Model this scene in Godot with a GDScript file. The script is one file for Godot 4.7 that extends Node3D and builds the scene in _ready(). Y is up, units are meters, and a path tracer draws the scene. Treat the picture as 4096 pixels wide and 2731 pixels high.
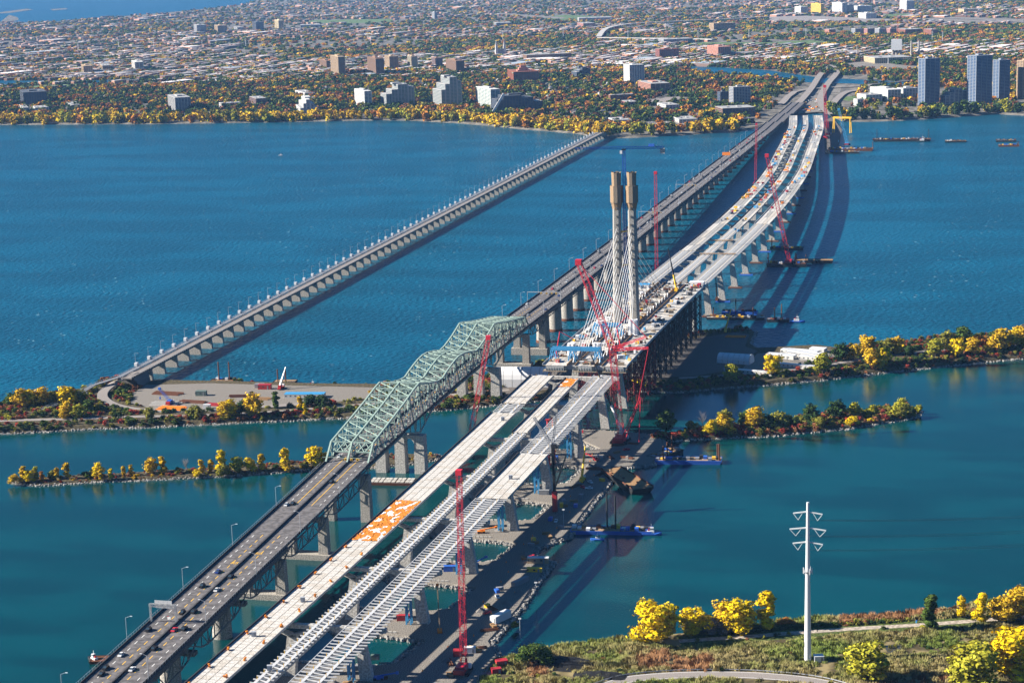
extends Node3D
# A river crossing under construction, seen from the air: an old steel truss bridge, a new cable-stayed
# bridge beside it and an ice-control dam. World axes: -Z runs along the bridges to the far shore, +X is to the right.
var M := {}
var cubes := {}
var tubes := {}
var counts := {}
var extra := {}
var rng := RandomNumberGenerator.new()
var noise := FastNoiseLite.new()
var NB := PackedVector2Array([Vector2(-336.0,28.5),Vector2(-334.6,29.1),Vector2(-332.5,30.0),Vector2(-329.7,31.2),Vector2(-326.7,32.5),Vector2(-323.6,33.8),Vector2(-320.7,35.2),Vector2(-317.9,36.5),Vector2(-315.3,37.7),Vector2(-313.0,39.0),Vector2(-310.7,40.2),Vector2(-308.7,41.5),Vector2(-306.8,42.6),Vector2(-305.1,43.7),Vector2(-303.8,44.7),Vector2(-302.6,45.4),Vector2(-301.5,45.9),Vector2(-300.3,46.2),Vector2(-298.9,46.5),Vector2(-297.5,46.7),Vector2(-295.9,46.8),Vector2(-294.2,46.8),Vector2(-292.4,46.7),Vector2(-290.4,46.6),Vector2(-288.5,46.2),Vector2(-286.7,45.7),Vector2(-285.1,45.1),Vector2(-283.7,44.4),Vector2(-282.3,43.7),Vector2(-281.1,43.0),Vector2(-280.0,42.2),Vector2(-279.1,41.5),Vector2(-278.4,40.7),Vector2(-277.9,39.9),Vector2(-277.7,39.2),Vector2(-277.7,38.4),Vector2(-277.9,37.6),Vector2(-278.2,36.9),Vector2(-278.7,36.1),Vector2(-279.5,35.4),Vector2(-280.4,34.6),Vector2(-281.6,33.8),Vector2(-283.1,33.1),Vector2(-284.7,32.3),Vector2(-286.8,31.5),Vector2(-289.2,30.8),Vector2(-292.0,30.0),Vector2(-294.8,29.2),Vector2(-297.6,28.5),Vector2(-300.4,27.7),Vector2(-303.2,26.9),Vector2(-306.0,26.2),Vector2(-308.7,25.4),Vector2(-311.5,24.7),Vector2(-314.3,23.9),Vector2(-317.0,23.2),Vector2(-319.8,22.4),Vector2(-322.5,21.7),Vector2(-325.5,20.9),Vector2(-328.8,20.2),Vector2(-332.7,19.4),Vector2(-337.2,18.6),Vector2(-341.9,17.8),Vector2(-346.6,17.0),Vector2(-351.4,16.2),Vector2(-356.2,15.3),Vector2(-361.0,14.5),Vector2(-365.8,13.8),Vector2(-370.9,13.1),Vector2(-376.2,12.5),Vector2(-381.7,12.0),Vector2(-387.3,11.5),Vector2(-392.8,11.0),Vector2(-398.4,10.5),Vector2(-404.0,10.0),Vector2(-409.5,9.5),Vector2(-415.0,9.0),Vector2(-420.0,8.6),Vector2(-423.8,8.3),Vector2(-425.9,8.1),Vector2(-426.5,8.0),Vector2(-426.6,8.0),Vector2(-426.4,8.0),Vector2(-426.3,8.0),Vector2(-426.4,8.0),Vector2(-426.9,8.0),Vector2(-427.9,8.0),Vector2(-429.3,8.0),Vector2(-430.8,8.0),Vector2(-432.4,8.0),Vector2(-434.0,8.0),Vector2(-435.6,8.0),Vector2(-437.2,8.0),Vector2(-438.8,8.0),Vector2(-440.3,8.0),Vector2(-441.9,8.0),Vector2(-443.5,8.0),Vector2(-445.1,8.0),Vector2(-446.7,8.0)])

class MB:
	var v := PackedVector3Array()
	var n := PackedVector3Array()
	var c := PackedColorArray()
	var ix := PackedInt32Array()
	func tri(a, b, d, col = Color.WHITE):
		var k = v.size()
		var nn: Vector3 = (d - a).cross(b - a).normalized()
		v.append_array(PackedVector3Array([a, b, d])); n.append_array(PackedVector3Array([nn, nn, nn])); c.append_array(PackedColorArray([col, col, col]))
		ix.append_array(PackedInt32Array([k, k + 1, k + 2]))
	func quad(a, b, d, e, col = Color.WHITE):
		var k = v.size()
		var nn: Vector3 = (e - a).cross(b - a).normalized()
		v.append_array(PackedVector3Array([a, b, d, e])); n.append_array(PackedVector3Array([nn, nn, nn, nn])); c.append_array(PackedColorArray([col, col, col, col]))
		ix.append_array(PackedInt32Array([k, k + 1, k + 2, k, k + 2, k + 3]))
	func box(p: Vector3, s: Vector3, bs := Basis(), col = Color.WHITE):
		var x = bs.x * s.x * 0.5
		var y = bs.y * s.y * 0.5
		var z = bs.z * s.z * 0.5
		quad(p - x - y + z, p - x + y + z, p + x + y + z, p + x - y + z, col)
		quad(p + x - y - z, p + x + y - z, p - x + y - z, p - x - y - z, col)
		quad(p + x - y + z, p + x + y + z, p + x + y - z, p + x - y - z, col)
		quad(p - x - y - z, p - x + y - z, p - x + y + z, p - x - y + z, col)
		quad(p - x + y + z, p - x + y - z, p + x + y - z, p + x + y + z, col)
		quad(p - x - y - z, p - x - y + z, p + x - y + z, p + x - y - z, col)
	func hull(bot: Array, top: Array, col = Color.WHITE):  # bottom and top rings of the same length, counter-clockwise from above
		var k = bot.size()
		for i in k:
			var j = (i + 1) % k
			quad(bot[i], top[i], top[j], bot[j], col)
		for i in range(1, k - 1):
			tri(top[0], top[i + 1], top[i], col)
			tri(bot[0], bot[i], bot[i + 1], col)
	func bar(a: Vector3, b: Vector3, w: float, h: float, col = Color.WHITE):
		var z = (b - a).normalized()
		var u = Vector3.UP if absf(z.y) < 0.99 else Vector3.RIGHT
		var x = u.cross(z).normalized()
		box((a + b) * 0.5, Vector3(w, h, a.distance_to(b)), Basis(x, z.cross(x), z), col)
	func tube(a: Vector3, b: Vector3, r0: float, r1: float, sides := 8, col = Color.WHITE, caps := true):
		var z = (b - a).normalized()
		var u = Vector3.UP if absf(z.y) < 0.99 else Vector3.RIGHT
		var x = u.cross(z).normalized()
		var y = z.cross(x)
		var k = v.size()
		for i in sides:
			var t = TAU * i / sides
			var d = x * cos(t) + y * sin(t)
			v.append(a + d * r0); v.append(b + d * r1); n.append(d); n.append(d); c.append(col); c.append(col)
		for i in sides:
			var p = k + 2 * i
			var q = k + 2 * ((i + 1) % sides)
			ix.append_array(PackedInt32Array([p, q + 1, q, p, p + 1, q + 1]))
		if caps:
			for e in [[b, r1, z], [a, r0, -z]]:
				k = v.size()
				for i in sides:
					var t = TAU * i / sides
					v.append(e[0] + (x * cos(t) + y * sin(t)) * e[1]); n.append(e[2]); c.append(col)
				for i in range(1, sides - 1):
					ix.append_array(PackedInt32Array([k, k + i + 1, k + i] if e[2] == z else [k, k + i, k + i + 1]))
	func lattice(a: Vector3, b: Vector3, w0: float, w1: float, t: float, step: float, col = Color.WHITE):  # a four-chord lattice mast or boom
		var z = (b - a).normalized()
		var u = Vector3.UP if absf(z.y) < 0.9 else Vector3.RIGHT
		var x = u.cross(z).normalized()
		var y = z.cross(x)
		var len = a.distance_to(b)
		var k = maxi(2, int(len / step))
		var sg = [[-1, -1], [1, -1], [1, 1], [-1, 1]]
		var last = []
		for i in k + 1:
			var f = float(i) / k
			var w = lerpf(w0, w1, f) * 0.5
			var ring = []
			for s in sg:
				ring.append(a + z * len * f + x * w * s[0] + y * w * s[1])
			for j in 4:
				if i > 0:
					bar(last[j], ring[j], t, t, col)
					bar(last[j], ring[(j + 1) % 4] if i % 2 == 0 else ring[(j + 3) % 4], t * 0.6, t * 0.6, col)
				bar(ring[j], ring[(j + 1) % 4], t * 0.6, t * 0.6, col)
			last = ring
	func mesh(m: Material) -> ArrayMesh:
		var am := ArrayMesh.new()
		if v.is_empty():
			return am
		var ar := []
		ar.resize(Mesh.ARRAY_MAX)
		ar[Mesh.ARRAY_VERTEX] = v; ar[Mesh.ARRAY_NORMAL] = n; ar[Mesh.ARRAY_COLOR] = c; ar[Mesh.ARRAY_INDEX] = ix
		am.add_surface_from_arrays(Mesh.PRIMITIVE_TRIANGLES, ar)
		am.surface_set_material(0, m)
		return am

func grain(seed_: int, freq: float, lo: float, hi: float, size := 512, octaves := 5) -> ImageTexture:
	# seamless grey value noise between lo and hi, as an image
	var f := FastNoiseLite.new()
	f.seed = seed_; f.frequency = freq; f.fractal_octaves = octaves; f.noise_type = FastNoiseLite.TYPE_SIMPLEX
	var im := f.get_seamless_image(size, size)
	var by := im.get_data()
	var o := PackedByteArray()
	o.resize(size * size)
	for i in size * size:
		o[i] = int(255.0 * clampf(lerpf(lo, hi, smoothstep(0.2, 0.8, by[i] / 255.0)), 0.0, 1.0))
	var out := Image.create_from_data(size, size, false, Image.FORMAT_L8, o)
	return ImageTexture.create_from_image(out)

func mt(called: String, r: float, g: float, b: float, rough := 0.8, tex: Texture2D = null, tscale := 0.05, spec := 0.3, metal := 0.0) -> StandardMaterial3D:
	# r, g, b are linear base colours
	var m := StandardMaterial3D.new()
	m.resource_name = called
	m.albedo_color = Color(r, g, b).linear_to_srgb()
	m.roughness = rough; m.metallic = metal; m.metallic_specular = spec
	if tex:
		m.albedo_texture = tex
		m.uv1_triplanar = true; m.uv1_world_triplanar = true
		m.uv1_scale = Vector3.ONE * tscale
	M[called] = m
	return m

func vmat(called: String, rough := 0.85, spec := 0.2) -> StandardMaterial3D:
	var m := mt(called, 1, 1, 1, rough, null, 1.0, spec)
	m.vertex_color_use_as_albedo = true
	return m

func cube(m: Material) -> ArrayMesh:
	if not cubes.has(m):
		var b := MB.new()
		b.box(Vector3.ZERO, Vector3.ONE)
		cubes[m] = b.mesh(m)
	return cubes[m]

func rod(m: Material) -> ArrayMesh:
	if not tubes.has(m):
		var b := MB.new()
		b.tube(Vector3(0, 0, -0.5), Vector3(0, 0, 0.5), 0.5, 0.5, 10)
		tubes[m] = b.mesh(m)
	return tubes[m]

func obj(called: String, mesh: Mesh, parent: Node = self, at := Vector3.ZERO) -> MeshInstance3D:
	var o := MeshInstance3D.new()
	o.name = called; o.mesh = mesh; o.position = at
	parent.add_child(o, true)
	return o

func add(called: String, b: MB, m: Material, parent: Node = self) -> MeshInstance3D:
	return obj(called, b.mesh(m), parent)

func tag(o: Node, label: String, category: String, group := "") -> Node:
	o.set_meta("label", label); o.set_meta("category", category)
	if group: o.set_meta("group", group)
	return o

func thing(called: String, label: String, category: String, at := Vector3.ZERO, turn := 0.0, group := "") -> Node3D:
	var o := Node3D.new()
	o.name = called
	add_child(o, true)
	o.position = at; o.rotation.y = turn
	tag(o, label, category, group)
	return o

func struct(o: Node) -> Node:
	o.set_meta("kind", "structure")
	return o

func stuff(o: Node, label := "", category := "") -> Node:
	o.set_meta("kind", "stuff")
	if label: tag(o, label, category)
	return o

func copy(o: Node3D, at: Vector3, turn: float, label := "") -> Node3D:
	var c: Node3D = o.duplicate()
	c.name = o.name
	add_child(c, true)
	c.position = at; c.rotation.y = turn
	if label: c.set_meta("label", label)
	return c

func frame(a: Vector3, b: Vector3) -> Basis:
	var z = (b - a).normalized()
	var u = Vector3.UP if absf(z.y) < 0.99 else Vector3.RIGHT
	var x = u.cross(z).normalized()
	return Basis(x, z.cross(x), z)

func piece(parent: Node, called: String, a: Vector3, b: Vector3, w: float, h: float, m: Material, round_ := false, most := 280):
	# one bar or round rod from a to b as a part of its own; past `most` of a kind they are joined in one part
	var key = [parent, called]
	counts[key] = counts.get(key, 0) + 1
	if counts[key] > most:
		var k2 = [parent, called, m]
		if not extra.has(k2): extra[k2] = MB.new()
		if round_: extra[k2].tube(a, b, w * 0.5, w * 0.5, 6)
		else: extra[k2].bar(a, b, w, h)
		return null
	var o = obj(called, rod(m) if round_ else cube(m), parent)
	o.transform = Transform3D(frame(a, b) * Basis.from_scale(Vector3(w, h, a.distance_to(b))), (a + b) * 0.5)
	return o

func block(parent: Node, called: String, p: Vector3, s: Vector3, m: Material, turn := 0.0):
	var o = obj(called, cube(m), parent)
	o.transform = Transform3D(Basis(Vector3.UP, turn) * Basis.from_scale(s), p)
	return o

func under(child: Node3D, parent: Node3D):  # make a part a sub-part of another, in its place
	var tr = parent.transform.affine_inverse() * child.transform
	child.get_parent().remove_child(child)
	parent.add_child(child, true)
	child.transform = tr

func flush():
	for k in extra:
		stuff(obj(k[1] + "_run", extra[k].mesh(k[2]), k[0]))
	extra.clear()

const ORD := ["first", "second", "third", "fourth", "fifth", "sixth", "seventh", "eighth", "ninth", "tenth", "eleventh", "twelfth", "thirteenth", "fourteenth", "fifteenth", "sixteenth", "seventeenth", "eighteenth", "nineteenth", "twentieth"]
var tally := {}
func count_of(key: String) -> String:
	tally[key] = tally.get(key, -1) + 1
	return nth(tally[key])

func nth(i: int) -> String:
	if i < 20: return ORD[i]
	var tens = ["twenty", "thirty", "forty", "fifty", "sixty", "seventy", "eighty", "ninety"]
	var tths = ["twentieth", "thirtieth", "fortieth", "fiftieth", "sixtieth", "seventieth", "eightieth", "ninetieth"]
	var k = i + 1
	if k >= 100: return "hundred-and-" + nth(k - 101) if k > 100 else "hundredth"
	return tths[k / 10 - 2] if k % 10 == 0 else tens[k / 10 - 2] + "-" + ORD[k % 10 - 1]

# centre and height of the new bridge's deck at depth z; height of the old bridge's deck
func nb(z: float, off := 0.0, dh := 0.0) -> Vector3:
	var f = clampf((-650.0 - z) / 50.0, 0.0, NB.size() - 1.001)
	var i = int(f)
	var p: Vector2 = NB[i].lerp(NB[i + 1], f - i)
	return Vector3(p.x + off, p.y + dh, z)
const OBH := [[-600, 19.5], [-800, 26], [-950, 31], [-1060, 34.5], [-1150, 38.5], [-1275, 41.2], [-1385, 42], [-1496, 41.6], [-1615, 40], [-1768, 37], [-2130, 32.5], [-2500, 29], [-2900, 24], [-3500, 17], [-3700, 14], [-4300, 9]]
func obh(z: float) -> float:
	for i in OBH.size() - 1:
		if z >= OBH[i + 1][0]:
			return lerpf(OBH[i][1], OBH[i + 1][1], clampf((z - OBH[i][0]) / float(OBH[i + 1][0] - OBH[i][0]), 0, 1))
	return 9.0

func ribbon(b: MB, pts: Array, w: float, lift := 0.0, thick := 0.0):  # a road strip through 3-D points
	for i in pts.size() - 1:
		var a: Vector3 = pts[i]
		var e: Vector3 = pts[i + 1]
		var d0: Vector3 = (pts[i + 1] - pts[maxi(i - 1, 0)])
		var d1: Vector3 = (pts[mini(i + 2, pts.size() - 1)] - pts[i])
		var r0 = Vector3(-d0.z, 0, d0.x).normalized() * w * 0.5
		var r1 = Vector3(-d1.z, 0, d1.x).normalized() * w * 0.5
		var up = Vector3(0, lift, 0)
		b.quad(a - r0 + up, e - r1 + up, e + r1 + up, a + r0 + up)
		if thick > 0:
			var dn = Vector3(0, lift - thick, 0)
			b.quad(a + r0 + dn, a + r0 + up, e + r1 + up, e + r1 + dn)
			b.quad(e - r1 + dn, e - r1 + up, a - r0 + up, a - r0 + dn)
			b.quad(a + r0 + dn, e + r1 + dn, e - r1 + dn, a - r0 + dn)

func spline(pts: Array, step := 8.0) -> Array:
	var cv := Curve3D.new()
	for i in pts.size():
		var d: Vector3 = (pts[mini(i + 1, pts.size() - 1)] - pts[maxi(i - 1, 0)]) / 6.0
		cv.add_point(pts[i], -d, d)
	cv.bake_interval = step
	return Array(cv.get_baked_points())

func rough_edge(poly: PackedVector2Array, step: float, amp: float) -> PackedVector2Array:
	var o := PackedVector2Array()
	for i in poly.size():
		var a = poly[i]
		var b = poly[(i + 1) % poly.size()]
		var k = clampi(int(a.distance_to(b) / step), 1, 60)
		var nn = (b - a).normalized().orthogonal()
		for j in k:
			var p = a.lerp(b, float(j) / k)
			o.append(p + nn * amp * noise.get_noise_2d(p.x * 4.0, p.y * 4.0))
	return o

func land(called: String, poly: PackedVector2Array, h: float, bank: float, m: Material, bump := 0.0) -> MeshInstance3D:
	# a raised piece of ground with sloping banks that run down under the water
	if Geometry2D.is_polygon_clockwise(poly): poly.reverse()
	var b := MB.new()
	var inner := Geometry2D.offset_polygon(poly, -bank)
	var top: PackedVector2Array = poly if inner.is_empty() else inner[0]
	var area = 0.0
	for p in inner:
		if absf(poly_area(p)) > area: area = absf(poly_area(p)); top = p
	var ix = Geometry2D.triangulate_polygon(top)
	for i in range(0, ix.size(), 3):
		b.tri(v3(top[ix[i]], h), v3(top[ix[i + 1]], h), v3(top[ix[i + 2]], h))
		fix_up(b)
	for i in top.size():
		var j = (i + 1) % top.size()
		var p = nearest(poly, top[i])
		var q = nearest(poly, top[j])
		b.quad(v3(top[i], h), v3(top[j], h), v3(q, -0.5), v3(p, -0.5))
	var o := add(called, b, m)
	struct(o)
	return o

func poly_area(p: PackedVector2Array) -> float:
	var s = 0.0
	for i in p.size(): s += p[i].cross(p[(i + 1) % p.size()])
	return s * 0.5

func fix_up(b: MB):  # make the last triangle face up
	var k = b.n.size()
	if b.n[k - 1].y < 0:
		for j in 3: b.n[k - 1 - j] = -b.n[k - 1 - j]
		var t = b.ix[b.ix.size() - 1]
		b.ix[b.ix.size() - 1] = b.ix[b.ix.size() - 2]
		b.ix[b.ix.size() - 2] = t

func nearest(poly: PackedVector2Array, p: Vector2) -> Vector2:
	var best = poly[0]
	var bd = 1e18
	for i in poly.size():
		var q = Geometry2D.get_closest_point_to_segment(p, poly[i], poly[(i + 1) % poly.size()])
		var d = q.distance_squared_to(p)
		if d < bd: bd = d; best = q
	return best

func v3(p: Vector2, y: float) -> Vector3:
	return Vector3(p.x, y, p.y)

func sheet(called: String, poly: PackedVector2Array, h: float, m: Material, parent: Node = self) -> MeshInstance3D:
	var b := MB.new()
	var ix = Geometry2D.triangulate_polygon(poly)
	for i in range(0, ix.size(), 3):
		b.tri(v3(poly[ix[i]], h), v3(poly[ix[i + 1]], h), v3(poly[ix[i + 2]], h))
		fix_up(b)
	return add(called, b, m, parent)

func in_poly(p: Vector2, poly: PackedVector2Array) -> bool:
	return Geometry2D.is_point_in_polygon(p, poly)

func scatter(called: String, mesh: Mesh, xs: Array, cols: Array, m: Material, label: String, category: String, parent: Node = self) -> MultiMeshInstance3D:
	var mm := MultiMesh.new()
	mm.transform_format = MultiMesh.TRANSFORM_3D
	mm.use_colors = true
	mm.mesh = mesh
	mm.instance_count = xs.size()
	for i in xs.size():
		mm.set_instance_transform(i, xs[i])
		mm.set_instance_color(i, cols[i])
	var o := MultiMeshInstance3D.new()
	o.name = called; o.multimesh = mm
	parent.add_child(o, true)
	if parent == self: stuff(o, label, category)
	else: stuff(o)
	return o

func _ready():
	rng.seed = 4711
	noise.seed = 5; noise.frequency = 0.004
	setup_view()
	setup_materials()
	build_setting()
	build_old_bridge()
	build_ice_dam()
	build_new_bridge()
	build_tower()
	build_city()
	build_vegetation()
	build_site()
	build_cranes()
	build_boats()
	build_traffic()
	build_foreground()
	flush()
	print("built")

func setup_view():
	var cam := Camera3D.new()
	cam.name = "camera"
	cam.fov = 20.18
	cam.near = 1.0; cam.far = 60000.0
	add_child(cam)
	cam.position = Vector3(0, 368.4, 0)
	cam.basis = Basis(Vector3.UP, 0.246166) * Basis(Vector3.RIGHT, -0.203255) * Basis(Vector3.BACK, -0.031155)
	cam.current = true
	var we := WorldEnvironment.new()
	we.name = "environment"
	var e := Environment.new()
	e.background_mode = Environment.BG_SKY
	var sm := ProceduralSkyMaterial.new()
	sm.sky_top_color = Color(0.009, 0.046, 0.125).linear_to_srgb()
	sm.sky_horizon_color = Color(0.06, 0.21, 0.42).linear_to_srgb()
	sm.sky_curve = 0.05
	sm.ground_bottom_color = Color(0.03, 0.07, 0.10).linear_to_srgb()
	sm.ground_horizon_color = Color(0.06, 0.19, 0.38).linear_to_srgb()
	sm.sun_angle_max = 8.0
	var sky := Sky.new()
	sky.sky_material = sm
	e.sky = sky
	e.tonemap_mode = Environment.TONE_MAPPER_LINEAR
	e.tonemap_exposure = 2.95
	e.sdfgi_enabled = true; e.ssao_enabled = true; e.ssil_enabled = true
	e.fog_enabled = true
	e.fog_density = 0.000019
	e.fog_light_color = Color(0.54, 0.75, 1.0)
	we.environment = e
	add_child(we)
	var sun := DirectionalLight3D.new()
	sun.name = "sun"
	sun.light_energy = 1.6
	sun.light_color = Color(1.0, 0.965, 0.91)
	sun.light_angular_distance = 0.5
	sun.shadow_enabled = true
	add_child(sun)
	sun.look_at_from_position(Vector3(-1.75, 1.0, 0.42) * 100.0, Vector3.ZERO)

func setup_materials():
	var g1 = grain(1, 0.012, 0.78, 1.0)
	var g2 = grain(2, 0.03, 0.62, 1.0)
	var g3 = grain(3, 0.006, 0.55, 1.0)
	var g4 = grain(4, 0.05, 0.8, 1.0)
	mt("concrete", 0.45, 0.42, 0.375, 0.9, g2, 0.06)
	mt("pale_concrete", 0.50, 0.48, 0.445, 0.85, g1, 0.09)
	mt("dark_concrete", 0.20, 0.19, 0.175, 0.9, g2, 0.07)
	mt("tower_concrete", 0.42, 0.40, 0.365, 0.9, g2, 0.08)
	mt("deck_panel", 0.58, 0.555, 0.515, 0.85, g1, 0.13)
	mt("deck_panel_grey", 0.44, 0.43, 0.41, 0.85, g2, 0.11)
	mt("deck_panel_warm", 0.52, 0.48, 0.425, 0.85, g1, 0.1)
	mt("asphalt", 0.138, 0.130, 0.132, 0.9, g1, 0.03)
	mt("asphalt_pale", 0.28, 0.25, 0.23, 0.9, g4, 0.05)
	mt("pond_water", 0.055, 0.05, 0.03, 0.08, null, 1, 0.4)
	mt("barrier", 0.075, 0.075, 0.08, 0.9, g2, 0.1)
	mt("white_paint", 0.75, 0.75, 0.72, 0.7)
	mt("yellow_paint", 0.72, 0.42, 0.05, 0.7)
	mt("truss_green", 0.32, 0.43, 0.375, 0.6, g1, 0.3, 0.4)
	mt("truss_dark", 0.12, 0.17, 0.15, 0.6, g1, 0.3, 0.4)
	mt("approach_steel", 0.22, 0.235, 0.235, 0.6, g2, 0.3, 0.4)
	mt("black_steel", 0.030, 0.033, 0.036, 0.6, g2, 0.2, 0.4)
	mt("steel", 0.42, 0.43, 0.44, 0.5, g4, 0.2, 0.5)
	mt("steel_white", 0.57, 0.575, 0.58, 0.5, g4, 0.2, 0.5)
	mt("galvanised", 0.40, 0.42, 0.45, 0.5, g4, 0.3, 0.5)
	mt("crane_red", 0.50, 0.018, 0.035, 0.45, null, 1, 0.5)
	mt("hoist_red", 0.42, 0.02, 0.025, 0.5, g4, 0.3, 0.5)
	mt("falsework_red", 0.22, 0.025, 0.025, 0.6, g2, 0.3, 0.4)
	mt("yellow", 0.72, 0.42, 0.02, 0.5, null, 1, 0.5)
	mt("blue_steel", 0.03, 0.22, 0.46, 0.5, g4, 0.2, 0.5)
	mt("crane_blue", 0.02, 0.10, 0.42, 0.5, null, 1, 0.5)
	mt("bright_blue", 0.05, 0.30, 0.58, 0.5, g4, 0.3, 0.5)
	mt("rust", 0.19, 0.075, 0.04, 0.9, g2, 0.2)
	mt("orange", 0.78, 0.22, 0.02, 0.7)
	mt("tarp", 0.82, 0.27, 0.03, 0.75, g2, 0.25)
	mt("white_sheet", 0.75, 0.76, 0.78, 0.8, g4, 0.2)
	mt("timber", 0.42, 0.25, 0.12, 0.9, g2, 0.3)
	mt("timber_pale", 0.42, 0.29, 0.18, 0.9, g2, 0.25)
	mt("plywood", 0.35, 0.285, 0.215, 0.9, g2, 0.15)
	mt("white_metal", 0.72, 0.73, 0.74, 0.5, g4, 0.2, 0.5)
	mt("grey_metal", 0.25, 0.26, 0.28, 0.6, g4, 0.2, 0.4)
	mt("black", 0.014, 0.014, 0.016, 0.6)
	mt("glass", 0.03, 0.05, 0.07, 0.1, null, 1, 0.6)
	mt("cable_white", 0.62, 0.62, 0.62, 0.5)
	mt("wire", 0.05, 0.06, 0.07, 0.5)
	mt("gravel", 0.265, 0.24, 0.21, 0.95, g2, 0.07)
	mt("gravel_dark", 0.17, 0.15, 0.135, 0.95, g2, 0.06)
	mt("rock", 0.23, 0.215, 0.20, 0.95, g2, 0.15)
	mt("path", 0.42, 0.36, 0.29, 0.95, g1, 0.05)
	mt("grass", 0.10, 0.13, 0.03, 0.95, g2, 0.03)
	mt("city_grass", 0.11, 0.17, 0.06, 0.95, g1, 0.004)
	mt("bark", 0.11, 0.09, 0.07, 0.95)
	mt("soil", 0.10, 0.075, 0.045, 0.95, g2, 0.03)
	mt("mesh_black", 0.02, 0.02, 0.022, 0.9, g2, 0.1)
	var meadow = mt("meadow", 0.24, 0.19, 0.09, 0.95, g3, 0.01)
	meadow.uv1_scale = Vector3.ONE * 0.012
	mt("bank", 0.105, 0.085, 0.045, 0.95, g2, 0.02)
	mt("city_ground", 0.19, 0.175, 0.15, 0.95, g2, 0.0022)
	mt("window_dark", 0.025, 0.06, 0.13, 0.2, null, 1, 0.5)
	mt("window_green", 0.05, 0.13, 0.14, 0.2, null, 1, 0.5)
	mt("window_brown", 0.10, 0.075, 0.06, 0.4, null, 1, 0.4)
	mt("wall_tan", 0.42, 0.31, 0.20, 0.9, g4, 0.1)
	mt("wall_brown", 0.25, 0.15, 0.10, 0.9, g4, 0.1)
	mt("wall_brick", 0.30, 0.11, 0.07, 0.9, g4, 0.1)
	mt("wall_white", 0.66, 0.65, 0.62, 0.8, g4, 0.1)
	mt("wall_grey", 0.36, 0.36, 0.36, 0.8, g4, 0.1)
	mt("wall_dark", 0.10, 0.11, 0.13, 0.7, g4, 0.1)
	mt("wall_slate", 0.22, 0.25, 0.30, 0.7, g4, 0.1)
	mt("wall_cream", 0.62, 0.53, 0.33, 0.8, g4, 0.1)
	mt("wall_pink", 0.50, 0.24, 0.18, 0.8, g4, 0.1)
	mt("wall_yellow", 0.75, 0.52, 0.08, 0.7, g4, 0.1)
	mt("copper_green", 0.25, 0.42, 0.36, 0.7, g4, 0.1)
	var lf := vmat("leaf", 0.8, 0.15)
	lf.backlight_enabled = true
	lf.backlight = Color(0.35, 0.35, 0.3)
	vmat("painted", 0.6, 0.35)
	vmat("roofing", 0.8, 0.25)
	# water: the river is ruffled by the wind, the channel behind the dike lies calmer
	var wn := NoiseTexture2D.new()
	wn.width = 2048; wn.height = 2048; wn.seamless = true; wn.as_normal_map = true; wn.bump_strength = 5.0
	var wf := FastNoiseLite.new()
	wf.seed = 11; wf.frequency = 0.02; wf.fractal_octaves = 5; wf.noise_type = FastNoiseLite.TYPE_SIMPLEX
	wn.noise = wf
	var tone = grain(21, 0.009, 0.84, 1.0, 512, 6)
	for a in [["river_water", 0.0005, 0.072, 0.126, 0.28, 1.5, 0.0027, 0.0009], ["channel_water", 0.0005, 0.045, 0.049, 0.07, 0.2, 0.009, 0.0021]]:
		var w := mt(a[0], a[1], a[2], a[3], a[4], null, 1.0, 0.3 if a[0] != "channel_water" else 0.45)
		w.normal_enabled = true
		w.normal_texture = wn
		w.normal_scale = a[5]
		w.uv1_triplanar = true; w.uv1_world_triplanar = true
		w.uv1_scale = Vector3.ONE * a[6]
		w.detail_enabled = true
		w.detail_albedo = tone
		w.detail_blend_mode = BaseMaterial3D.BLEND_MODE_MUL
		w.detail_uv_layer = BaseMaterial3D.DETAIL_UV_2
		w.uv2_triplanar = true; w.uv2_world_triplanar = true
		w.uv2_scale = Vector3(a[7] * 0.6, a[7], a[7] * 1.6)

var dike_poly: PackedVector2Array
var islet_left: PackedVector2Array
var islet_right: PackedVector2Array
var shore_poly: PackedVector2Array
var far_poly: PackedVector2Array
var pad_poly: PackedVector2Array
var shore_line: PackedVector2Array
var basins := []   # far water sheets that trees and houses keep clear of
var clear_polys := []

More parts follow.
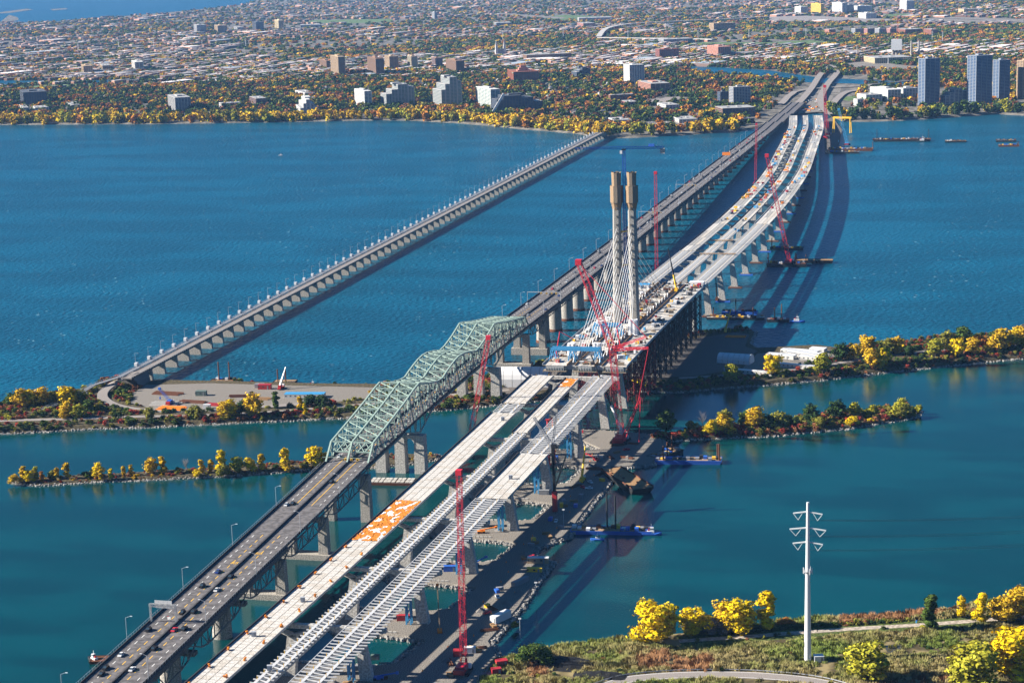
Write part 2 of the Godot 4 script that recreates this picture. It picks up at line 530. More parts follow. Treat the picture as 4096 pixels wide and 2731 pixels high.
func build_setting():
	# water
	var split = PackedVector2Array([Vector2(-948.8,-1271.4), Vector2(-768.0,-1355.7), Vector2(-500.5,-1438.4), Vector2(-306.5,-1553.5), Vector2(-206.7,-1580.7), Vector2(35.2,-1727.9), Vector2(370.3,-1896.6)])
	var river := PackedVector2Array([Vector2(-9000, -9000), Vector2(-9000, split[0].y)])
	river.append_array(split)
	river.append_array(PackedVector2Array([Vector2(9000, split[split.size() - 1].y), Vector2(9000, -9000)]))
	struct(sheet("river", river, 0.0, M.river_water))
	var chan := PackedVector2Array([Vector2(-9000, 3000), Vector2(-9000, split[0].y)])
	chan.append_array(split)
	chan.append_array(PackedVector2Array([Vector2(9000, split[split.size() - 1].y), Vector2(9000, 3000)]))
	struct(sheet("seaway_channel", chan, 0.0, M.channel_water))
	# the dike between them
	dike_poly = PackedVector2Array([Vector2(-909.7,-1271.0), Vector2(-789.5,-1325.1), Vector2(-758.8,-1338.6), Vector2(-710.5,-1355.7), Vector2(-627.5,-1379.8), Vector2(-561.9,-1402.0), Vector2(-494.8,-1421.5), Vector2(-431.3,-1453.9), Vector2(-380.0,-1482.3), Vector2(-335.0,-1510.5), Vector2(-302.6,-1533.0), Vector2(-274.8,-1542.5), Vector2(-244.9,-1539.4), Vector2(-204.2,-1561.5), Vector2(-145.4,-1590.6), Vector2(-93.0,-1622.9), Vector2(-39.4,-1657.6), Vector2(34.7,-1700.5), Vector2(206.9,-1801.3), Vector2(216.8,-1894.1), Vector2(36.3,-1801.4), Vector2(-23.2,-1787.9), Vector2(-81.1,-1754.9), Vector2(-126.3,-1725.5), Vector2(-146.9,-1737.0), Vector2(-198.6,-1718.5), Vector2(-208.2,-1742.9), Vector2(-210.0,-1799.7), Vector2(-231.6,-1806.2), Vector2(-309.7,-1743.3), Vector2(-371.2,-1678.8), Vector2(-406.7,-1589.8), Vector2(-457.9,-1546.9), Vector2(-506.3,-1538.4), Vector2(-572.6,-1534.5), Vector2(-662.1,-1535.1), Vector2(-703.0,-1534.1), Vector2(-719.9,-1525.4), Vector2(-745.0,-1543.6), Vector2(-761.3,-1524.4), Vector2(-756.0,-1487.7), Vector2(-779.5,-1476.8), Vector2(-809.9,-1433.1), Vector2(-836.0,-1406.8), Vector2(-952.2,-1333.5)])
	dike_poly = rough_edge(dike_poly, 14.0, 2.5)
	land("dike", dike_poly, 3.0, 5.0, M.bank)
	islet_left = rough_edge(PackedVector2Array([Vector2(-679.4,-1207.3), Vector2(-664.4,-1202.5), Vector2(-651.6,-1204.2), Vector2(-608.0,-1219.2), Vector2(-557.7,-1235.1), Vector2(-516.7,-1249.8), Vector2(-482.2,-1264.9), Vector2(-464.3,-1280.3), Vector2(-427.6,-1280.3), Vector2(-402.5,-1295.5), Vector2(-386.7,-1309.7), Vector2(-389.4,-1321.7), Vector2(-425.8,-1317.0), Vector2(-473.2,-1296.1), Vector2(-543.2,-1265.2), Vector2(-602.1,-1243.2), Vector2(-661.6,-1223.6), Vector2(-681.5,-1215.1)]), 8.0, 2.0)
	land("islet", islet_left, 1.8, 2.4, M.bank)
	islet_right = rough_edge(PackedVector2Array([Vector2(-243.7,-1383.3), Vector2(-233.1,-1379.4), Vector2(-208.2,-1389.0), Vector2(-145.1,-1409.8), Vector2(-98.3,-1435.5), Vector2(-63.7,-1462.8), Vector2(-47.2,-1478.6), Vector2(-44.9,-1498.8), Vector2(-57.5,-1513.3), Vector2(-101.7,-1485.0), Vector2(-150.1,-1458.1), Vector2(-196.7,-1424.9), Vector2(-230.8,-1405.9), Vector2(-242.6,-1396.5)]), 8.0, 2.0)
	land("islet", islet_right, 2.0, 2.6, M.bank)
	# works yard on the dike and the service roads
	pad_poly = PackedVector2Array([Vector2(-709.1,-1506.7), Vector2(-655.3,-1519.3), Vector2(-566.8,-1518.8), Vector2(-500.9,-1519.4), Vector2(-492.3,-1484.9), Vector2(-523.7,-1462.7), Vector2(-576.8,-1441.3), Vector2(-631.9,-1416.8), Vector2(-665.0,-1422.0), Vector2(-693.6,-1441.8), Vector2(-707.6,-1472.1)])
	struct(sheet("works_yard", pad_poly, 3.06, M.gravel))
	struct(sheet("works_yard", PackedVector2Array([Vector2(-395.3,-1567.5), Vector2(-362.3,-1637.9), Vector2(-296.8,-1716.2), Vector2(-228.4,-1781.2), Vector2(-214.1,-1772.1), Vector2(-211.7,-1718.5), Vector2(-198.3,-1698.7), Vector2(-211.5,-1617.7), Vector2(-238.4,-1594.3), Vector2(-294.8,-1571.5), Vector2(-332.9,-1554.1), Vector2(-371.7,-1509.4), Vector2(-396.9,-1491.0)]), 3.06, M.gravel_dark))
	struct(sheet("works_yard", PackedVector2Array([Vector2(-205.2,-1597.8), Vector2(-197.0,-1687.5), Vector2(-145.0,-1715.2), Vector2(-126.5,-1701.9), Vector2(-122.9,-1680.0), Vector2(-150.0,-1641.4), Vector2(-180.2,-1607.2)]), 3.10, M.gravel))
	var b := MB.new()
	var ramp = [Vector3(-722, 13.4, -1512), Vector3(-726, 12, -1490), Vector3(-730.2,9.0,-1488.5), Vector3(-730.3,6.5,-1467.7), Vector3(-723.1,4.6,-1450.7), Vector3(-704.1,3.5,-1432.3), Vector3(-679.9,3.3,-1420.6), Vector3(-650.9,3.3,-1416.4), Vector3(-615.5,3.3,-1423.5), Vector3(-563.4,3.3,-1446.2), Vector3(-524.3,3.3,-1464.5)]
	ribbon(b, spline(ramp, 5.0), 8.5, 0.0, 1.2)
	struct(add("ramp_road", b, M.asphalt_pale))
	b = MB.new()
	for rr in [[Vector3(-812.3,3.2,-1352.1), Vector3(-775.2,3.2,-1369.6), Vector3(-723.2,3.2,-1381.6), Vector3(-661.7,3.2,-1397.7), Vector3(-609.2,3.2,-1408.2), Vector3(-536.9,3.2,-1436.0), Vector3(-473.3,3.2,-1470.7), Vector3(-426.2,3.2,-1502.5), Vector3(-386.2,3.2,-1522.9)], [Vector3(-251.5,3.2,-1581.9), Vector3(-201.8,3.2,-1600.6), Vector3(-149.2,3.2,-1631.9), Vector3(-96.2,3.2,-1678.1), Vector3(-41.0,3.2,-1714.8), Vector3(35.4,3.2,-1750.5), Vector3(172.1,3.2,-1832.3)]]:
		ribbon(b, spline(rr), 7.0)
	struct(add("dike_road", b, M.asphalt_pale))
	# riprap stones along the water's edge
	var rocks := []
	var cols := []
	var rk := MB.new()
	var bot := []
	var topr := []
	for i in 5:
		var t = TAU * i / 5.0
		bot.append(Vector3(cos(t), -0.5, -sin(t)) * (0.5 + 0.12 * sin(i * 2.3)))
		topr.append(Vector3(cos(t + 0.3) * 0.34, 0.38 + 0.1 * sin(i * 3.1), -sin(t + 0.3) * 0.3))
	rk.hull(bot, topr)
	for poly in [dike_poly, islet_left, islet_right]:
		for i in poly.size():
			var a = poly[i]
			var e = poly[(i + 1) % poly.size()]
			if a.distance_to(e) > 60.0: continue
			var k = int(a.distance_to(e) / 0.5)
			for j in k:
				var p = a.lerp(e, rng.randf())
				var inn = rng.randf_range(-0.8, 2.0)
				var nn = (e - a).orthogonal().normalized() * (-inn if not Geometry2D.is_polygon_clockwise(poly) else inn)
				var s = rng.randf_range(0.7, 2.0)
				rocks.append(Transform3D(Basis(Vector3.UP, rng.randf() * TAU) * Basis.from_scale(Vector3(s, s * 0.8, s)), Vector3(p.x + nn.x, maxf(0.1, inn * 0.45), p.y + nn.y)))
				var v = rng.randf_range(0.16, 0.36)
				cols.append(Color(v, v * 0.95, v * 0.88))
	scatter("shore_stones", rk.mesh(M.painted), rocks, cols, M.painted, "grey riprap stones along the edges of the dike and islets", "stones")
	# whitecaps on the river and floats of foam
	var fx := []
	var fc := []
	var fm := MB.new()
	fm.hull([Vector3(-0.5, 0, 0.1), Vector3(0.1, 0, 0.2), Vector3(0.5, 0, 0.0), Vector3(0.0, 0, -0.16)], [Vector3(-0.3, 1, 0.06), Vector3(0.1, 1, 0.1), Vector3(0.3, 1, 0.0), Vector3(0.0, 1, -0.1)])
	for i in 3600:
		var z = rng.randf_range(-4000.0, -1500.0)
		var x = rng.randf_range(-1.0, 0.09) * -z * 0.62 - 120.0
		if in_poly(Vector2(x, z), dike_poly) or (x > -450.0 and x < -230.0) or (x > -450.0 and z > -1850.0): continue
		var gust = noise.get_noise_2d(x * 0.6, z * 0.5 + 77.0)
		if gust < -0.1: continue
		var s = rng.randf_range(1.0, 4.6) * (0.7 + gust)
		fx.append(Transform3D(Basis(Vector3.UP, 0.2 + rng.randf_range(-0.35, 0.35)) * Basis.from_scale(Vector3(s, 0.12, s * 1.3)), Vector3(x, 0.0, z)))
		fc.append(Color(0.16, 0.28, 0.34) * rng.randf_range(0.5, 1.4))
	scatter("whitecaps", fm.mesh(M.painted), fx, fc, M.painted, "small white wave crests scattered over the wide river", "foam")
	# far ground: the island and the city behind it, to the horizon
	far_poly = PackedVector2Array([Vector2(-3290.9,-4056.5), Vector2(-2440.4,-4031.0), Vector2(-2211.4,-4022.6), Vector2(-1826.9,-4011.2), Vector2(-1530.8,-4026.6), Vector2(-1297.1,-4056.9), Vector2(-1208.4,-4028.5), Vector2(-1090.9,-3958.8), Vector2(-983.3,-3873.8), Vector2(-934.0,-3824.0), Vector2(-858.7,-3773.7), Vector2(-784.0,-3716.3), Vector2(-725.7,-3620.9), Vector2(-664.3,-3633.4), Vector2(-546.7,-3691.8), Vector2(-447.5,-3778.5), Vector2(-423.0,-3883.5), Vector2(-416.6,-4015.1), Vector2(-387.0,-4111.8), Vector2(-331.5,-4126.5), Vector2(-312.6,-4024.7), Vector2(-285.6,-3936.3), Vector2(-228.4,-3922.0), Vector2(-143.8,-3951.6), Vector2(-59.4,-4009.9), Vector2(18.0,-4070.2), Vector2(70.8,-4026.0), Vector2(756.4,-3994.4)])
	var fp := PackedVector2Array()
	for i in far_poly.size() - 1:
		var k = clampi(int(far_poly[i].distance_to(far_poly[i + 1]) / 22.0), 1, 40)
		for j in k:
			var p = far_poly[i].lerp(far_poly[i + 1], float(j) / k)
			fp.append(p + Vector2(0, 7.0 * noise.get_noise_2d(p.x * 5.0, p.y)))
	fp.append(far_poly[far_poly.size() - 1])
	far_poly = fp
	shore_line = fp.duplicate()
	far_poly.append_array(PackedVector2Array([Vector2(30000, -4300), Vector2(30000, -42000), Vector2(-42000, -42000), Vector2(-42000, -5000)]))
	land("far_ground", far_poly, 3.0, 9.0, M.city_ground)
	for a in [["lake", PackedVector2Array([Vector2(-7222.4,-10117.7), Vector2(-5705.4,-9974.4), Vector2(-5890.9,-10821.6), Vector2(-5511.5,-10764.8), Vector2(-5445.6,-11346.9), Vector2(-5371.5,-11774.8), Vector2(-5335.0,-12404.1), Vector2(-5387.5,-13583.4), Vector2(-6747.6,-17945.5), Vector2(-7816.9,-20798.4), Vector2(-17033.9,-23951.8)]), M.river_water, 3.4],
			["side_channel", PackedVector2Array([Vector2(-901.4,-5625.0), Vector2(-839.9,-5687.2), Vector2(-723.5,-5585.5), Vector2(-605.0,-5468.7), Vector2(-492.4,-5256.8), Vector2(-436.6,-5148.9), Vector2(-340.4,-5068.4), Vector2(-186.7,-4950.5), Vector2(-185.3,-4780.6), Vector2(-330.2,-4917.5), Vector2(-420.8,-4962.6), Vector2(-455.8,-4983.5), Vector2(-572.6,-5174.9), Vector2(-671.6,-5275.8), Vector2(-803.5,-5439.7)]), M.river_water, 3.3],
			["side_channel", PackedVector2Array([Vector2(-3383.8,-5614.8), Vector2(-3027.1,-5530.3), Vector2(-2916.4,-5491.6), Vector2(-2775.5,-5447.9), Vector2(-2650.7,-5461.3), Vector2(-2495.1,-5468.8), Vector2(-2410.1,-5471.1), Vector2(-2367.9,-5374.2), Vector2(-2563.7,-5339.3), Vector2(-2726.4,-5350.4), Vector2(-2835.4,-5282.6), Vector2(-2858.5,-5218.7), Vector2(-3091.1,-5123.6)]), M.river_water, 3.35]]:
		basins.append(a[1])
		struct(sheet(a[0], a[1], a[3], a[2]))
	for a in [PackedVector2Array([Vector2(-2800.0,-5110.6), Vector2(-2805.8,-5226.8), Vector2(-2691.6,-5309.6), Vector2(-2440.9,-5317.7), Vector2(-2254.9,-5371.2), Vector2(-2216.2,-5278.2), Vector2(-2390.9,-5207.7), Vector2(-2551.5,-5168.4), Vector2(-2699.6,-5078.8)]), PackedVector2Array([Vector2(-3556.2,-9758.4), Vector2(-3602.1,-10094.6), Vector2(-3132.6,-10030.7), Vector2(-3000.1,-9604.2), Vector2(-3201.3,-9498.4)]), PackedVector2Array([Vector2(-2275.8,-9768.4), Vector2(-2173.3,-10039.1), Vector2(-1892.9,-9680.7), Vector2(-1803.9,-9335.0), Vector2(-2072.2,-9366.3)]), PackedVector2Array([Vector2(-1105.9,-7060.0), Vector2(-768.4,-6948.3), Vector2(-628.7,-7044.3), Vector2(-555.4,-6905.6), Vector2(-539.6,-6710.2), Vector2(-746.4,-6749.1), Vector2(-999.7,-6774.9)]), PackedVector2Array([Vector2(-518.0,-9176.2), Vector2(-382.3,-9252.1), Vector2(-312.8,-8974.6), Vector2(-420.4,-8799.3)]), PackedVector2Array([Vector2(-339.4,-4470.1), Vector2(-304.6,-4538.6), Vector2(-272.9,-4509.5), Vector2(-304.5,-4394.5)])]:
		clear_polys.append(a)
		struct(sheet("field", a, 3.25, M.city_grass))
	for a in [PackedVector2Array([Vector2(-9718.7,-13637.3), Vector2(-7112.7,-13079.0), Vector2(-7312.4,-13863.7), Vector2(-7103.0,-13569.3), Vector2(-6893.9,-12803.1), Vector2(-8594.8,-12052.7)]), PackedVector2Array([Vector2(-6958.6,-13571.7), Vector2(-6901.7,-13711.5), Vector2(-6754.8,-13454.1), Vector2(-6752.7,-13203.1)]), PackedVector2Array([Vector2(-5976.5,-10979.7), Vector2(-6668.6,-12382.5), Vector2(-6270.0,-11757.4), Vector2(-5983.1,-11228.0), Vector2(-5897.2,-10943.0)])]:
		struct(sheet("lake_island", a, 3.8, M.city_ground))
	# expressways, interchange and building sites on the far shore
	var road := MB.new()
	for r in [[Vector3(-416.6,9.0,-4015.4), Vector3(-408.3,8.0,-4257.5), Vector3(-416.0,8.0,-4685.6), Vector3(-435.8,9.0,-5276.4), Vector3(-429.3,9.0,-5731.7), Vector3(-416.3,9.0,-5997.3)],
			[Vector3(-317.3,9.0,-4005.2), Vector3(-365.3,8.0,-4366.0), Vector3(-386.2,9.0,-4804.8), Vector3(-400.9,9.0,-5354.5), Vector3(-454.7,8.0,-5655.9)],
			[Vector3(-328.9,7.0,-4151.4), Vector3(-332.6,6.0,-4444.8), Vector3(-321.9,5.0,-4643.1), Vector3(-264.0,5.0,-4700.0), Vector3(-177.5,5.0,-4582.8)],
			[Vector3(-493.1,5.0,-4418.8), Vector3(-450.7,5.0,-4297.7), Vector3(-451.4,6.0,-4547.5), Vector3(-431.1,6.0,-4713.6), Vector3(-291.5,6.0,-4814.3), Vector3(-176.0,6.0,-4808.7)],
			[Vector3(-393.7,5.0,-5500.6), Vector3(-315.2,5.0,-5394.6), Vector3(-220.5,5.0,-5374.2), Vector3(-127.2,5.0,-5354.0), Vector3(-60.8,5.0,-5095.6), Vector3(-96.9,5.0,-4995.8)],
			[Vector3(134.2,5.0,-8110.9), Vector3(-133.6,5.0,-8567.1), Vector3(-323.7,5.0,-8749.0), Vector3(-380.7,5.0,-8348.8)]]:
		ribbon(road, spline(r, 25.0), 16.0, 0.4)
	struct(add("expressway", road, M.asphalt_pale))
	for a in [[PackedVector2Array([Vector2(-420.0,-4022.1), Vector2(-422.4,-4363.2), Vector2(-414.2,-4529.2), Vector2(-370.5,-4611.0), Vector2(-348.2,-4520.0), Vector2(-341.3,-4307.7), Vector2(-323.1,-4112.7), Vector2(-349.8,-4125.8), Vector2(-384.0,-4098.7)]), M.gravel], [PackedVector2Array([Vector2(-434.6,-4752.6), Vector2(-395.7,-4857.1), Vector2(-351.3,-4835.6), Vector2(-342.5,-4645.5), Vector2(-410.8,-4604.2)]), M.gravel], [PackedVector2Array([Vector2(-416.0,-5723.6), Vector2(-339.2,-5803.4), Vector2(-229.2,-5584.8), Vector2(-153.3,-5458.9), Vector2(-160.2,-5305.4), Vector2(-316.9,-5424.3), Vector2(-379.7,-5473.3)]), M.gravel], [PackedVector2Array([Vector2(-1021.4,-9240.0), Vector2(-845.9,-9248.2), Vector2(-601.5,-8934.6), Vector2(-413.8,-8663.2), Vector2(-401.3,-8403.3), Vector2(-686.7,-8535.2), Vector2(-957.4,-8660.3)]), M.asphalt_pale], [PackedVector2Array([Vector2(-335.9,-8582.5), Vector2(-175.1,-8812.2), Vector2(138.6,-8396.3), Vector2(133.7,-8078.3), Vector2(-127.6,-8197.3)]), M.gravel], [PackedVector2Array([Vector2(-2678.8,-10536.8), Vector2(-2305.3,-9997.4), Vector2(-2095.6,-9678.7), Vector2(-2083.7,-9520.0), Vector2(-2550.0,-10123.1)]), M.gravel], [PackedVector2Array([Vector2(-701.4,-3838.7), Vector2(-690.6,-3931.0), Vector2(-619.9,-3943.8), Vector2(-549.1,-3890.4), Vector2(-546.3,-3808.2), Vector2(-646.9,-3780.5)]), M.gravel], [PackedVector2Array([Vector2(-790.9,-4506.6), Vector2(-717.8,-4571.7), Vector2(-656.6,-4440.2), Vector2(-744.6,-4357.0)]), M.asphalt_pale]]:
		clear_polys.append(a[0])
		struct(sheet("paved_yard", a[0], 3.22 + 0.01 * clear_polys.size(), a[1]))

const OX := -405.0
func top_chord(z: float) -> float:
	var zz = z if z > -1385.5 else -2771.0 - z
	var pts = [[-1164.0, 49.2], [-1212.0, 55.6], [-1243.0, 60.0], [-1275.0, 65.6], [-1304.0, 59.0], [-1334.0, 54.6], [-1354.0, 58.6], [-1374.0, 61.2], [-1386.0, 61.8]]
	for i in pts.size() - 1:
		if zz >= pts[i + 1][0]:
			return lerpf(pts[i][1], pts[i + 1][1], clampf((zz - pts[i][0]) / (pts[i + 1][0] - pts[i][0]), 0, 1))
	return 61.8

func old_pier(t: Node3D, z: float, shafts: Array, w: float, d: float, h: float, m: Material, plinth := 0.0, arch := false):
	var pr := Node3D.new()
	pr.name = "pier"
	t.add_child(pr, true)
	for x in shafts:
		var b := MB.new()
		var bw = w * 1.12
		var bd = d * 1.12
		var lo = -1.0 if plinth == 0.0 else plinth
		b.hull([Vector3(x - bw / 2, lo, z + bd / 2), Vector3(x + bw / 2, lo, z + bd / 2), Vector3(x + bw / 2, lo, z - bd / 2), Vector3(x - bw / 2, lo, z - bd / 2)],
			[Vector3(x - w / 2, h, z + d / 2), Vector3(x + w / 2, h, z + d / 2), Vector3(x + w / 2, h, z - d / 2), Vector3(x - w / 2, h, z - d / 2)])
		if arch:  # recessed joints of the lifts of concrete
			for k in range(1, 7):
				var y = h * k / 7.0
				b.box(Vector3(x, y, z), Vector3(lerpf(bw, w, k / 7.0) + 0.12, 0.12, lerpf(bd, d, k / 7.0) + 0.12))
		add("shaft", b, m, pr)
	if plinth > 0.0:
		block(pr, "plinth", Vector3((shafts[0] + shafts[-1]) / 2, plinth / 2 - 0.5, z), Vector3(shafts[-1] - shafts[0] + w * 1.8, plinth + 1, d * 1.8), m)
	if shafts.size() > 1:
		for i in shafts.size() - 1:
			var x0 = shafts[i] + w / 2
			var x1 = shafts[i + 1] - w / 2
			var b := MB.new()
			var k = 10
			var prev = Vector2(x0, h - 7.0 if arch else h - 2.5)
			for j in k:
				var f = (j + 1.0) / k
				var y = (h - 7.0 + 4.8 * sin(PI * f) ** 0.6) if arch else h - 2.5
				var cur = Vector2(lerpf(x0, x1, f), y)
				var zf = z + d * 0.42
				var zb = z - d * 0.42
				b.quad(Vector3(prev.x, prev.y, zf), Vector3(prev.x, h, zf), Vector3(cur.x, h, zf), Vector3(cur.x, cur.y, zf))
				b.quad(Vector3(cur.x, cur.y, zb), Vector3(cur.x, h, zb), Vector3(prev.x, h, zb), Vector3(prev.x, prev.y, zb))
				b.quad(Vector3(prev.x, prev.y, zb), Vector3(prev.x, prev.y, zf), Vector3(cur.x, cur.y, zf), Vector3(cur.x, cur.y, zb))
				b.quad(Vector3(prev.x, h, zf), Vector3(prev.x, h, zb), Vector3(cur.x, h, zb), Vector3(cur.x, h, zf))
				prev = cur
			add("cross_beam", b, m, pr)
	return pr

func build_old_bridge():
	var t = thing("truss_bridge", "old highway bridge with green steel cantilever truss and busy asphalt deck", "bridge")
	# deck, parapets and median in lengths between the piers
	var joints = [-640.0, -715.0, -790.0, -865.0, -935.0, -1000.0, -1075.0, -1155.0, -1275.0, -1385.0, -1496.0, -1615.0, -1680.0]
	var z = -1680.0
	while z > -3600.0:
		z -= 53.75
		joints.append(z)
	joints.append_array([-3800.0, -4000.0, -4300.0])
	for i in joints.size() - 1:
		var z0: float = joints[i]
		var z1: float = joints[i + 1] + 0.15
		var a = Vector3(OX, obh(z0) - 0.4, z0)
		var b = Vector3(OX, obh(z1) - 0.4, z1)
		if z1 < -3700.0: b.x -= 3.0
		piece(t, "deck_slab", a, b, 31.0, 0.8, M.asphalt)
		for s in [-15.3, 15.3]:
			piece(t, "parapet", a + Vector3(s, 0.9, 0), b + Vector3(s, 0.9, 0), 0.5, 1.1, M.barrier)
		piece(t, "median_barrier", a + Vector3(0, 0.95, 0), b + Vector3(0, 0.95, 0), 0.8, 1.1, M.barrier)
		if z0 > -1000.0 or z0 < -1600.0:
			for s in [-15.9, 15.9]:
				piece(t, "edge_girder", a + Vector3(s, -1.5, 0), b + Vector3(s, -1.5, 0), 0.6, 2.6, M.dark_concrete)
	# lane lines
	var wl := MB.new()
	var yl := MB.new()
	z = -650.0
	while z > -3550.0:
		for x in [-10.5, 10.5]:
			if absf(x) > 0: wl.bar(Vector3(OX + x, obh(z) + 0.03, z), Vector3(OX + x, obh(z - 3.4) + 0.03, z - 3.4), 0.32, 0.02)
		for x in [-5.3, 5.3]:
			if z < -1010.0 and z > -1160.0:
				yl.bar(Vector3(OX + x, obh(z) + 0.03, z), Vector3(OX + x, obh(z - 8.6) + 0.03, z - 8.6), 0.4, 0.02)
			elif z > -1700.0:
				yl.bar(Vector3(OX + x, obh(z) + 0.03, z), Vector3(OX + x, obh(z - 4.2) + 0.03, z - 4.2), 0.42, 0.02)
			else:
				wl.bar(Vector3(OX + x, obh(z) + 0.03, z), Vector3(OX + x, obh(z - 3.4) + 0.03, z - 3.4), 0.32, 0.02)
		z -= 8.6
	stuff(add("white_lane_lines", wl, M.white_paint, t))
	stuff(add("yellow_lane_lines", yl, M.yellow_paint, t))
	# BUS painted on the carriageways
	for w in [["BUS", Vector3(-409.0, 0, -968.0)], ["BUS", Vector3(-401.0, 0, -985.0)]]:
		var tm := TextMesh.new()
		tm.text = w[0]; tm.font_size = 64; tm.pixel_size = 0.035; tm.depth = 0.02
		tm.material = M.yellow_paint
		var o = obj("road_lettering", tm, t, w[1] + Vector3(0, obh(w[1].z) + 0.05, 0))
		o.rotation = Vector3(-PI / 2, 0, 0)
		o.scale = Vector3(1, 2.2, 1)
	# deck trusses under the near spans and the spans behind the main truss
	for sp in [[-640.0, -715.0], [-715.0, -790.0], [-790.0, -865.0], [-865.0, -935.0], [-935.0, -1000.0], [-1000.0, -1075.0], [-1075.0, -1155.0], [-1615.0, -1680.0]]:
		for x in [-14.6, 0.0, 14.6]:
			var k = 8
			var lastb = Vector3.ZERO
			for i in k + 1:
				var f = float(i) / k
				var zc = lerpf(sp[0], sp[1], f)
				var dep = 8.6 if zc < -990.0 else 9.6
				var low = Vector3(OX + x, obh(zc) - 3.0 - dep * clampf(sin(PI * clampf(f, 0.06, 0.94)) * 2.2, 0.3, 1.0) * 0.95, zc)
				var up = Vector3(OX + x, obh(zc) - 3.2, zc)
				piece(t, "deck_truss_post", low, up, 0.5, 0.5, M.approach_steel)
				if i > 0:
					piece(t, "deck_truss_bottom_chord", lastb, low, 0.6, 0.7, M.approach_steel)
					var zp = lerpf(sp[0], sp[1], float(i - 1) / k)
					var upp = Vector3(OX + x, obh(zp) - 3.2, zp)
					piece(t, "deck_truss_diagonal", lastb if i % 2 else upp, up if i % 2 else low, 0.45, 0.45, M.approach_steel)
					piece(t, "deck_truss_top_chord", upp, up, 0.6, 0.8, M.approach_steel)
				lastb = low
		for i in 5:
			var zc = lerpf(sp[0], sp[1], i / 4.0)
			piece(t, "floor_beam", Vector3(OX - 15, obh(zc) - 2.2, zc), Vector3(OX + 15, obh(zc) - 2.2, zc), 0.7, 1.8, M.approach_steel)
	# girders of the concrete spans with the steel modules hung below
	z = -1680.0
	while z > -3560.0:
		var z1 = z - 53.75
		for x in [-14.2, -9.5, -4.7, 0.0, 4.7, 9.5, 14.2]:
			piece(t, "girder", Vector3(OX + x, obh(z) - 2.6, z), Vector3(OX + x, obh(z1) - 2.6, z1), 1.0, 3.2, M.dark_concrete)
		if z > -2700.0:
			for x in [-14.2, 14.2]:
				for i in 8:
					var za = lerpf(z, z1, i / 8.0)
					var zb = lerpf(z, z1, (i + 1) / 8.0)
					var up0 = Vector3(OX + x, obh(za) - 4.0, za)
					var lo1 = Vector3(OX + x, obh(zb) - 6.6, zb)
					piece(t, "strengthening_bar", up0 if i % 2 == 0 else up0 + Vector3(0, -2.6, 0), lo1 if i % 2 == 0 else lo1 + Vector3(0, 2.6, 0), 0.4, 0.4, M.approach_steel)
				piece(t, "strengthening_chord", Vector3(OX + x, obh(z) - 6.6, z - 5), Vector3(OX + x, obh(z1) - 6.6, z1 + 5), 0.5, 0.6, M.approach_steel)
		z = z1
	# piers
	for zz in [-715.0, -790.0, -865.0, -935.0]:
		var pr := Node3D.new()
		pr.name = "pier"
		t.add_child(pr, true)
		var b := MB.new()
		b.tube(Vector3(OX, -1, zz), Vector3(OX, obh(zz) - 11.5, zz), 5.6, 5.0, 20)
		add("shaft", b, M.concrete, pr)
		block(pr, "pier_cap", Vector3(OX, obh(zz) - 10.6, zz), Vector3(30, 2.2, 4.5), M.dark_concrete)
	for zz in [-1000.0, -1075.0]:
		old_pier(t, zz, [OX - 11.0, OX + 11.0], 5.5, 5.0, obh(zz) - 9.0, M.concrete, 3.5)
	old_pier(t, -1155.0, [OX - 12.5, OX + 12.5], 6.0, 6.0, obh(-1155.0) - 7.0, M.concrete)
	for zz in [-1275.0, -1496.0]:
		old_pier(t, zz, [OX - 14.6, OX, OX + 14.6], 7.0, 8.0, 28.0, M.pale_concrete, 0.0, true)
	for zz in [-1615.0, -1680.0]:
		old_pier(t, zz, [OX - 12.0, OX + 12.0], 5.5, 6.0, obh(zz) - 8.0, M.concrete, 6.0)
	z = -1733.8
	while z > -3580.0:
		var pr := Node3D.new()
		pr.name = "pier"
		t.add_child(pr, true)
		var b := MB.new()
		b.tube(Vector3(OX, 2.0, z), Vector3(OX, obh(z) - 7.0, z), 6.4, 6.0, 20)
		add("shaft", b, M.concrete, pr)
		b = MB.new()
		b.tube(Vector3(OX, -1, z), Vector3(OX, 2.4, z), 6.9, 6.9, 20)
		add("waterline_collar", b, M.rust, pr)
		block(pr, "pier_cap", Vector3(OX, obh(z) - 5.6, z), Vector3(30, 2.8, 4.6), M.dark_concrete)
		z -= 53.75
	# the through truss: three planes, 38 panels
	var n = 38
	var za0 = -1156.0
	var za1 = -1615.0
	var tops := []
	for p in 3:
		var x = OX - 14.6 + 14.6 * p
		var lt := Vector3.ZERO
		var lb := Vector3.ZERO
		var tp := []
		for i in n + 1:
			var zc = lerpf(za0, za1, float(i) / n)
			var haunch = maxf(0.0, 1.0 - minf(absf(zc + 1275.0), absf(zc + 1496.0)) / 34.0)
			var bt = Vector3(x, obh(zc) - 2.4 - 9.6 * haunch, zc)
			var tt = Vector3(x, top_chord(clampf(zc, -1607.0, -1164.0)), zc)
			if i == 0 or i == n: tt = Vector3(x, obh(zc) + 0.5, zc)
			tp.append(tt)
			if i > 0:
				piece(t, "bottom_chord", lb, bt, 0.8, 1.0, M.truss_green)
				piece(t, "end_post" if i == 1 or i == n else "top_chord", lt, tt, 1.05, 1.15, M.truss_green)
				if i > 1 and i < n: piece(t, "diagonal", lt if i % 2 else lb, bt if i % 2 else tt, 0.7, 0.75, M.truss_green)
			if i > 0 and i < n: piece(t, "vertical", bt, tt, 0.6, 0.65, M.truss_green)
			lt = tt; lb = bt
		tops.append(tp)
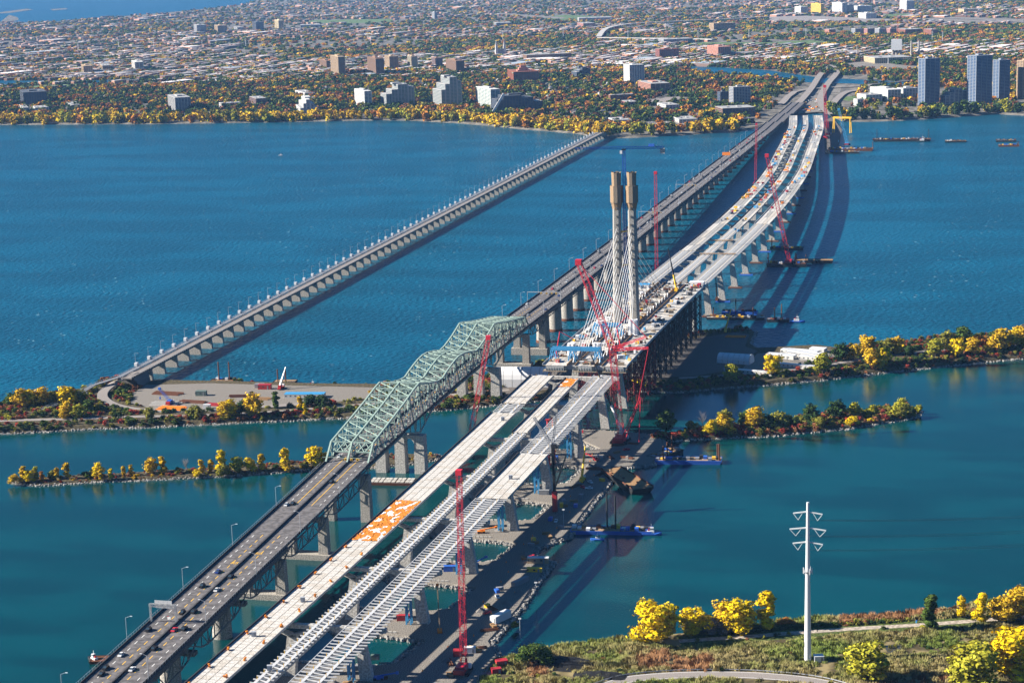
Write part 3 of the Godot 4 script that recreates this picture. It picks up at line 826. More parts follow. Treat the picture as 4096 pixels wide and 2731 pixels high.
	for i in range(1, n):
		piece(t, "top_strut", tops[0][i], tops[1][i], 0.7, 0.8, M.truss_green)
		piece(t, "top_strut", tops[1][i], tops[2][i], 0.7, 0.8, M.truss_green)
		for p in 2:
			if i < n - 1:
				piece(t, "lateral_brace", tops[p][i], tops[p + 1][i + 1], 0.5, 0.5, M.truss_green)
				piece(t, "lateral_brace", tops[p + 1][i], tops[p][i + 1], 0.5, 0.5, M.truss_green)
			# sway frame hanging below the strut
			var drop = minf(5.0, tops[p][i].y - obh(tops[p][i].z) - 6.5)
			var lo0 = tops[p][i] + Vector3(0, -drop, 0)
			var lo1 = tops[p + 1][i] + Vector3(0, -drop, 0)
			piece(t, "sway_strut", lo0, lo1, 0.5, 0.5, M.truss_green)
			var mid = (tops[p][i] + tops[p + 1][i]) * 0.5
			piece(t, "sway_brace", lo0, mid, 0.35, 0.35, M.truss_green)
			piece(t, "sway_brace", lo1, mid, 0.35, 0.35, M.truss_green)
		var zc = tops[0][i].z
		piece(t, "truss_floor_beam", Vector3(OX - 15, obh(zc) - 1.9, zc), Vector3(OX + 15, obh(zc) - 1.9, zc), 0.6, 1.5, M.truss_green)
	# portal bracing at both ends
	for i in [1, n - 1]:
		for p in 2:
			for q in 3:
				var x0: Vector3 = tops[p][i]
				var x1: Vector3 = tops[p + 1][i]
				var u = x0.lerp(x1, q / 3.0)
				var w = x0.lerp(x1, (q + 1) / 3.0)
				var dn = Vector3(0, -5.5, 3.6 if i == 1 else -3.6)
				piece(t, "portal_brace", u, w + dn, 0.55, 0.55, M.truss_green)
				piece(t, "portal_brace", u + dn, w, 0.55, 0.55, M.truss_green)
			var dn2 = Vector3(0, -5.5, 3.6 if i == 1 else -3.6)
			piece(t, "portal_beam", tops[p][i] + dn2, tops[p + 1][i] + dn2, 0.8, 0.9, M.truss_green)
	# railing on the outer top chords
	for x in [-16.0, 16.0]:
		var rail := MB.new()
		z = -640.0
		while z > -1150.0:
			rail.bar(Vector3(OX + x, obh(z) + 0.2, z), Vector3(OX + x, obh(z) + 1.9, z), 0.1, 0.1)
			rail.bar(Vector3(OX + x, obh(z) + 1.9, z), Vector3(OX + x, obh(z - 3) + 1.9, z - 3), 0.1, 0.1)
			z -= 3.0
		add("railing", rail, M.galvanised, t)

func build_ice_dam():
	# the ice-control dam: wall piers 27.43 m apart, a service road and a gantry of gate boxes along its left side
	var t = thing("ice_control_bridge", "long low concrete ice control dam with service road on wall piers", "bridge")
	var x0 = -723.0
	var zs := []
	var z = -1537.0
	while z > -3620.0:
		zs.append(z)
		z -= 27.43
	var far = zs[-1] - 20.0
	for i in zs.size():
		z = zs[i]
		var pr := Node3D.new()
		pr.name = "pier"
		t.add_child(pr, true)
		var b := MB.new()
		b.hull([Vector3(-729.5, -1, z + 1.7), Vector3(-716.2, -1, z + 1.7), Vector3(-715.6, -1, z), Vector3(-716.2, -1, z - 1.7), Vector3(-729.5, -1, z - 1.7), Vector3(-730.6, -1, z)],
			[Vector3(-728.8, 11.2, z + 1.4), Vector3(-717.2, 11.2, z + 1.4), Vector3(-716.8, 11.2, z), Vector3(-717.2, 11.2, z - 1.4), Vector3(-728.8, 11.2, z - 1.4), Vector3(-729.4, 11.2, z)])
		add("pier_wall", b, M.concrete, pr)
		block(pr, "gate_box", Vector3(-731.5, 14.4, z), Vector3(2.6, 3.0, 3.6), M.white_metal)
		var lp := MB.new()
		lp.tube(Vector3(-732.2, 15.9, z), Vector3(-732.2, 24.5, z), 0.16, 0.12, 6)
		lp.bar(Vector3(-732.2, 24.4, z), Vector3(-729.4, 24.6, z), 0.14, 0.14)
		lp.box(Vector3(-729.2, 24.5, z), Vector3(0.9, 0.25, 0.4))
		add("lamp_post", lp, M.galvanised, pr)
	# deck in lengths from pier to pier
	var ends = [-1490.0, -1510.0] + zs + [far]
	for i in ends.size() - 1:
		var a = Vector3(0, 0, ends[i])
		var b = Vector3(0, 0, ends[i + 1] + 0.2)
		piece(t, "road_slab", a + Vector3(-719.4, 12.3, 0), b + Vector3(-719.4, 12.3, 0), 7.6, 1.0, M.asphalt_pale)
		piece(t, "edge_girder", a + Vector3(-715.3, 12.1, 0), b + Vector3(-715.3, 12.1, 0), 0.7, 1.9, M.dark_concrete)
		piece(t, "inner_girder", a + Vector3(-723.2, 11.6, 0), b + Vector3(-723.2, 11.6, 0), 1.0, 2.4, M.dark_concrete)
		piece(t, "gate_girder", a + Vector3(-728.4, 12.4, 0), b + Vector3(-728.4, 12.4, 0), 3.6, 1.2, M.grey_metal)
		piece(t, "track_rail", a + Vector3(-725.0, 13.3, 0), b + Vector3(-725.0, 13.3, 0), 0.5, 1.0, M.galvanised)
	var rail := MB.new()
	var posts := MB.new()
	z = -1490.0
	while z > far:
		for x in [-715.2, -723.4, -726.2, -730.2]:
			rail.bar(Vector3(x, 14.1, z), Vector3(x, 14.1, z - 4.5), 0.13, 0.13)
			rail.bar(Vector3(x, 13.5, z), Vector3(x, 13.5, z - 4.5), 0.1, 0.1)
			rail.bar(Vector3(x, 12.8, z), Vector3(x, 14.1, z), 0.14, 0.14)
		posts.box(Vector3(-714.9, 12.6, z), Vector3(0.7, 1.2, 0.9))
		z -= 4.5
	add("railings", rail, M.galvanised, t)
	add("parapet_posts", posts, M.pale_concrete, t)
	# abutments and the lattice footbridge that carries the left side to the dike
	var ab := MB.new()
	ab.hull([Vector3(-731, -1, -1505), Vector3(-709, -1, -1500), Vector3(-713, -1, -1526), Vector3(-730, -1, -1526)], [Vector3(-730, 11.8, -1500), Vector3(-715.5, 11.8, -1495), Vector3(-715.5, 11.8, -1526), Vector3(-729, 11.8, -1526)])
	add("abutment", ab, M.dark_concrete, t)
	ab = MB.new()
	ab.hull([Vector3(-731, -1, far), Vector3(-714, -1, far), Vector3(-714, -1, far - 34), Vector3(-731, -1, far - 34)], [Vector3(-730, 12.6, far), Vector3(-715.2, 12.6, far), Vector3(-715.2, 10, far - 34), Vector3(-730, 10, far - 34)])
	add("abutment", ab, M.concrete, t)
	var walk = [Vector3(-727, 13.0, -1490), Vector3(-742.8,9.5,-1474.9), Vector3(-744.5,7.5,-1448.9), Vector3(-750.6,5.4,-1420.7), Vector3(-755.8,4.0,-1399.8)]
	for i in walk.size() - 1:
		piece(t, "conveyor_walkway", walk[i], walk[i + 1], 4.2, 0.8, M.grey_metal)
		var w := MB.new()
		for s in [-2.0, 2.0]:
			var d: Vector3 = (walk[i + 1] - walk[i])
			var sd = Vector3(-d.z, 0, d.x).normalized() * s
			var k = 12
			for j in k:
				var p = walk[i] + d * (j / float(k)) + sd
				var q = walk[i] + d * ((j + 1) / float(k)) + sd
				w.bar(p, p + Vector3(0, 1.8, 0), 0.16, 0.16)
				w.bar(p + Vector3(0, 1.8, 0), q + Vector3(0, 1.8, 0), 0.18, 0.18)
				w.bar(p, q + Vector3(0, 1.8, 0), 0.1, 0.1)
		add("walkway_railing", w, M.steel, t)
		var mid: Vector3 = walk[i].lerp(walk[i + 1], 0.5)
		if mid.y > 5.0: piece(t, "walkway_trestle", Vector3(mid.x, 1.0, mid.z), mid, 1.4, 1.0, M.grey_metal)

func new_pier(t: Node3D, z: float, wet: bool, y0 := 1.5):
	var pr := Node3D.new()
	pr.name = "pier"
	t.add_child(pr, true)
	var c = nb(z)
	var top = c.y - 9.5
	for s in [-1.0, 1.0]:
		var xb = c.x + s * 21.0
		var xt = c.x + s * (21.0 - 0.12 * (top - y0))
		var b := MB.new()
		b.hull([Vector3(xb - 3.4, y0, z + 2.2), Vector3(xb + 3.4, y0, z + 2.2), Vector3(xb + 3.4, y0, z - 2.2), Vector3(xb - 3.4, y0, z - 2.2)],
			[Vector3(xt - 2.5, top, z + 1.8), Vector3(xt + 2.5, top, z + 1.8), Vector3(xt + 2.5, top, z - 1.8), Vector3(xt - 2.5, top, z - 1.8)])
		add("leg", b, M.pale_concrete, pr)
		# the two arms of the W-shaped crosshead
		for e in [[s * 30.5, 1.0], [s * 4.0, 1.0]]:
			b = MB.new()
			var q = Vector3(c.x + e[0], c.y - 4.6, z)
			var p = Vector3(xt, top + 0.4, z)
			var sx = signf(q.x - p.x)
			b.hull([p + Vector3(-2.4, -0.4, 1.7), p + Vector3(2.4, -0.4, 1.7), p + Vector3(2.4, -0.4, -1.7), p + Vector3(-2.4, -0.4, -1.7)],
				[q + Vector3(-2.2, 0, 1.7) + Vector3(0, 0, 0), q + Vector3(2.2, 0, 1.7), q + Vector3(2.2, 0, -1.7), q + Vector3(-2.2, 0, -1.7)])
			add("crosshead_arm", b, M.pale_concrete, pr)
	piece(pr, "crosshead_beam", Vector3(c.x - 32.5, c.y - 4.0, z), Vector3(c.x + 32.5, c.y - 4.0, z), 3.0, 2.2, M.pale_concrete)
	if wet:
		for s in [-1.0, 1.0]:
			block(pr, "footing", Vector3(c.x + s * 21.0, 0.4, z), Vector3(11, 2.2, 9), M.dark_concrete)
			block(pr, "work_float", Vector3(c.x + s * 21.0 + 1.0, 0.5, z + 5.5), Vector3(15, 1.4, 3.0), M.rust if int(-z / 80.0) % 2 else M.crane_blue)
	return pr

func girder_pair(t: Node3D, z0: float, z1: float, off: float, half: float, tip: float, filled: Array, m_panel: Material, cols: int, step := 4.0):
	# steel box girders, V bracing, outriggers and, where it is laid, the precast deck
	var z = z0
	while z > z1 + 0.1:
		var zn = maxf(z - 28.0, z1)
		for s in [-1.0, 1.0]:
			piece(t, "girder", nb(z, off + s * half, -2.2), nb(zn, off + s * half, -2.2), 1.3, 2.9, M.steel)
			piece(t, "girder_flange", nb(z, off + s * half, -0.62), nb(zn, off + s * half, -0.62), 1.7, 0.25, M.steel_white)
		z = zn
	z = z0 - 1.0
	var k = 0
	while z > z1 + 0.5:
		var c = nb(z, off)
		var laid = false
		for f in filled:
			if z <= f[0] and z >= f[1]: laid = true
		if not laid:
			for s in [-1.0, 1.0]:
				var root = c + Vector3(s * (half + 0.6), -0.75, 0)
				piece(t, "outrigger", root, c + Vector3(s * tip, -0.55, 0), 0.5, 0.55, M.steel_white)
				if k % 2 == 0: piece(t, "safety_post", root + Vector3(0, 0.2, 0), root + Vector3(0, 2.0, 0), 0.22, 0.22, M.yellow)
			if half > 3.6:
				piece(t, "tip_beam", nb(z, off - tip, -0.5), nb(z - step, off - tip, -0.5), 0.3, 0.4, M.steel_white)
			var zig = nb(z - step * 0.5, off)
			piece(t, "cross_brace", c + Vector3(-half, -0.7, 0), zig + Vector3(half, -0.7, 0), 0.4, 0.4, M.steel_white)
			piece(t, "cross_brace", zig + Vector3(half, -0.7, 0), nb(z - step, off - half, -0.7), 0.4, 0.4, M.steel_white)
			piece(t, "bottom_brace", c + Vector3(-half, -3.2, 0), c + Vector3(half, -3.2, 0), 1.2, 0.5, M.deck_panel_warm)
		k += 1
		z -= step
	for f in filled:
		z = f[0]
		while z > f[1] + 0.1:
			var zn = maxf(z - step, f[1])
			var w = 2.0 * tip / cols
			for i in cols:
				var x = off - tip + w * (i + 0.5)
				var mm = [m_panel, M.deck_panel, M.deck_panel_warm][(hash(Vector2i(int(z), i)) >> 3) % 3] if m_panel == M.deck_panel else m_panel
				piece(t, "deck_panel", nb(z - 0.2, x, -0.2), nb(zn + 0.2, x, -0.2), w - 0.4, 0.4, mm)
			z = zn
		var parts = int((f[0] - f[1]) / 40.0) + 1
		for i in parts:
			var za = lerpf(f[0], f[1], float(i) / parts)
			var zb = lerpf(f[0], f[1], float(i + 1) / parts)
			piece(t, "joint_bed", nb(za, off, -0.5), nb(zb, off, -0.5), tip * 2.0 - 0.6, 0.2, M.black_steel)
			for s in [-1.0, 1.0]:
				piece(t, "edge_upstand", nb(za, off + s * (tip + 0.2), 0.25), nb(zb, off + s * (tip + 0.2), 0.25), 0.4, 1.4, M.barrier if s < 0 else M.pale_concrete)

func tarp(t: Node3D, called: String, z0: float, z1: float, off: float, half: float, seed_: int):
	# crumpled orange insulated tarpaulins with pale patches
	var r := RandomNumberGenerator.new()
	r.seed = seed_
	var b := MB.new()
	var w := MB.new()
	var nx = int(half * 2.0 / 0.7)
	var nz = int(absf(z1 - z0) / 0.9)
	var g := []
	for i in nz + 1:
		var row := []
		for j in nx + 1:
			var z = lerpf(z0, z1, float(i) / nz)
			var p = nb(z, off - half + 2.0 * half * j / nx, 0.12)
			p.y += r.randf() * 0.75 * (0.3 + absf(noise.get_noise_2d(p.x * 40.0, p.z * 40.0)))
			p.x += r.randf_range(-0.2, 0.2); p.z += r.randf_range(-0.3, 0.3)
			row.append(p)
		g.append(row)
	for i in nz:
		for j in nx:
			var pale = noise.get_noise_2d(i * 22.0 + seed_ * 100, j * 34.0) > 0.22
			(w if pale else b).quad(g[i][j], g[i + 1][j], g[i + 1][j + 1], g[i][j + 1])
	add(called, b, M.tarp, t)
	add("pale_insulation_sheet", w, M.white_sheet, t)

func build_new_bridge():
	var t = thing("approach_viaduct", "unfinished near viaduct of the new bridge with open steel girders and white deck", "bridge")
	for z in [-795.0, -882.0, -968.0, -1056.0, -1143.0, -1230.0, -1322.0]:
		new_pier(t, z, false, 2.2)
	girder_pair(t, -700.0, -1398.0, -25.0, 4.4, 9.0, [[-700.0, -1285.0], [-1312.0, -1396.0]], M.deck_panel, 4)
	girder_pair(t, -700.0, -1392.0, 0.3, 2.7, 5.3, [[-1236.0, -1390.0]], M.deck_panel, 3)
	girder_pair(t, -700.0, -1405.0, 23.6, 4.2, 10.0, [[-1090.0, -1186.0]], M.deck_panel, 4)
	tarp(t, "orange_tarpaulin", -1003.0, -1078.0, -25.0, 8.0, 3)
	tarp(t, "orange_tarpaulin", -1362.0, -1388.0, 0.0, 4.9, 8)
	# white pier segments waiting at the open end
	var pr = new_pier(t, -1408.0, false, 2.2)
	# the second viaduct, curving to the far shore
	var f = thing("far_viaduct", "curving far viaduct of the new bridge on slanted concrete piers", "bridge")
	var z = -1874.0
	while z > -3620.0:
		new_pier(f, z, true, 1.2)
		z -= 81.5
	for a in [[-25.0, 8.3, -1800.0], [24.5, 8.8, -1800.0], [-1.0, 5.6, -1800.0]]:
		var off: float = a[0]
		var tip: float = a[1]
		var openz = -2010.0 if off < -5 else (-2230.0 if off > 5 else -2190.0)
		girder_pair(f, a[2], openz, off, 4.0 if tip > 6 else 2.6, tip, [], M.deck_panel, 4)
		z = openz
		while z > -3915.0:
			var zn = maxf(z - 20.0, -3915.0)
			var cols = 4 if tip > 6 else 3
			var w = 2.0 * tip / cols
			for i in cols:
				piece(f, "deck_strip", nb(z, off - tip + w * (i + 0.5), -0.2), nb(zn + 0.25, off - tip + w * (i + 0.5), -0.2), w - 0.45, 0.45, [M.deck_panel, M.deck_panel_grey, M.deck_panel_warm, M.deck_panel_grey, M.wall_grey][(hash(Vector3i(int(z / 60.0), i, int(off)))) % 5])
			piece(f, "girder_box", nb(z, off, -2.2), nb(zn, off, -2.2), tip * 1.2, 3.2, M.steel)
			piece(f, "joint_bed", nb(z, off, -0.55), nb(zn, off, -0.55), tip * 2.0 - 0.8, 0.25, M.dark_concrete)
			for s in [-1.0, 1.0]:
				piece(f, "edge_upstand", nb(z, off + s * (tip + 0.2), 0.2), nb(zn, off + s * (tip + 0.2), 0.2), 0.4, 1.2, M.barrier if s < 0 and off < 0 else M.pale_concrete)
			z = zn
	for zz in [-1985.0, -2085.0]:   # travelling work platforms across the open girders
		piece(f, "work_platform", nb(zz, -8.0, 0.7), nb(zz, 30.0 if zz > -2000 else 12.0, 0.7), 3.4, 0.7, M.timber_pale)

func build_tower():
	var t = thing("cable_stayed_span", "cable stayed main span with twin tower legs, white stays and cluttered deck", "bridge")
	# deck of the main span
	var z = -1432.0
	while z > -1800.0:
		var zn = maxf(z - 12.0, -1800.0)
		for a in [[-24.0, 9.6], [0.0, 7.5], [23.5, 9.6]]:
			var w = a[1] * 2.0 / 3.0
			for i in 3:
				piece(t, "deck_panel", nb(z, a[0] - a[1] + w * (i + 0.5), -0.2), nb(zn + 0.2, a[0] - a[1] + w * (i + 0.5), -0.2), w - 0.2, 0.4, [M.deck_panel, M.deck_panel_grey, M.deck_panel_warm][(hash(Vector3i(int(z), i, int(a[0])))) % 3])
			piece(t, "girder_box", nb(z, a[0], -2.3), nb(zn, a[0], -2.3), a[1] * 1.5, 3.4, M.steel)
		for x in [-11.5, 10.5]:
			piece(t, "cross_girder", nb(z - 4, x - 4.0, -2.3), nb(z - 4, x + 4.0, -2.3), 2.2, 3.0, M.steel)
		for x in [-33.9, -14.2, -7.7, 7.7, 13.7, 33.4]:
			piece(t, "parapet_form", nb(z, x, 0.5), nb(zn, x, 0.5), 0.4, 1.4, M.timber if absf(x) < 30 else M.galvanised)
		z = zn
	new_pier(t, -1475.0, false, 2.2)
	new_pier(t, -1792.0, false, 1.2)
	# scaffold shelf under the near edge
	for x in [-24.0, 0.0, 23.5]:
		piece(t, "edge_scaffold", nb(-1434.0, x - 9.5, -4.6), nb(-1434.0, x + 9.5, -4.6), 7.0, 0.5, M.plywood)
		for i in 9:
			piece(t, "scaffold_frame", nb(-1431.5, x - 9.0 + i * 2.25, -6.8), nb(-1431.5, x - 9.0 + i * 2.25, -1.2), 0.3, 0.3, M.truss_dark)
	# tower legs
	var tz = -1600.0
	var dk = nb(tz).y
	for s in [-1.0, 1.0]:
		var leg := Node3D.new()
		leg.name = "tower_leg"
		t.add_child(leg, true)
		var rings = [[2.0, 12.0, 4.2, 5.0], [dk, 7.6, 3.8, 4.2], [dk + 50, 6.9, 3.5, 3.9], [151.0, 6.5, 3.2, 3.5], [172.0, 6.5, 3.0, 3.4]]
		for i in rings.size() - 1:
			var a = rings[i]
			var b = rings[i + 1]
			var bm := MB.new()
			var lo := []
			var hi := []
			for q in [[-1.0, 0.6], [-0.6, 1.0], [0.6, 1.0], [1.0, 0.6], [1.0, -0.6], [0.6, -1.0], [-0.6, -1.0], [-1.0, -0.6]]:
				lo.append(Vector3(-299.5 + s * a[1] + q[0] * a[2], a[0], tz + q[1] * a[3]))
				hi.append(Vector3(-299.5 + s * b[1] + q[0] * b[2], b[0], tz + q[1] * b[3]))
			bm.hull(lo, hi)
			add("leg_shaft", bm, M.tower_concrete, leg)
		for i in 11:   # stay anchor boxes up the near face
			var y = 75.0 + i * 7.2
			var x = -299.5 + s * lerpf(7.0, 5.9, (y - 60) / 90.0)
			block(leg, "stay_anchor", Vector3(x, y, tz + 3.9), Vector3(1.3, 1.6, 0.9), M.dark_concrete)
		# timber climbing formwork at the head
		for fw in [[145.0, 151.5, 4.9, 5.0, M.timber_pale], [151.5, 165.5, 5.5, 5.6, M.plywood], [165.5, 177.0, 4.3, 4.6, M.plywood]]:
			var k = 10
			for i in k:
				var a0 = TAU * i / k
				var a1 = TAU * (i + 1) / k
				var cx = Vector3(-299.5 + s * 6.6, 0, tz)
				var p0 = cx + Vector3(cos(a0) * fw[2], 0, sin(a0) * fw[3])
				var p1 = cx + Vector3(cos(a1) * fw[2], 0, sin(a1) * fw[3])
				var fl = 0.75 if fw[0] < 150.0 else (1.0 if fw[0] < 160 else 0.9)
				var q0 = cx + (p0 - cx) * fl
				var q1 = cx + (p1 - cx) * fl
				var bm := MB.new()
				var dy = (0.6 if i % 2 else 0.0)
				var inn = 0.92
				bm.hull([q0 + Vector3(0, fw[0], 0), cx + (q0 - cx) * inn + Vector3(0, fw[0], 0), cx + (q1 - cx) * inn + Vector3(0, fw[0], 0), q1 + Vector3(0, fw[0], 0)],
					[p0 + Vector3(0, fw[1] + dy, 0), cx + (p0 - cx) * inn + Vector3(0, fw[1] + dy, 0), cx + (p1 - cx) * inn + Vector3(0, fw[1] + dy, 0), p1 + Vector3(0, fw[1] + dy, 0)])
				add("formwork_panel", bm, fw[4] if i % 3 else M.timber_pale, leg)
		for i in 5:
			block(leg, "red_prop", Vector3(-299.5 + s * 6.0 + rng.randf_range(-2, 2), 175.2, tz + rng.randf_range(-2, 2)), Vector3(0.5, 1.6, 0.5), M.hoist_red)
		var sc := MB.new()
		sc.lattice(Vector3(-299.5 + s * 9.3, dk, tz - 2), Vector3(-299.5 + s * 9.6, 138.0, tz - 2), 1.6, 1.6, 0.16, 3.0)
		add("hoist_mast", sc, M.galvanised, leg)
	var hm := MB.new()
	hm.lattice(Vector3(-301.0, dk, tz - 5), Vector3(-301.0, 150.0, tz - 5), 2.2, 2.2, 0.2, 3.0)
	add("stair_mast", hm, M.galvanised, t)
	for y in [97.0, 126.0]:
		piece(t, "tie_beam", Vector3(-303.5, y, tz - 1), Vector3(-295.5, y + 0.8, tz - 1), 0.8, 1.0, M.yellow)
	# stays
	for s in [-1.0, 1.0]:
		for i in 10:
			var y = 72.0 + i * 6.4
			var x = -299.5 + s * lerpf(7.2, 6.1, (y - 50) / 90.0)
			var zb = -1566.0 + i * 13.6
			piece(t, "stay_cable", Vector3(x, y, tz + 2.8), nb(zb, s * 10.5 - 1.0, 0.6), 0.45, 0.45, M.cable_white, true)
			if i < 8:
				piece(t, "stay_cable", Vector3(x, y + 2, tz - 2.8), nb(-1634.0 - i * 13.0, s * 10.5 - 1.0, 0.6), 0.45, 0.45, M.cable_white, true)
				piece(t, "anchor_pipe", nb(-1634.0 - i * 13.0 + 1.5, s * 10.5 - 1.0, 0.1), nb(-1634.0 - i * 13.0 - 1.5, s * 10.5 - 1.0, 3.4), 0.9, 0.9, M.white_metal, true)
			piece(t, "anchor_pipe", nb(zb - 1.5, s * 10.5 - 1.0, 3.4), nb(zb + 1.5, s * 10.5 - 1.0, 0.1), 0.9, 0.9, M.white_metal, true)
	# falsework towers under the right half of the deck
	var fz = -1500.0
	var fi = 0
	while fz > -1775.0:
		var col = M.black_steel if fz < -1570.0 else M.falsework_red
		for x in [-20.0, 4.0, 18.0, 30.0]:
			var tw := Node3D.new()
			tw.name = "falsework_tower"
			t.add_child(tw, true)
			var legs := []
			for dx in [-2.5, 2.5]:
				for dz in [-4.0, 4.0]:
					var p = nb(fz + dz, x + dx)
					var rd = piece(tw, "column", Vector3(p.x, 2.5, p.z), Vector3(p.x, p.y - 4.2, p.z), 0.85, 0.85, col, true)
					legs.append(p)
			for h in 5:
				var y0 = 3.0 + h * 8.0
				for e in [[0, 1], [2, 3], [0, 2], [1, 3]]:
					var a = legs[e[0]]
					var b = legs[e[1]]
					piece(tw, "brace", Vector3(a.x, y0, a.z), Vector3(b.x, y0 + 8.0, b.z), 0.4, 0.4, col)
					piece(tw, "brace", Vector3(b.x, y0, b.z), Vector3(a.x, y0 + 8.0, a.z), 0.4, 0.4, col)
		fz -= 24.0
		fi += 1
	# blue launching gantries and wrapped formwork on the deck
	var gz = [-1450.0, -1545.0]
	for gi in 2:
		var c = nb(gz[gi])
		var lab = ["bright blue girder gantry at the near edge of the main span", "blue girder gantry between wrapped formworks at the tower foot"][gi]
		var g = thing("launching_gantry", lab, "gantry", c, 0.0, "blue gantries on the new deck")
		var span = 34.0 if gi == 0 else 20.0
		for dz in [-3.0, 3.0]:
			piece(g, "main_girder", Vector3(-span * 0.9, 9.5, dz), Vector3(span * 0.25, 9.5, dz), 1.0, 2.2, M.bright_blue)
		for x in [-span * 0.85, -span * 0.4, span * 0.2]:
			var lt := MB.new()
			for dz in [-3.0, 3.0]:
				for dx in [-3.0, 3.0]:
					lt.bar(Vector3(x + dx, 0.2, dz * 1.3), Vector3(x + dx * 0.5, 8.4, dz), 0.6, 0.6)
				lt.bar(Vector3(x - 3, 0.4, dz * 1.3), Vector3(x + 1.5, 8.0, dz), 0.4, 0.4)
				lt.bar(Vector3(x + 3, 0.4, dz * 1.3), Vector3(x - 1.5, 8.0, dz), 0.4, 0.4)
			add("support_leg", lt, M.bright_blue, g)
	var wi = 0
	for a in [[-1470.0, -19.0, 7.5, 9.5], [-1475.0, 0.5, 7.5, 9.0], [-1548.0, -13.5, 7.0, 12.0], [-1552.0, 14.0, 8.5, 12.5]]:
		var b := MB.new()
		var c = nb(a[0], a[1], 0.1)
		var lo := []
		var mid := []
		var hi := []
		for i in 16:   # folds of the white sheeting
			var th = TAU * i / 16.0
			var rr = a[2] * (0.5 + 0.05 * (i % 2)) / maxf(absf(cos(th)), absf(sin(th))) * 0.92
			rr = minf(rr, a[2] * 0.64)
			lo.append(c + Vector3(cos(th) * rr, 0, -sin(th) * rr * 0.8))
			hi.append(c + Vector3(cos(th) * rr * 0.86, a[3] + rng.randf_range(-0.5, 0.5), -sin(th) * rr * 0.7))
		b.hull(lo, hi)
		tag(add("wrapped_formwork", b, M.white_sheet), ["white sheeted formwork block on the left of the near deck edge", "white sheeted formwork block beside the blue near gantry", "tall white wrapped formwork left of the tower foot", "largest white wrapped formwork right of the tower foot"][wi], "formwork", "wrapped formwork blocks")
		wi += 1
	# tower crane
	var k = thing("tower_crane", "blue tower crane standing between the two tower heads", "crane", Vector3(-299.5, dk, tz - 2.0))
	var m := MB.new()
	m.lattice(Vector3.ZERO, Vector3(0, 150.0, 0), 2.2, 2.2, 0.3, 2.6)
	add("mast", m, M.crane_blue, k)
	m = MB.new()
	m.lattice(Vector3(0, 151.0, 0), Vector3(-40, 151.6, 9), 1.9, 1.3, 0.28, 2.6)
	add("jib", m, M.crane_blue, k)
	m = MB.new()
	m.lattice(Vector3(0, 151.0, 0), Vector3(33, 150.4, -8), 1.9, 1.6, 0.28, 2.6)
	m.box(Vector3(23, 152.6, -5.5), Vector3(5, 2.2, 2))
	add("counter_jib", m, M.crane_blue, k)
	block(k, "counterweight", Vector3(32, 147.5, -7.8), Vector3(4.0, 4.4, 2.0), M.pale_concrete)
	block(k, "cab", Vector3(-2.0, 147.5, 1.2), Vector3(2.0, 2.6, 2.0), M.white_metal)
	block(k, "slewing_ring", Vector3(0, 149.6, 0), Vector3(3.2, 1.2, 3.2), M.black)

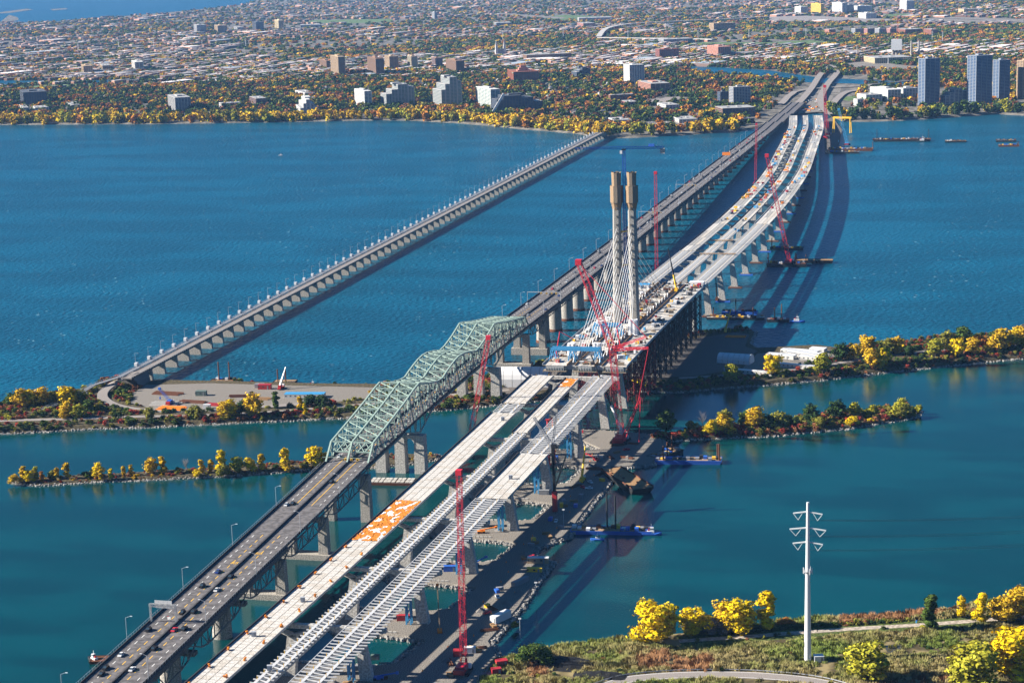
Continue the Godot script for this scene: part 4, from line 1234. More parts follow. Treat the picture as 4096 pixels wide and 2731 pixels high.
func building(label: String, d: Array, wall: String, glass := "window_dark", style := "bands", fl := 3.1):
	# d: near corner x, z, front width, side depth, height, turn in degrees
	var t = thing("apartment_building" if d[4] > 18.0 else "low_building", label, "building", Vector3(d[0], 3.0, d[1]), deg_to_rad(d[5]))
	var w: float = maxf(d[2], 6.0)
	var dp: float = maxf(d[3], 8.0)
	var h: float = maxf(d[4], 5.0)
	var c = Vector3(w / 2, h / 2, -dp / 2)
	var tiers = [[0.0, w, h]]
	if style == "step":
		tiers = [[0.0, w * 0.2, h * 0.6], [w * 0.2, w * 0.22, h * 0.78], [w * 0.42, w * 0.36, h], [w * 0.78, w * 0.22, h * 0.88]]
	elif style == "pyramid":
		tiers = [[0.0, w * 0.16, h * 0.45], [w * 0.16, w * 0.14, h * 0.75], [w * 0.3, w * 0.2, h], [w * 0.5, w * 0.18, h * 0.75], [w * 0.68, w * 0.16, h * 0.5], [w * 0.84, w * 0.16, h * 0.28]]
	elif style == "stepdown":
		tiers = [[0.0, w * 0.14, h * 0.8], [w * 0.14, w * 0.4, h], [w * 0.54, w * 0.26, h * 0.86], [w * 0.8, w * 0.2, h * 0.6]]
	var slab: Node3D
	for tr in tiers:
		var tw: float = tr[1]
		var th: float = tr[2]
		block(t, "glazing", Vector3(tr[0] + tw / 2, th / 2 - 1.0, -dp / 2), Vector3(tw - 1.0, th + 1.0, dp - 1.0), M[glass])
		var b := MB.new()
		var nf = maxi(1, int(th / fl))
		for i in nf + 1:
			b.box(Vector3(tr[0] + tw / 2, th * i / nf, -dp / 2), Vector3(tw, 1.25 if style != "balcony" else 0.95, dp))
		stuff(add("floor_bands", b, M[wall], t))
		b = MB.new()
		var gap = 6.5 if style != "balcony" else 11.0
		var nx = maxi(1, int(tw / gap))
		var nz = maxi(1, int(dp / gap))
		for i in nx + 1:
			for zz in [0.0, -dp]:
				b.box(Vector3(tr[0] + clampf(tw * i / nx, 0.9, tw - 0.9), th / 2, zz + (-0.45 if zz == 0.0 else 0.45)), Vector3(1.75, th + 0.3, 1.1))
		for i in nz + 1:
			for xx in [0.0, tw]:
				b.box(Vector3(tr[0] + xx + (0.42 if xx == 0.0 else -0.42), th / 2, -clampf(dp * i / nz, 1.0, dp - 1.0)), Vector3(1.06, th + 0.34, 1.9))
		stuff(add("wall_piers", b, M[wall], t))
		slab = block(t, "roof_slab", Vector3(tr[0] + tw / 2, th + 0.85, -dp / 2), Vector3(tw - 0.6, 0.5, dp - 0.6), M.wall_grey if th < 25 else M[wall])
	if h > 22.0:
		under(block(t, "roof_plant", Vector3(w * 0.45, h + 2.4, -dp * 0.5), Vector3(w * 0.3, 3.6, dp * 0.35), M[wall]), slab)
		under(block(t, "roof_vent", Vector3(w * 0.75, h + 1.6, -dp * 0.4), Vector3(w * 0.1, 1.8, dp * 0.14), M.wall_grey), slab)
	elif w > 20.0:
		under(block(t, "roof_unit", Vector3(w * 0.6, h + 1.7, -dp * 0.5), Vector3(w * 0.12, 1.6, dp * 0.2), M.wall_grey), slab)
		under(block(t, "roof_unit", Vector3(w * 0.25, h + 1.5, -dp * 0.35), Vector3(w * 0.07, 1.2, dp * 0.14), M.wall_dark), slab)
	return t

func house_meshes() -> Array:
	var out := []
	for k in 3:
		var wl := MB.new()
		var rf := MB.new()
		var w = [9.0, 11.0, 8.0][k]
		var d = [9.0, 8.0, 14.0][k]
		var h = [6.0, 5.0, 7.5][k]
		wl.box(Vector3(0, h / 2, 0), Vector3(w, h, d))
		if k < 2:
			var e = 0.5
			for s in [-1.0, 1.0]:
				rf.quad(Vector3(s * (w / 2 + e), h - 0.3, d / 2 + e), Vector3(0, h + 3.2, d / 2 + e), Vector3(0, h + 3.2, -d / 2 - e), Vector3(s * (w / 2 + e), h - 0.3, -d / 2 - e))
				wl.tri(Vector3(-w / 2, h, s * d / 2), Vector3(0, h + 2.9, s * d / 2), Vector3(w / 2, h, s * d / 2))
			rf.box(Vector3(w * 0.25, h + 2.4, 1.0), Vector3(0.9, 2.6, 0.9))
		else:
			rf.box(Vector3(0, h + 0.25, 0), Vector3(w + 0.3, 0.5, d + 0.3))
		out.append([wl, rf])
	return out

func build_city():
	var B = [
	["dark slab apartment block with a lit narrow end at the left edge", [-2429.3,-4549.9,59.7,120.0,31.3,32], "wall_dark", "window_dark", "bands"],
	["long low white apartment house behind the golden shore trees, far left", [-2312.6,-4323.9,14.7,120.0,10.7,32], "wall_white", "window_dark", "bands"],
	["short low white apartment house right of the long one, far left", [-2284.3,-4332.8,33.7,67.0,9.6,32], "wall_white", "window_dark", "bands"],
	["low grey apartment house between orange trees on the left shore", [-2219.6,-4398.5,23.5,120.0,9.7,32], "wall_grey", "window_dark", "bands"],
	["hotel block with white grid facade rising from the left shore trees", [-1887.1,-4278.7,37.5,120.0,34.1,32], "wall_grey", "window_dark", "bands"],
	["low white terraced apartments right of the grid facade hotel", [-1810.1,-4376.5,48.0,31.0,11.6,32], "wall_white", "window_dark", "bands"],
	["small brown brick apartment block left of the white stepped pyramid", [-1730.4,-4403.6,26.8,85.7,20.0,32], "wall_brown", "window_dark", "balcony"],
	["tan slab block beyond the side channel, left of its pair", [-2834.2,-5722.9,29.0,120.0,27.8,30], "wall_tan", "window_brown", "bands"],
	["lower tan slab block beyond the side channel, right of its pair", [-2847.2,-5887.0,26.9,120.0,18.5,30], "wall_tan", "window_brown", "bands"],
	["white and red apartment block beyond the side channel on the left", [-2728.2,-5882.6,28.3,120.0,28.3,30], "wall_white", "window_brown", "balcony"],
	["leftmost of the distant grey towers near the lake", [-3708.5,-8720.3,46.0,120.0,37.2,30], "wall_grey", "window_dark", "bands"],
	["second of the distant grey towers near the lake", [-3600.8,-8720.3,46.0,120.0,33.0,30], "wall_tan", "window_dark", "bands"],
	["low wide block right of the distant grey towers", [-3541.2,-8822.9,31.8,120.0,18.7,30], "wall_grey", "window_dark", "bands"],
	["dark tower just left of the bright cream twin block", [-3466.1,-8878.5,38.4,120.0,39.7,30], "wall_dark", "window_dark", "bands"],
	["bright cream twin apartment block, the palest in the far left city", [-3347.4,-8873.8,25.6,120.0,45.8,30], "wall_cream", "window_brown", "balcony"],
	["tall tan tower with balconies, tallest in the left middle distance", [-1871.5,-5440.8,21.0,120.0,58.8,30], "wall_tan", "window_brown", "balcony"],
	["low brown block half hidden left of the tall tan tower", [-2032.6,-5794.9,11.2,120.0,27.2,30], "wall_brown", "window_brown", "balcony"],
	["wide brown tower with white roof box right of the tall tan tower", [-1753.5,-5435.8,25.0,120.0,52.1,30], "wall_brown", "window_brown", "balcony"],
	["tan tower set back right of the wide brown tower", [-1808.8,-5746.5,29.1,68.5,40.2,30], "wall_tan", "window_brown", "balcony"],
	["tan tower with green glass corners in the middle distance", [-1739.6,-5751.2,20.8,53.2,38.8,30], "wall_tan", "window_green", "balcony"],
	["small brown tower right of the green cornered tower", [-1675.3,-5796.7,23.8,45.2,29.6,30], "wall_brown", "window_dark", "balcony"],
	["brown slab with white balconies in the middle distance", [-1520.5,-5479.4,25.2,120.0,39.3,30], "wall_brown", "window_brown", "balcony"],
	["white stepped pyramid apartment house on the far shore", [-1528.8,-4163.0,46.9,120.0,34.7,25], "wall_white", "window_dark", "pyramid"],
	["white and grey point block right of the stepped pyramid", [-1433.3,-4345.3,18.1,100.2,38.9,32], "wall_white", "window_dark", "bands"],
	["teal glass block with stepped left shoulder on the far shore", [-1377.3,-4338.8,69.2,53.5,53.0,32], "wall_grey", "window_green", "step"],
	["tallest teal glass stepped tower on the far shore", [-1230.5,-4298.9,49.6,73.5,71.2,32], "wall_grey", "window_green", "step"],
	["white balconied block right of the tallest teal tower", [-1097.2,-4238.9,22.9,113.8,47.2,32], "wall_white", "window_green", "balcony"],
	["dark stepped block with a slanting white fin on the far shore", [-1065.4,-4169.8,105.9,49.5,36.8,28], "wall_dark", "window_dark", "stepdown"],
	["low white hotel wing among trees above the stepped pyramid", [-1710.4,-4696.9,27.5,120.0,10.0,32], "wall_white", "window_brown", "bands"],
	["long brown institution with green cupola in the centre city", [-1448.8,-6077.7,150.6,50.3,18.1,28], "wall_brown", "window_brown", "bands"],
	["dark stepped apartment cluster in trees right of the red hospital", [-1108.8,-5244.1,39.5,46.9,28.7,30], "wall_dark", "window_dark", "step"],
	["white and black modern tower in the centre of the far island", [-910.1,-4972.9,41.1,47.6,50.8,30], "wall_white", "window_dark", "bands"],
	["salmon brick apartment row below the white modern tower", [-801.6,-4661.3,49.7,120.0,24.3,25], "wall_pink", "window_brown", "balcony"],
	["red and black apartment block before the silos", [-1015.5,-6077.9,65.6,39.2,28.7,28], "wall_brick", "window_dark", "bands"],
	["pink and white apartment block right of the red and black one", [-833.8,-6118.6,43.2,120.0,31.4,25], "wall_pink", "window_brown", "bands"],
	["two storey glass and brick office on the far island", [-855.6,-4417.8,56.6,16.7,17.2,25], "wall_brick", "window_green", "bands"],
	["red brick office with pale roof beside the parking lot", [-798.1,-4317.5,25.6,55.6,8.9,25], "wall_brick", "window_dark", "bands"],
	["white flat roofed office beside the parking lot", [-680.9,-4150.7,30.5,70.8,15.1,25], "wall_white", "window_dark", "bands"],
	["smaller black glass office block near the bridge landing", [-587.1,-4337.8,21.2,18.1,27.4,30], "wall_dark", "window_dark", "bands"],
	["larger black glass office block near the bridge landing", [-548.3,-4265.6,41.7,25.0,43.2,30], "wall_grey", "window_dark", "bands"],
	["brown banded school building by the bridge landing", [-538.9,-4013.9,71.2,62.9,18.2,22], "wall_brown", "window_dark", "bands"],
	["low red brick house at the shore end of the old bridge", [-480.8,-3875.3,25.7,19.9,9.6,25], "wall_brick", "window_dark", "bands"],
	["old dark grain silo block in the far industrial quarter", [-1087.3,-7855.8,94.0,56.6,31.5,28], "wall_tan", "window_brown", "bands"],
	["pink fronted factory in the far centre", [-1755.7,-8469.7,55.8,120.0,17.2,25], "wall_pink", "window_dark", "bands"],
	["long grey gallery hall below the far overpass", [-1145.9,-6958.7,109.9,76.5,15.6,25], "wall_grey", "window_dark", "bands"],
	["white flat roofed store behind shore trees near the dam", [-741.4,-3860.3,37.8,67.5,9.8,20], "wall_white", "window_brown", "bands"],
	["second white flat roofed store beyond the car park", [-612.4,-3895.9,38.9,70.1,7.1,20], "wall_white", "window_brown", "bands"],
	["dark glass condominium tower, leftmost of the right shore towers", [-132.0,-4249.3,37.4,27.0,99.7,35], "wall_slate", "window_dark", "balcony"],
	["widest dark condominium tower on the right shore", [-25.1,-4247.3,40.9,33.8,104.6,35], "wall_slate", "window_dark", "balcony"],
	["third condominium tower on the right shore, slightly lower", [23.4,-4374.6,28.5,24.3,86.5,35], "wall_slate", "window_dark", "balcony"],
	["tan condominium tower cut by the right edge", [74.8,-4402.3,28.7,23.9,83.0,35], "wall_tan", "window_brown", "balcony"],
	["white office campus block left of the dark condominium tower", [-216.1,-4360.0,30.8,106.0,26.0,25], "wall_white", "window_green", "bands"],
	["white office campus wing behind the dark condominium tower", [-185.6,-4425.6,36.5,35.4,23.4,25], "wall_white", "window_green", "bands"],
	["low white office nearest the crane barges", [-262.8,-4343.1,37.9,55.2,16.4,25], "wall_white", "window_green", "bands"],
	["small white and glass pavilion on the right shore", [-276.8,-4266.6,14.1,23.4,13.3,25], "wall_white", "window_green", "bands"],
	["grey stepped low rise cluster between the condominium towers", [-89.3,-4266.0,51.6,24.6,31.8,28], "wall_grey", "window_dark", "step"],
	["narrow grey and white hospital wing, far right background", [-882.1,-9416.4,35.9,75.9,35.1,28], "wall_white", "window_dark", "bands"],
	["hospital block with yellow top, far right background", [-786.7,-9416.8,15.7,120.0,47.4,28], "wall_yellow", "window_brown", "bands"],
	["blue glass hospital block beside the yellow one", [-685.3,-9413.8,24.7,120.0,49.3,28], "wall_white", "window_dark", "bands"],
	["grey hospital slab right of the blue glass block", [-671.4,-9509.2,61.3,41.0,37.3,28], "wall_grey", "window_dark", "bands"],
	["low white hospital pavilion in front of the far campus", [-532.8,-8765.0,47.7,120.0,22.9,20], "wall_white", "window_dark", "bands"],
	["white hospital wing at the right of the far campus", [-617.7,-9480.0,73.1,57.2,31.0,25], "wall_white", "window_dark", "bands"],
	["white tower block at the top right skyline", [-389.1,-9563.6,41.8,71.4,47.6,30], "wall_white", "window_dark", "bands"],
	["long low warehouse with pale wall below the chimneys", [-319.7,-5681.3,111.3,109.4,15.0,20], "wall_cream", "window_brown", "bands"],
	["red brick mill, leftmost of the mill row", [-303.0,-7351.6,67.1,83.4,16.0,25], "wall_brick", "window_brown", "bands"],
	["red brick mill, middle of the mill row", [-205.2,-7252.3,27.1,71.3,18.9,25], "wall_brick", "window_brown", "bands"],
	["red brick mill, rightmost of the mill row", [-119.9,-7251.4,25.4,22.9,15.7,25], "wall_brick", "window_brown", "bands"],
	["first grey apartment block of the row left of the mills", [-489.1,-7389.9,35.4,35.5,21.0,28], "wall_grey", "window_dark", "bands"],
	["second grey apartment block of the row left of the mills", [-442.9,-7372.5,30.0,31.0,20.9,28], "wall_pink", "window_dark", "bands"],
	["third grey apartment block of the row left of the mills", [-397.0,-7323.7,28.0,38.0,22.4,28], "wall_grey", "window_dark", "bands"],
	["fourth grey apartment block of the row left of the mills", [-356.5,-7308.7,26.2,29.9,22.3,28], "wall_pink", "window_dark", "bands"],
	["pink apartment block left of the grey row", [-591.9,-7460.7,26.8,41.3,16.4,28], "wall_pink", "window_brown", "bands"],
	["cream apartment block under the right skyline", [-113.4,-9108.6,68.0,61.6,19.6,25], "wall_cream", "window_brown", "bands"],
	["long white warehouse below the grey towers on the far left", [-3328.7,-9130.8,97.1,120.0,10.7,20], "wall_white", "window_dark", "bands"],
	["wide white store in the far left suburb", [-4464.3,-10065.1,40.8,0.0,14.4,20], "wall_white", "window_dark", "bands"],
	["grey tower block in the far centre before the wood", [-2854.2,-9895.1,14.3,57.5,34.1,30], "wall_grey", "window_dark", "bands"],
	["long blue roofed hall in the far centre", [-2239.5,-8800.7,71.7,120.0,14.1,20], "wall_grey", "window_dark", "bands"],
	["long white rail shed along the far wood", [-1917.5,-9150.5,160.0,120.0,14.5,15], "wall_white", "window_brown", "bands"]]
	for a in B:
		building(a[0], a[1], a[2], a[3], a[4])
	# the red hospital with its domed tower
	var h = building("red brick hospital with green roof and stepped tan tower", [-1252.3,-5093.0,69.5,117.1,29.3,22], "wall_brick", "window_brown", "bands")
	var hw: float = [-1252.3,-5093.0,69.5,117.1,29.3,22][2]
	block(h, "copper_roof", Vector3(hw / 2, 27.0, -14.0), Vector3(hw + 1.5, 1.6, 22.0), M.copper_green)
	for k in 3:
		block(h, "stepped_tower", Vector3(hw * 0.45, 30.0 + k * 6.0, -32.0), Vector3(34.0 - k * 9.0, 8.0, 24.0 - k * 5.0), M.wall_pink)
	# church with two spires
	var c = thing("church", "grey stone church with twin spires in the centre city", "church", Vector3(-1615.3,3.0,-6395.1), deg_to_rad(25))
	block(c, "facade", Vector3(0, 12, 0), Vector3(34, 24, 8), M.wall_grey)
	block(c, "nave", Vector3(2, 9, -30), Vector3(24, 18, 56), M.wall_grey)
	for s in [-1.0, 1.0]:
		block(c, "bell_tower", Vector3(s * 14, 17, 0.5), Vector3(8, 38, 8), M.wall_white)
		var sp := MB.new()
		sp.tube(Vector3(s * 14, 36, 0.5), Vector3(s * 14, 58, 0.5), 4.4, 0.2, 8)
		add("spire", sp, M.wall_grey, c)
	# silo, chimneys, mast
	var s = thing("silo", "tall white silo box on grey cylinders in the right city", "silo", Vector3(-268.3,3.0,-5907.4))
	for k in 3:
		var cy := MB.new()
		cy.tube(Vector3(-10.0 + k * 10.0, 0, 0), Vector3(-10.0 + k * 10.0, 26, 0), 4.8, 4.8, 14)
		add("silo_cylinder", cy, M.concrete, s)
	block(s, "headhouse", Vector3(0, 41, 0), Vector3(31, 32, 16), M.white_metal)
	var ma := MB.new()
	ma.lattice(Vector3(3, 57, 0), Vector3(3, 130, 0), 2.0, 1.4, 0.5, 4.0)
	add("antenna_mast", ma, M.hoist_red, s)
	var ci = 0
	for p in [Vector3(-226.0,3.0,-5938.0), Vector3(-204.0,3.0,-5932.2)]:
		var cm := MB.new()
		cm.tube(p, p + Vector3(0, 50, 0), 4.0, 2.6, 12)
		tag(add("chimney", cm, M.concrete), ["left of the two concrete chimneys by the white silo", "right of the two concrete chimneys by the white silo"][ci], "chimney", "chimneys")
		ci += 1
	# white fin of the dark stepped block
	piece(tag(thing("slanted_fin", "slanting white fin wall against the dark stepped block", "wall"), "slanting white fin wall against the dark stepped block", "wall"), "fin", Vector3(-1068.7,3.0,-4127.4), Vector3(-1068.7,3.0,-4127.4) + Vector3(28, 46, -12), 3.0, 5.0, M.white_metal)
	# far elevated expressway on columns
	var ov = thing("overpass", "curving elevated expressway on columns in the far city", "overpass")
	for r in [[Vector3(-1469.7,14.0,-7376.3), Vector3(-1562.4,14.0,-7965.6), Vector3(-1581.9,14.0,-8282.3), Vector3(-1534.1,14.0,-8550.0), Vector3(-1359.4,14.0,-8685.9), Vector3(-1123.8,14.0,-8842.2), Vector3(-1020.3,14.0,-8976.9)], [Vector3(-1462.4,12.0,-7348.2), Vector3(-1321.5,12.0,-7266.5), Vector3(-1139.6,12.0,-7171.3), Vector3(-976.6,12.0,-7054.1)]]:
		var pts = spline(r, 60.0)
		for i in pts.size() - 1:
			piece(ov, "road_deck", pts[i], pts[i + 1], 22.0, 2.2, M.pale_concrete)
			piece(ov, "column", Vector3(pts[i].x, 3, pts[i].z), pts[i] - Vector3(0, 1, 0), 3.0, 5.0, M.concrete)
	var rb = thing("side_bridge", "low dark road bridge over the side channel behind the right shore", "bridge")
	var pts2 = [Vector3(-281.6,10.0,-4787.8), Vector3(-240.1,10.0,-4837.2), Vector3(-184.8,10.0,-4899.4)]
	for i in 2:
		piece(rb, "road_deck", pts2[i], pts2[i + 1], 14.0, 2.0, M.dark_concrete)
		for k in 3:
			var p: Vector3 = pts2[i].lerp(pts2[i + 1], (k + 0.5) / 3.0)
			piece(rb, "column", Vector3(p.x, 3, p.z), p, 2.0, 6.0, M.dark_concrete)
	# slender white transmission poles through the city
	var poles = [Vector3(-3838.3,3.0,-7341.9), Vector3(-3587.6,3.0,-7209.4), Vector3(-3496.3,3.0,-7394.4), Vector3(-3314.3,3.0,-7339.6), Vector3(-3057.6,3.0,-7232.5), Vector3(-2887.1,3.0,-7270.9), Vector3(-2611.8,3.0,-7187.0), Vector3(-2356.8,3.0,-7257.2), Vector3(-2128.9,3.0,-7336.5), Vector3(-1885.1,3.0,-7507.0), Vector3(-1625.5,3.0,-7449.1), Vector3(-1349.3,3.0,-7353.2), Vector3(-1280.7,3.0,-7825.1), Vector3(-1054.2,3.0,-7190.1), Vector3(-871.2,3.0,-7247.7), Vector3(-658.4,3.0,-7233.3), Vector3(-393.1,3.0,-6024.2), Vector3(-189.5,3.0,-6810.8), Vector3(-152.9,3.0,-6744.5), Vector3(-280.9,3.0,-5672.1)]
	for i in poles.size():
		var pb := MB.new()
		pb.tube(poles[i], poles[i] + Vector3(0, 36, 0), 1.1, 0.5, 6)
		for y in [24.0, 29.0, 34.0]: pb.bar(poles[i] + Vector3(-4, y, 0), poles[i] + Vector3(4, y, 0), 0.5, 0.5)
		tag(add("transmission_pole", pb, M.white_metal), "slender white transmission pole in the far city, %s from the left" % nth(i), "pole", "transmission poles in the far city")
	# houses: town houses of the island as things, the far rows of the city as one mass
	var hm = house_meshes()
	var walls = [M.wall_brown, M.wall_brick, M.wall_white, M.wall_tan]
	var roofs = [M.wall_grey, M.wall_dark, M.dark_concrete]
	var zones = [[PackedVector2Array([Vector2(-934.9,-4135.0), Vector2(-879.0,-4171.7), Vector2(-751.6,-4116.1), Vector2(-725.6,-3972.7), Vector2(-835.4,-3963.1), Vector2(-906.4,-4029.0)]), 34], [PackedVector2Array([Vector2(-1158.1,-4999.8), Vector2(-1074.4,-5108.8), Vector2(-942.3,-4978.4), Vector2(-862.6,-4553.8), Vector2(-942.7,-4477.4), Vector2(-1081.6,-4715.7)]), 46], [PackedVector2Array([Vector2(-1800.1,-5045.2), Vector2(-1750.8,-5131.6), Vector2(-1671.5,-4933.3), Vector2(-1706.8,-4822.0)]), 16], [PackedVector2Array([Vector2(-1644.1,-5260.0), Vector2(-1530.0,-5289.5), Vector2(-1420.9,-4908.6), Vector2(-1507.9,-4878.4)]), 14], [PackedVector2Array([Vector2(-1390.1,-5197.5), Vector2(-1307.0,-5215.0), Vector2(-1226.8,-4892.4), Vector2(-1292.6,-4873.8)]), 18], [PackedVector2Array([Vector2(-1095.8,-4585.7), Vector2(-1037.2,-4616.4), Vector2(-986.1,-4434.3), Vector2(-1039.7,-4393.1)]), 8], [PackedVector2Array([Vector2(-2447.7,-4901.9), Vector2(-2238.3,-4871.3), Vector2(-2169.2,-4746.6), Vector2(-2342.6,-4714.3)]), 9], [PackedVector2Array([Vector2(-2157.2,-5168.3), Vector2(-2041.7,-5247.5), Vector2(-1919.7,-5064.8), Vector2(-2032.7,-4959.7)]), 12]]
	var zi = 0
	for zn in zones:
		var lo = zn[0][0]
		var hi = zn[0][0]
		for p in zn[0]:
			lo = lo.min(p); hi = hi.max(p)
		var spots := []
		var tries = 0
		while spots.size() < zn[1] and tries < 900:
			tries += 1
			var p = Vector2(rng.randf_range(lo.x, hi.x), rng.randf_range(lo.y, hi.y))
			if in_poly(p, zn[0]): spots.append(p)
		spots.sort_custom(func(a, b): return a.x < b.x)
		for p in spots:
			var k = rng.randi() % 2
			var hn = thing("house", ["pitched roof town house near the shore by the dam's far end", "dark roofed house among orange trees on the central island", "white gabled house above the stepped pyramid", "small house between the teal towers and the tan blocks", "grey roofed house below the twin spired church", "house beside the dark stepped block", "house half hidden in trees on the left island", "house in trees left of the tan towers"][zi] + ", %s from the left" % count_of("house%d" % zi), "house", v3(p, 3.0), 0.5 + 1.57 * (rng.randi() % 2) + rng.randf_range(-0.15, 0.15), "island houses, zone %s" % ORD[zi])
			obj("walls", hmesh(hm[k][0], walls[rng.randi() % 4], "w%d" % k), hn)
			obj("roof", hmesh(hm[k][1], roofs[rng.randi() % 3], "r%d" % k), hn)
		zi += 1
	var bm := MB.new()
	bm.box(Vector3(0, 0.5, 0), Vector3(1, 1, 1), Basis(), Color(0.30, 0.17, 0.12))
	bm.box(Vector3(0, 1.02, 0), Vector3(0.97, 0.06, 0.99), Basis(), Color(0.38, 0.37, 0.365))
	var blockmesh = bm.mesh(M.roofing)
	var xs := []
	var cols := []
	var dir = Vector2(0.26, -0.966)
	var side = Vector2(0.966, 0.26)
	for i in 9500:
		# even in picture height, so that the far city is not a carpet of thousands more
		var y = rng.randf_range(-14.0, 165.0)
		var dist = 368.0 * 4406.0 / (y + 126.0)
		if dist < 5600.0: continue
		var lat = rng.randf_range(-0.29, 0.29) * dist
		var p = Vector2(-0.2437, -0.9698) * dist + Vector2(0.9698, -0.2437) * lat
		# snap to street rows
		var sd = p.dot(side)
		var row = roundf(sd / 46.0) * 46.0
		p += side * (row - sd + rng.randf_range(-3, 3))
		if noise.get_noise_2d(p.x * 0.14 + 900.0, p.y * 0.14) < -0.08: continue
		if skip_spot(p): continue
		var len = rng.randf_range(12.0, 70.0)
		var hh = rng.randf_range(6.0, 10.0)
		var ww = rng.randf_range(9.0, 13.0)
		if rng.randf() < 0.05: len = rng.randf_range(60, 130); ww = rng.randf_range(30, 60)
		xs.append(Transform3D(Basis(Vector3.UP, atan2(dir.x, dir.y)) * Basis.from_scale(Vector3(ww, hh, len)), v3(p, 3.0)))
		var q = rng.randf()
		cols.append(Color(0.55, 0.53, 0.55) if q < 0.28 else (Color(1.75, 1.7, 1.68) if q < 0.6 else (Color(1.0, 0.95, 0.95) if q < 0.88 else Color(0.8, 0.95, 1.1))))
	# streets between the rows
	var st := MB.new()
	for i in range(-70, 70):
		for k in 9:
			var s0 = -5600.0 - k * 900.0 - rng.randf_range(0, 250)
			var p0 = side * (i * 138.0 + 23.0) + dir * (-s0)
			var p1 = p0 + dir * rng.randf_range(350.0, 800.0)
			var mid = (p0 + p1) * 0.5
			if absf(mid.x + 0.25 * -mid.y) > 0.36 * -mid.y or skip_spot(p0) or skip_spot(p1) or skip_spot(mid): continue
			ribbon(st, [v3(p0, 3.12), v3(p1, 3.12)], 11.0)
	struct(add("streets", st, M.asphalt_pale))
	scatter("row_houses", blockmesh, xs, cols, M.roofing, "rows of flat roofed brick houses filling the far city", "houses")

var hcache := {}
func hmesh(b: MB, m: Material, key: String) -> Mesh:
	var k = [key, m]
	if not hcache.has(k): hcache[k] = b.mesh(m)
	return hcache[k]

func skip_spot(p: Vector2) -> bool:
	for q in basins:
		if in_poly(p, q): return true
	for q in clear_polys:
		if in_poly(p, q): return true
	return false

var crowns := {}
const PAL := {
	"gold": Color(0.52, 0.335, 0.02), "yellow": Color(0.64, 0.46, 0.012), "olive": Color(0.20, 0.19, 0.03), "green": Color(0.07, 0.11, 0.022), "dark": Color(0.035, 0.065, 0.02),
	"orange": Color(0.42, 0.17, 0.03), "red": Color(0.30, 0.05, 0.03), "rust": Color(0.23, 0.10, 0.045), "lime": Color(0.33, 0.31, 0.03), "grey": Color(0.26, 0.23, 0.20)}

func crown_mesh(leaves: int, lobes: Array, leaf: float, seed_: int, tint: Color) -> ArrayMesh:
	# leaf clumps spread through the volume of several overlapping lobes [centre, radius]
	var r := RandomNumberGenerator.new()
	r.seed = seed_
	var b := MB.new()
	var vol = 0.0
	for l in lobes: vol += l[1] * l[1]
	for l in lobes:
		var k = int(leaves * l[1] * l[1] / vol)
		for i in k:
			var d = Vector3(r.randfn(), r.randfn(), r.randfn()).normalized()
			var p: Vector3 = l[0] + Vector3(d.x, d.y * 0.9, d.z) * l[1] * (1.12 - 0.75 * r.randf() * r.randf() + (0.5 * r.randf() if r.randf() < 0.2 else 0.0))
			var nn = (d + Vector3(r.randfn(), r.randfn(), r.randfn()) * 0.45).normalized()
			var u = nn.cross(Vector3(r.randfn(), r.randfn(), r.randfn())).normalized()
			var w = nn.cross(u)
			var s = leaf * r.randf_range(0.6, 1.35)
			var f = r.randf_range(0.5, 1.3)
			var col = Color(tint.r * f * r.randf_range(0.92, 1.08), tint.g * f, tint.b * f)
			var q = b.v.size()
			b.v.append_array(PackedVector3Array([p + u * s, p - w * s * 0.8, p - u * s * 0.9, p + w * s * 0.7]))
			var ns = (nn * 0.85 + d * 0.4).normalized()
			b.n.append_array(PackedVector3Array([ns, ns, ns, ns]))
			b.c.append_array(PackedColorArray([col, col, col, col]))
			b.ix.append_array(PackedInt32Array([q, q + 1, q + 2, q, q + 2, q + 3]))
	return b.mesh(M.leaf)

func shape(kind: int, seed_: int) -> Array:
	var r := RandomNumberGenerator.new()
	r.seed = seed_ * 77 + kind
	var o := []
	if kind == 0:     # broad cottonwood of height 1: lobes at the ends of uneven limbs
		var lean = Vector3(r.randfn() * 0.05, 0, r.randfn() * 0.05)
		for i in 24:
			var a = r.randf() * TAU
			var y = 0.14 + 0.76 * r.randf()
			var rad = r.randf_range(0.06, 0.3) * (1.3 - 1.35 * absf(y - 0.5))
			o.append([Vector3(cos(a) * rad, y, sin(a) * rad) + lean * y, r.randf_range(0.07, 0.17)])
		o.append([Vector3(0, 0.5, 0), 0.26])
		o.append([Vector3(r.randf_range(-0.08, 0.08), 0.66, r.randf_range(-0.08, 0.08)), 0.2])
	elif kind == 1:   # tall narrow poplar
		for i in 14:
			var y = 0.18 + 0.8 * i / 13.0
			var rr = 0.13 * (1.15 - absf(y - 0.45) * 1.2)
			var a = r.randf() * TAU
			o.append([Vector3(cos(a) * rr * r.randf(), y, sin(a) * rr * r.randf()), r.randf_range(0.045, 0.1)])
	else:             # round bush or small tree
		for i in 15:
			var a = r.randf() * TAU
			var q = r.randf_range(0.08, 0.4)
			o.append([Vector3(cos(a) * q, r.randf_range(0.16, 0.8) * (1.1 - q), sin(a) * q), r.randf_range(0.1, 0.22)])
	return o

func crown(kind: int, var_: int, colour: String, leaves: int) -> ArrayMesh:
	var key = "%d %d %s %d" % [kind, var_, colour, leaves]
	if not crowns.has(key):
		crowns[key] = crown_mesh(leaves, shape(kind, var_), 0.036 if leaves > 2000 else (0.05 if leaves > 700 else 0.085), var_ * 13 + kind, PAL[colour])
	return crowns[key]

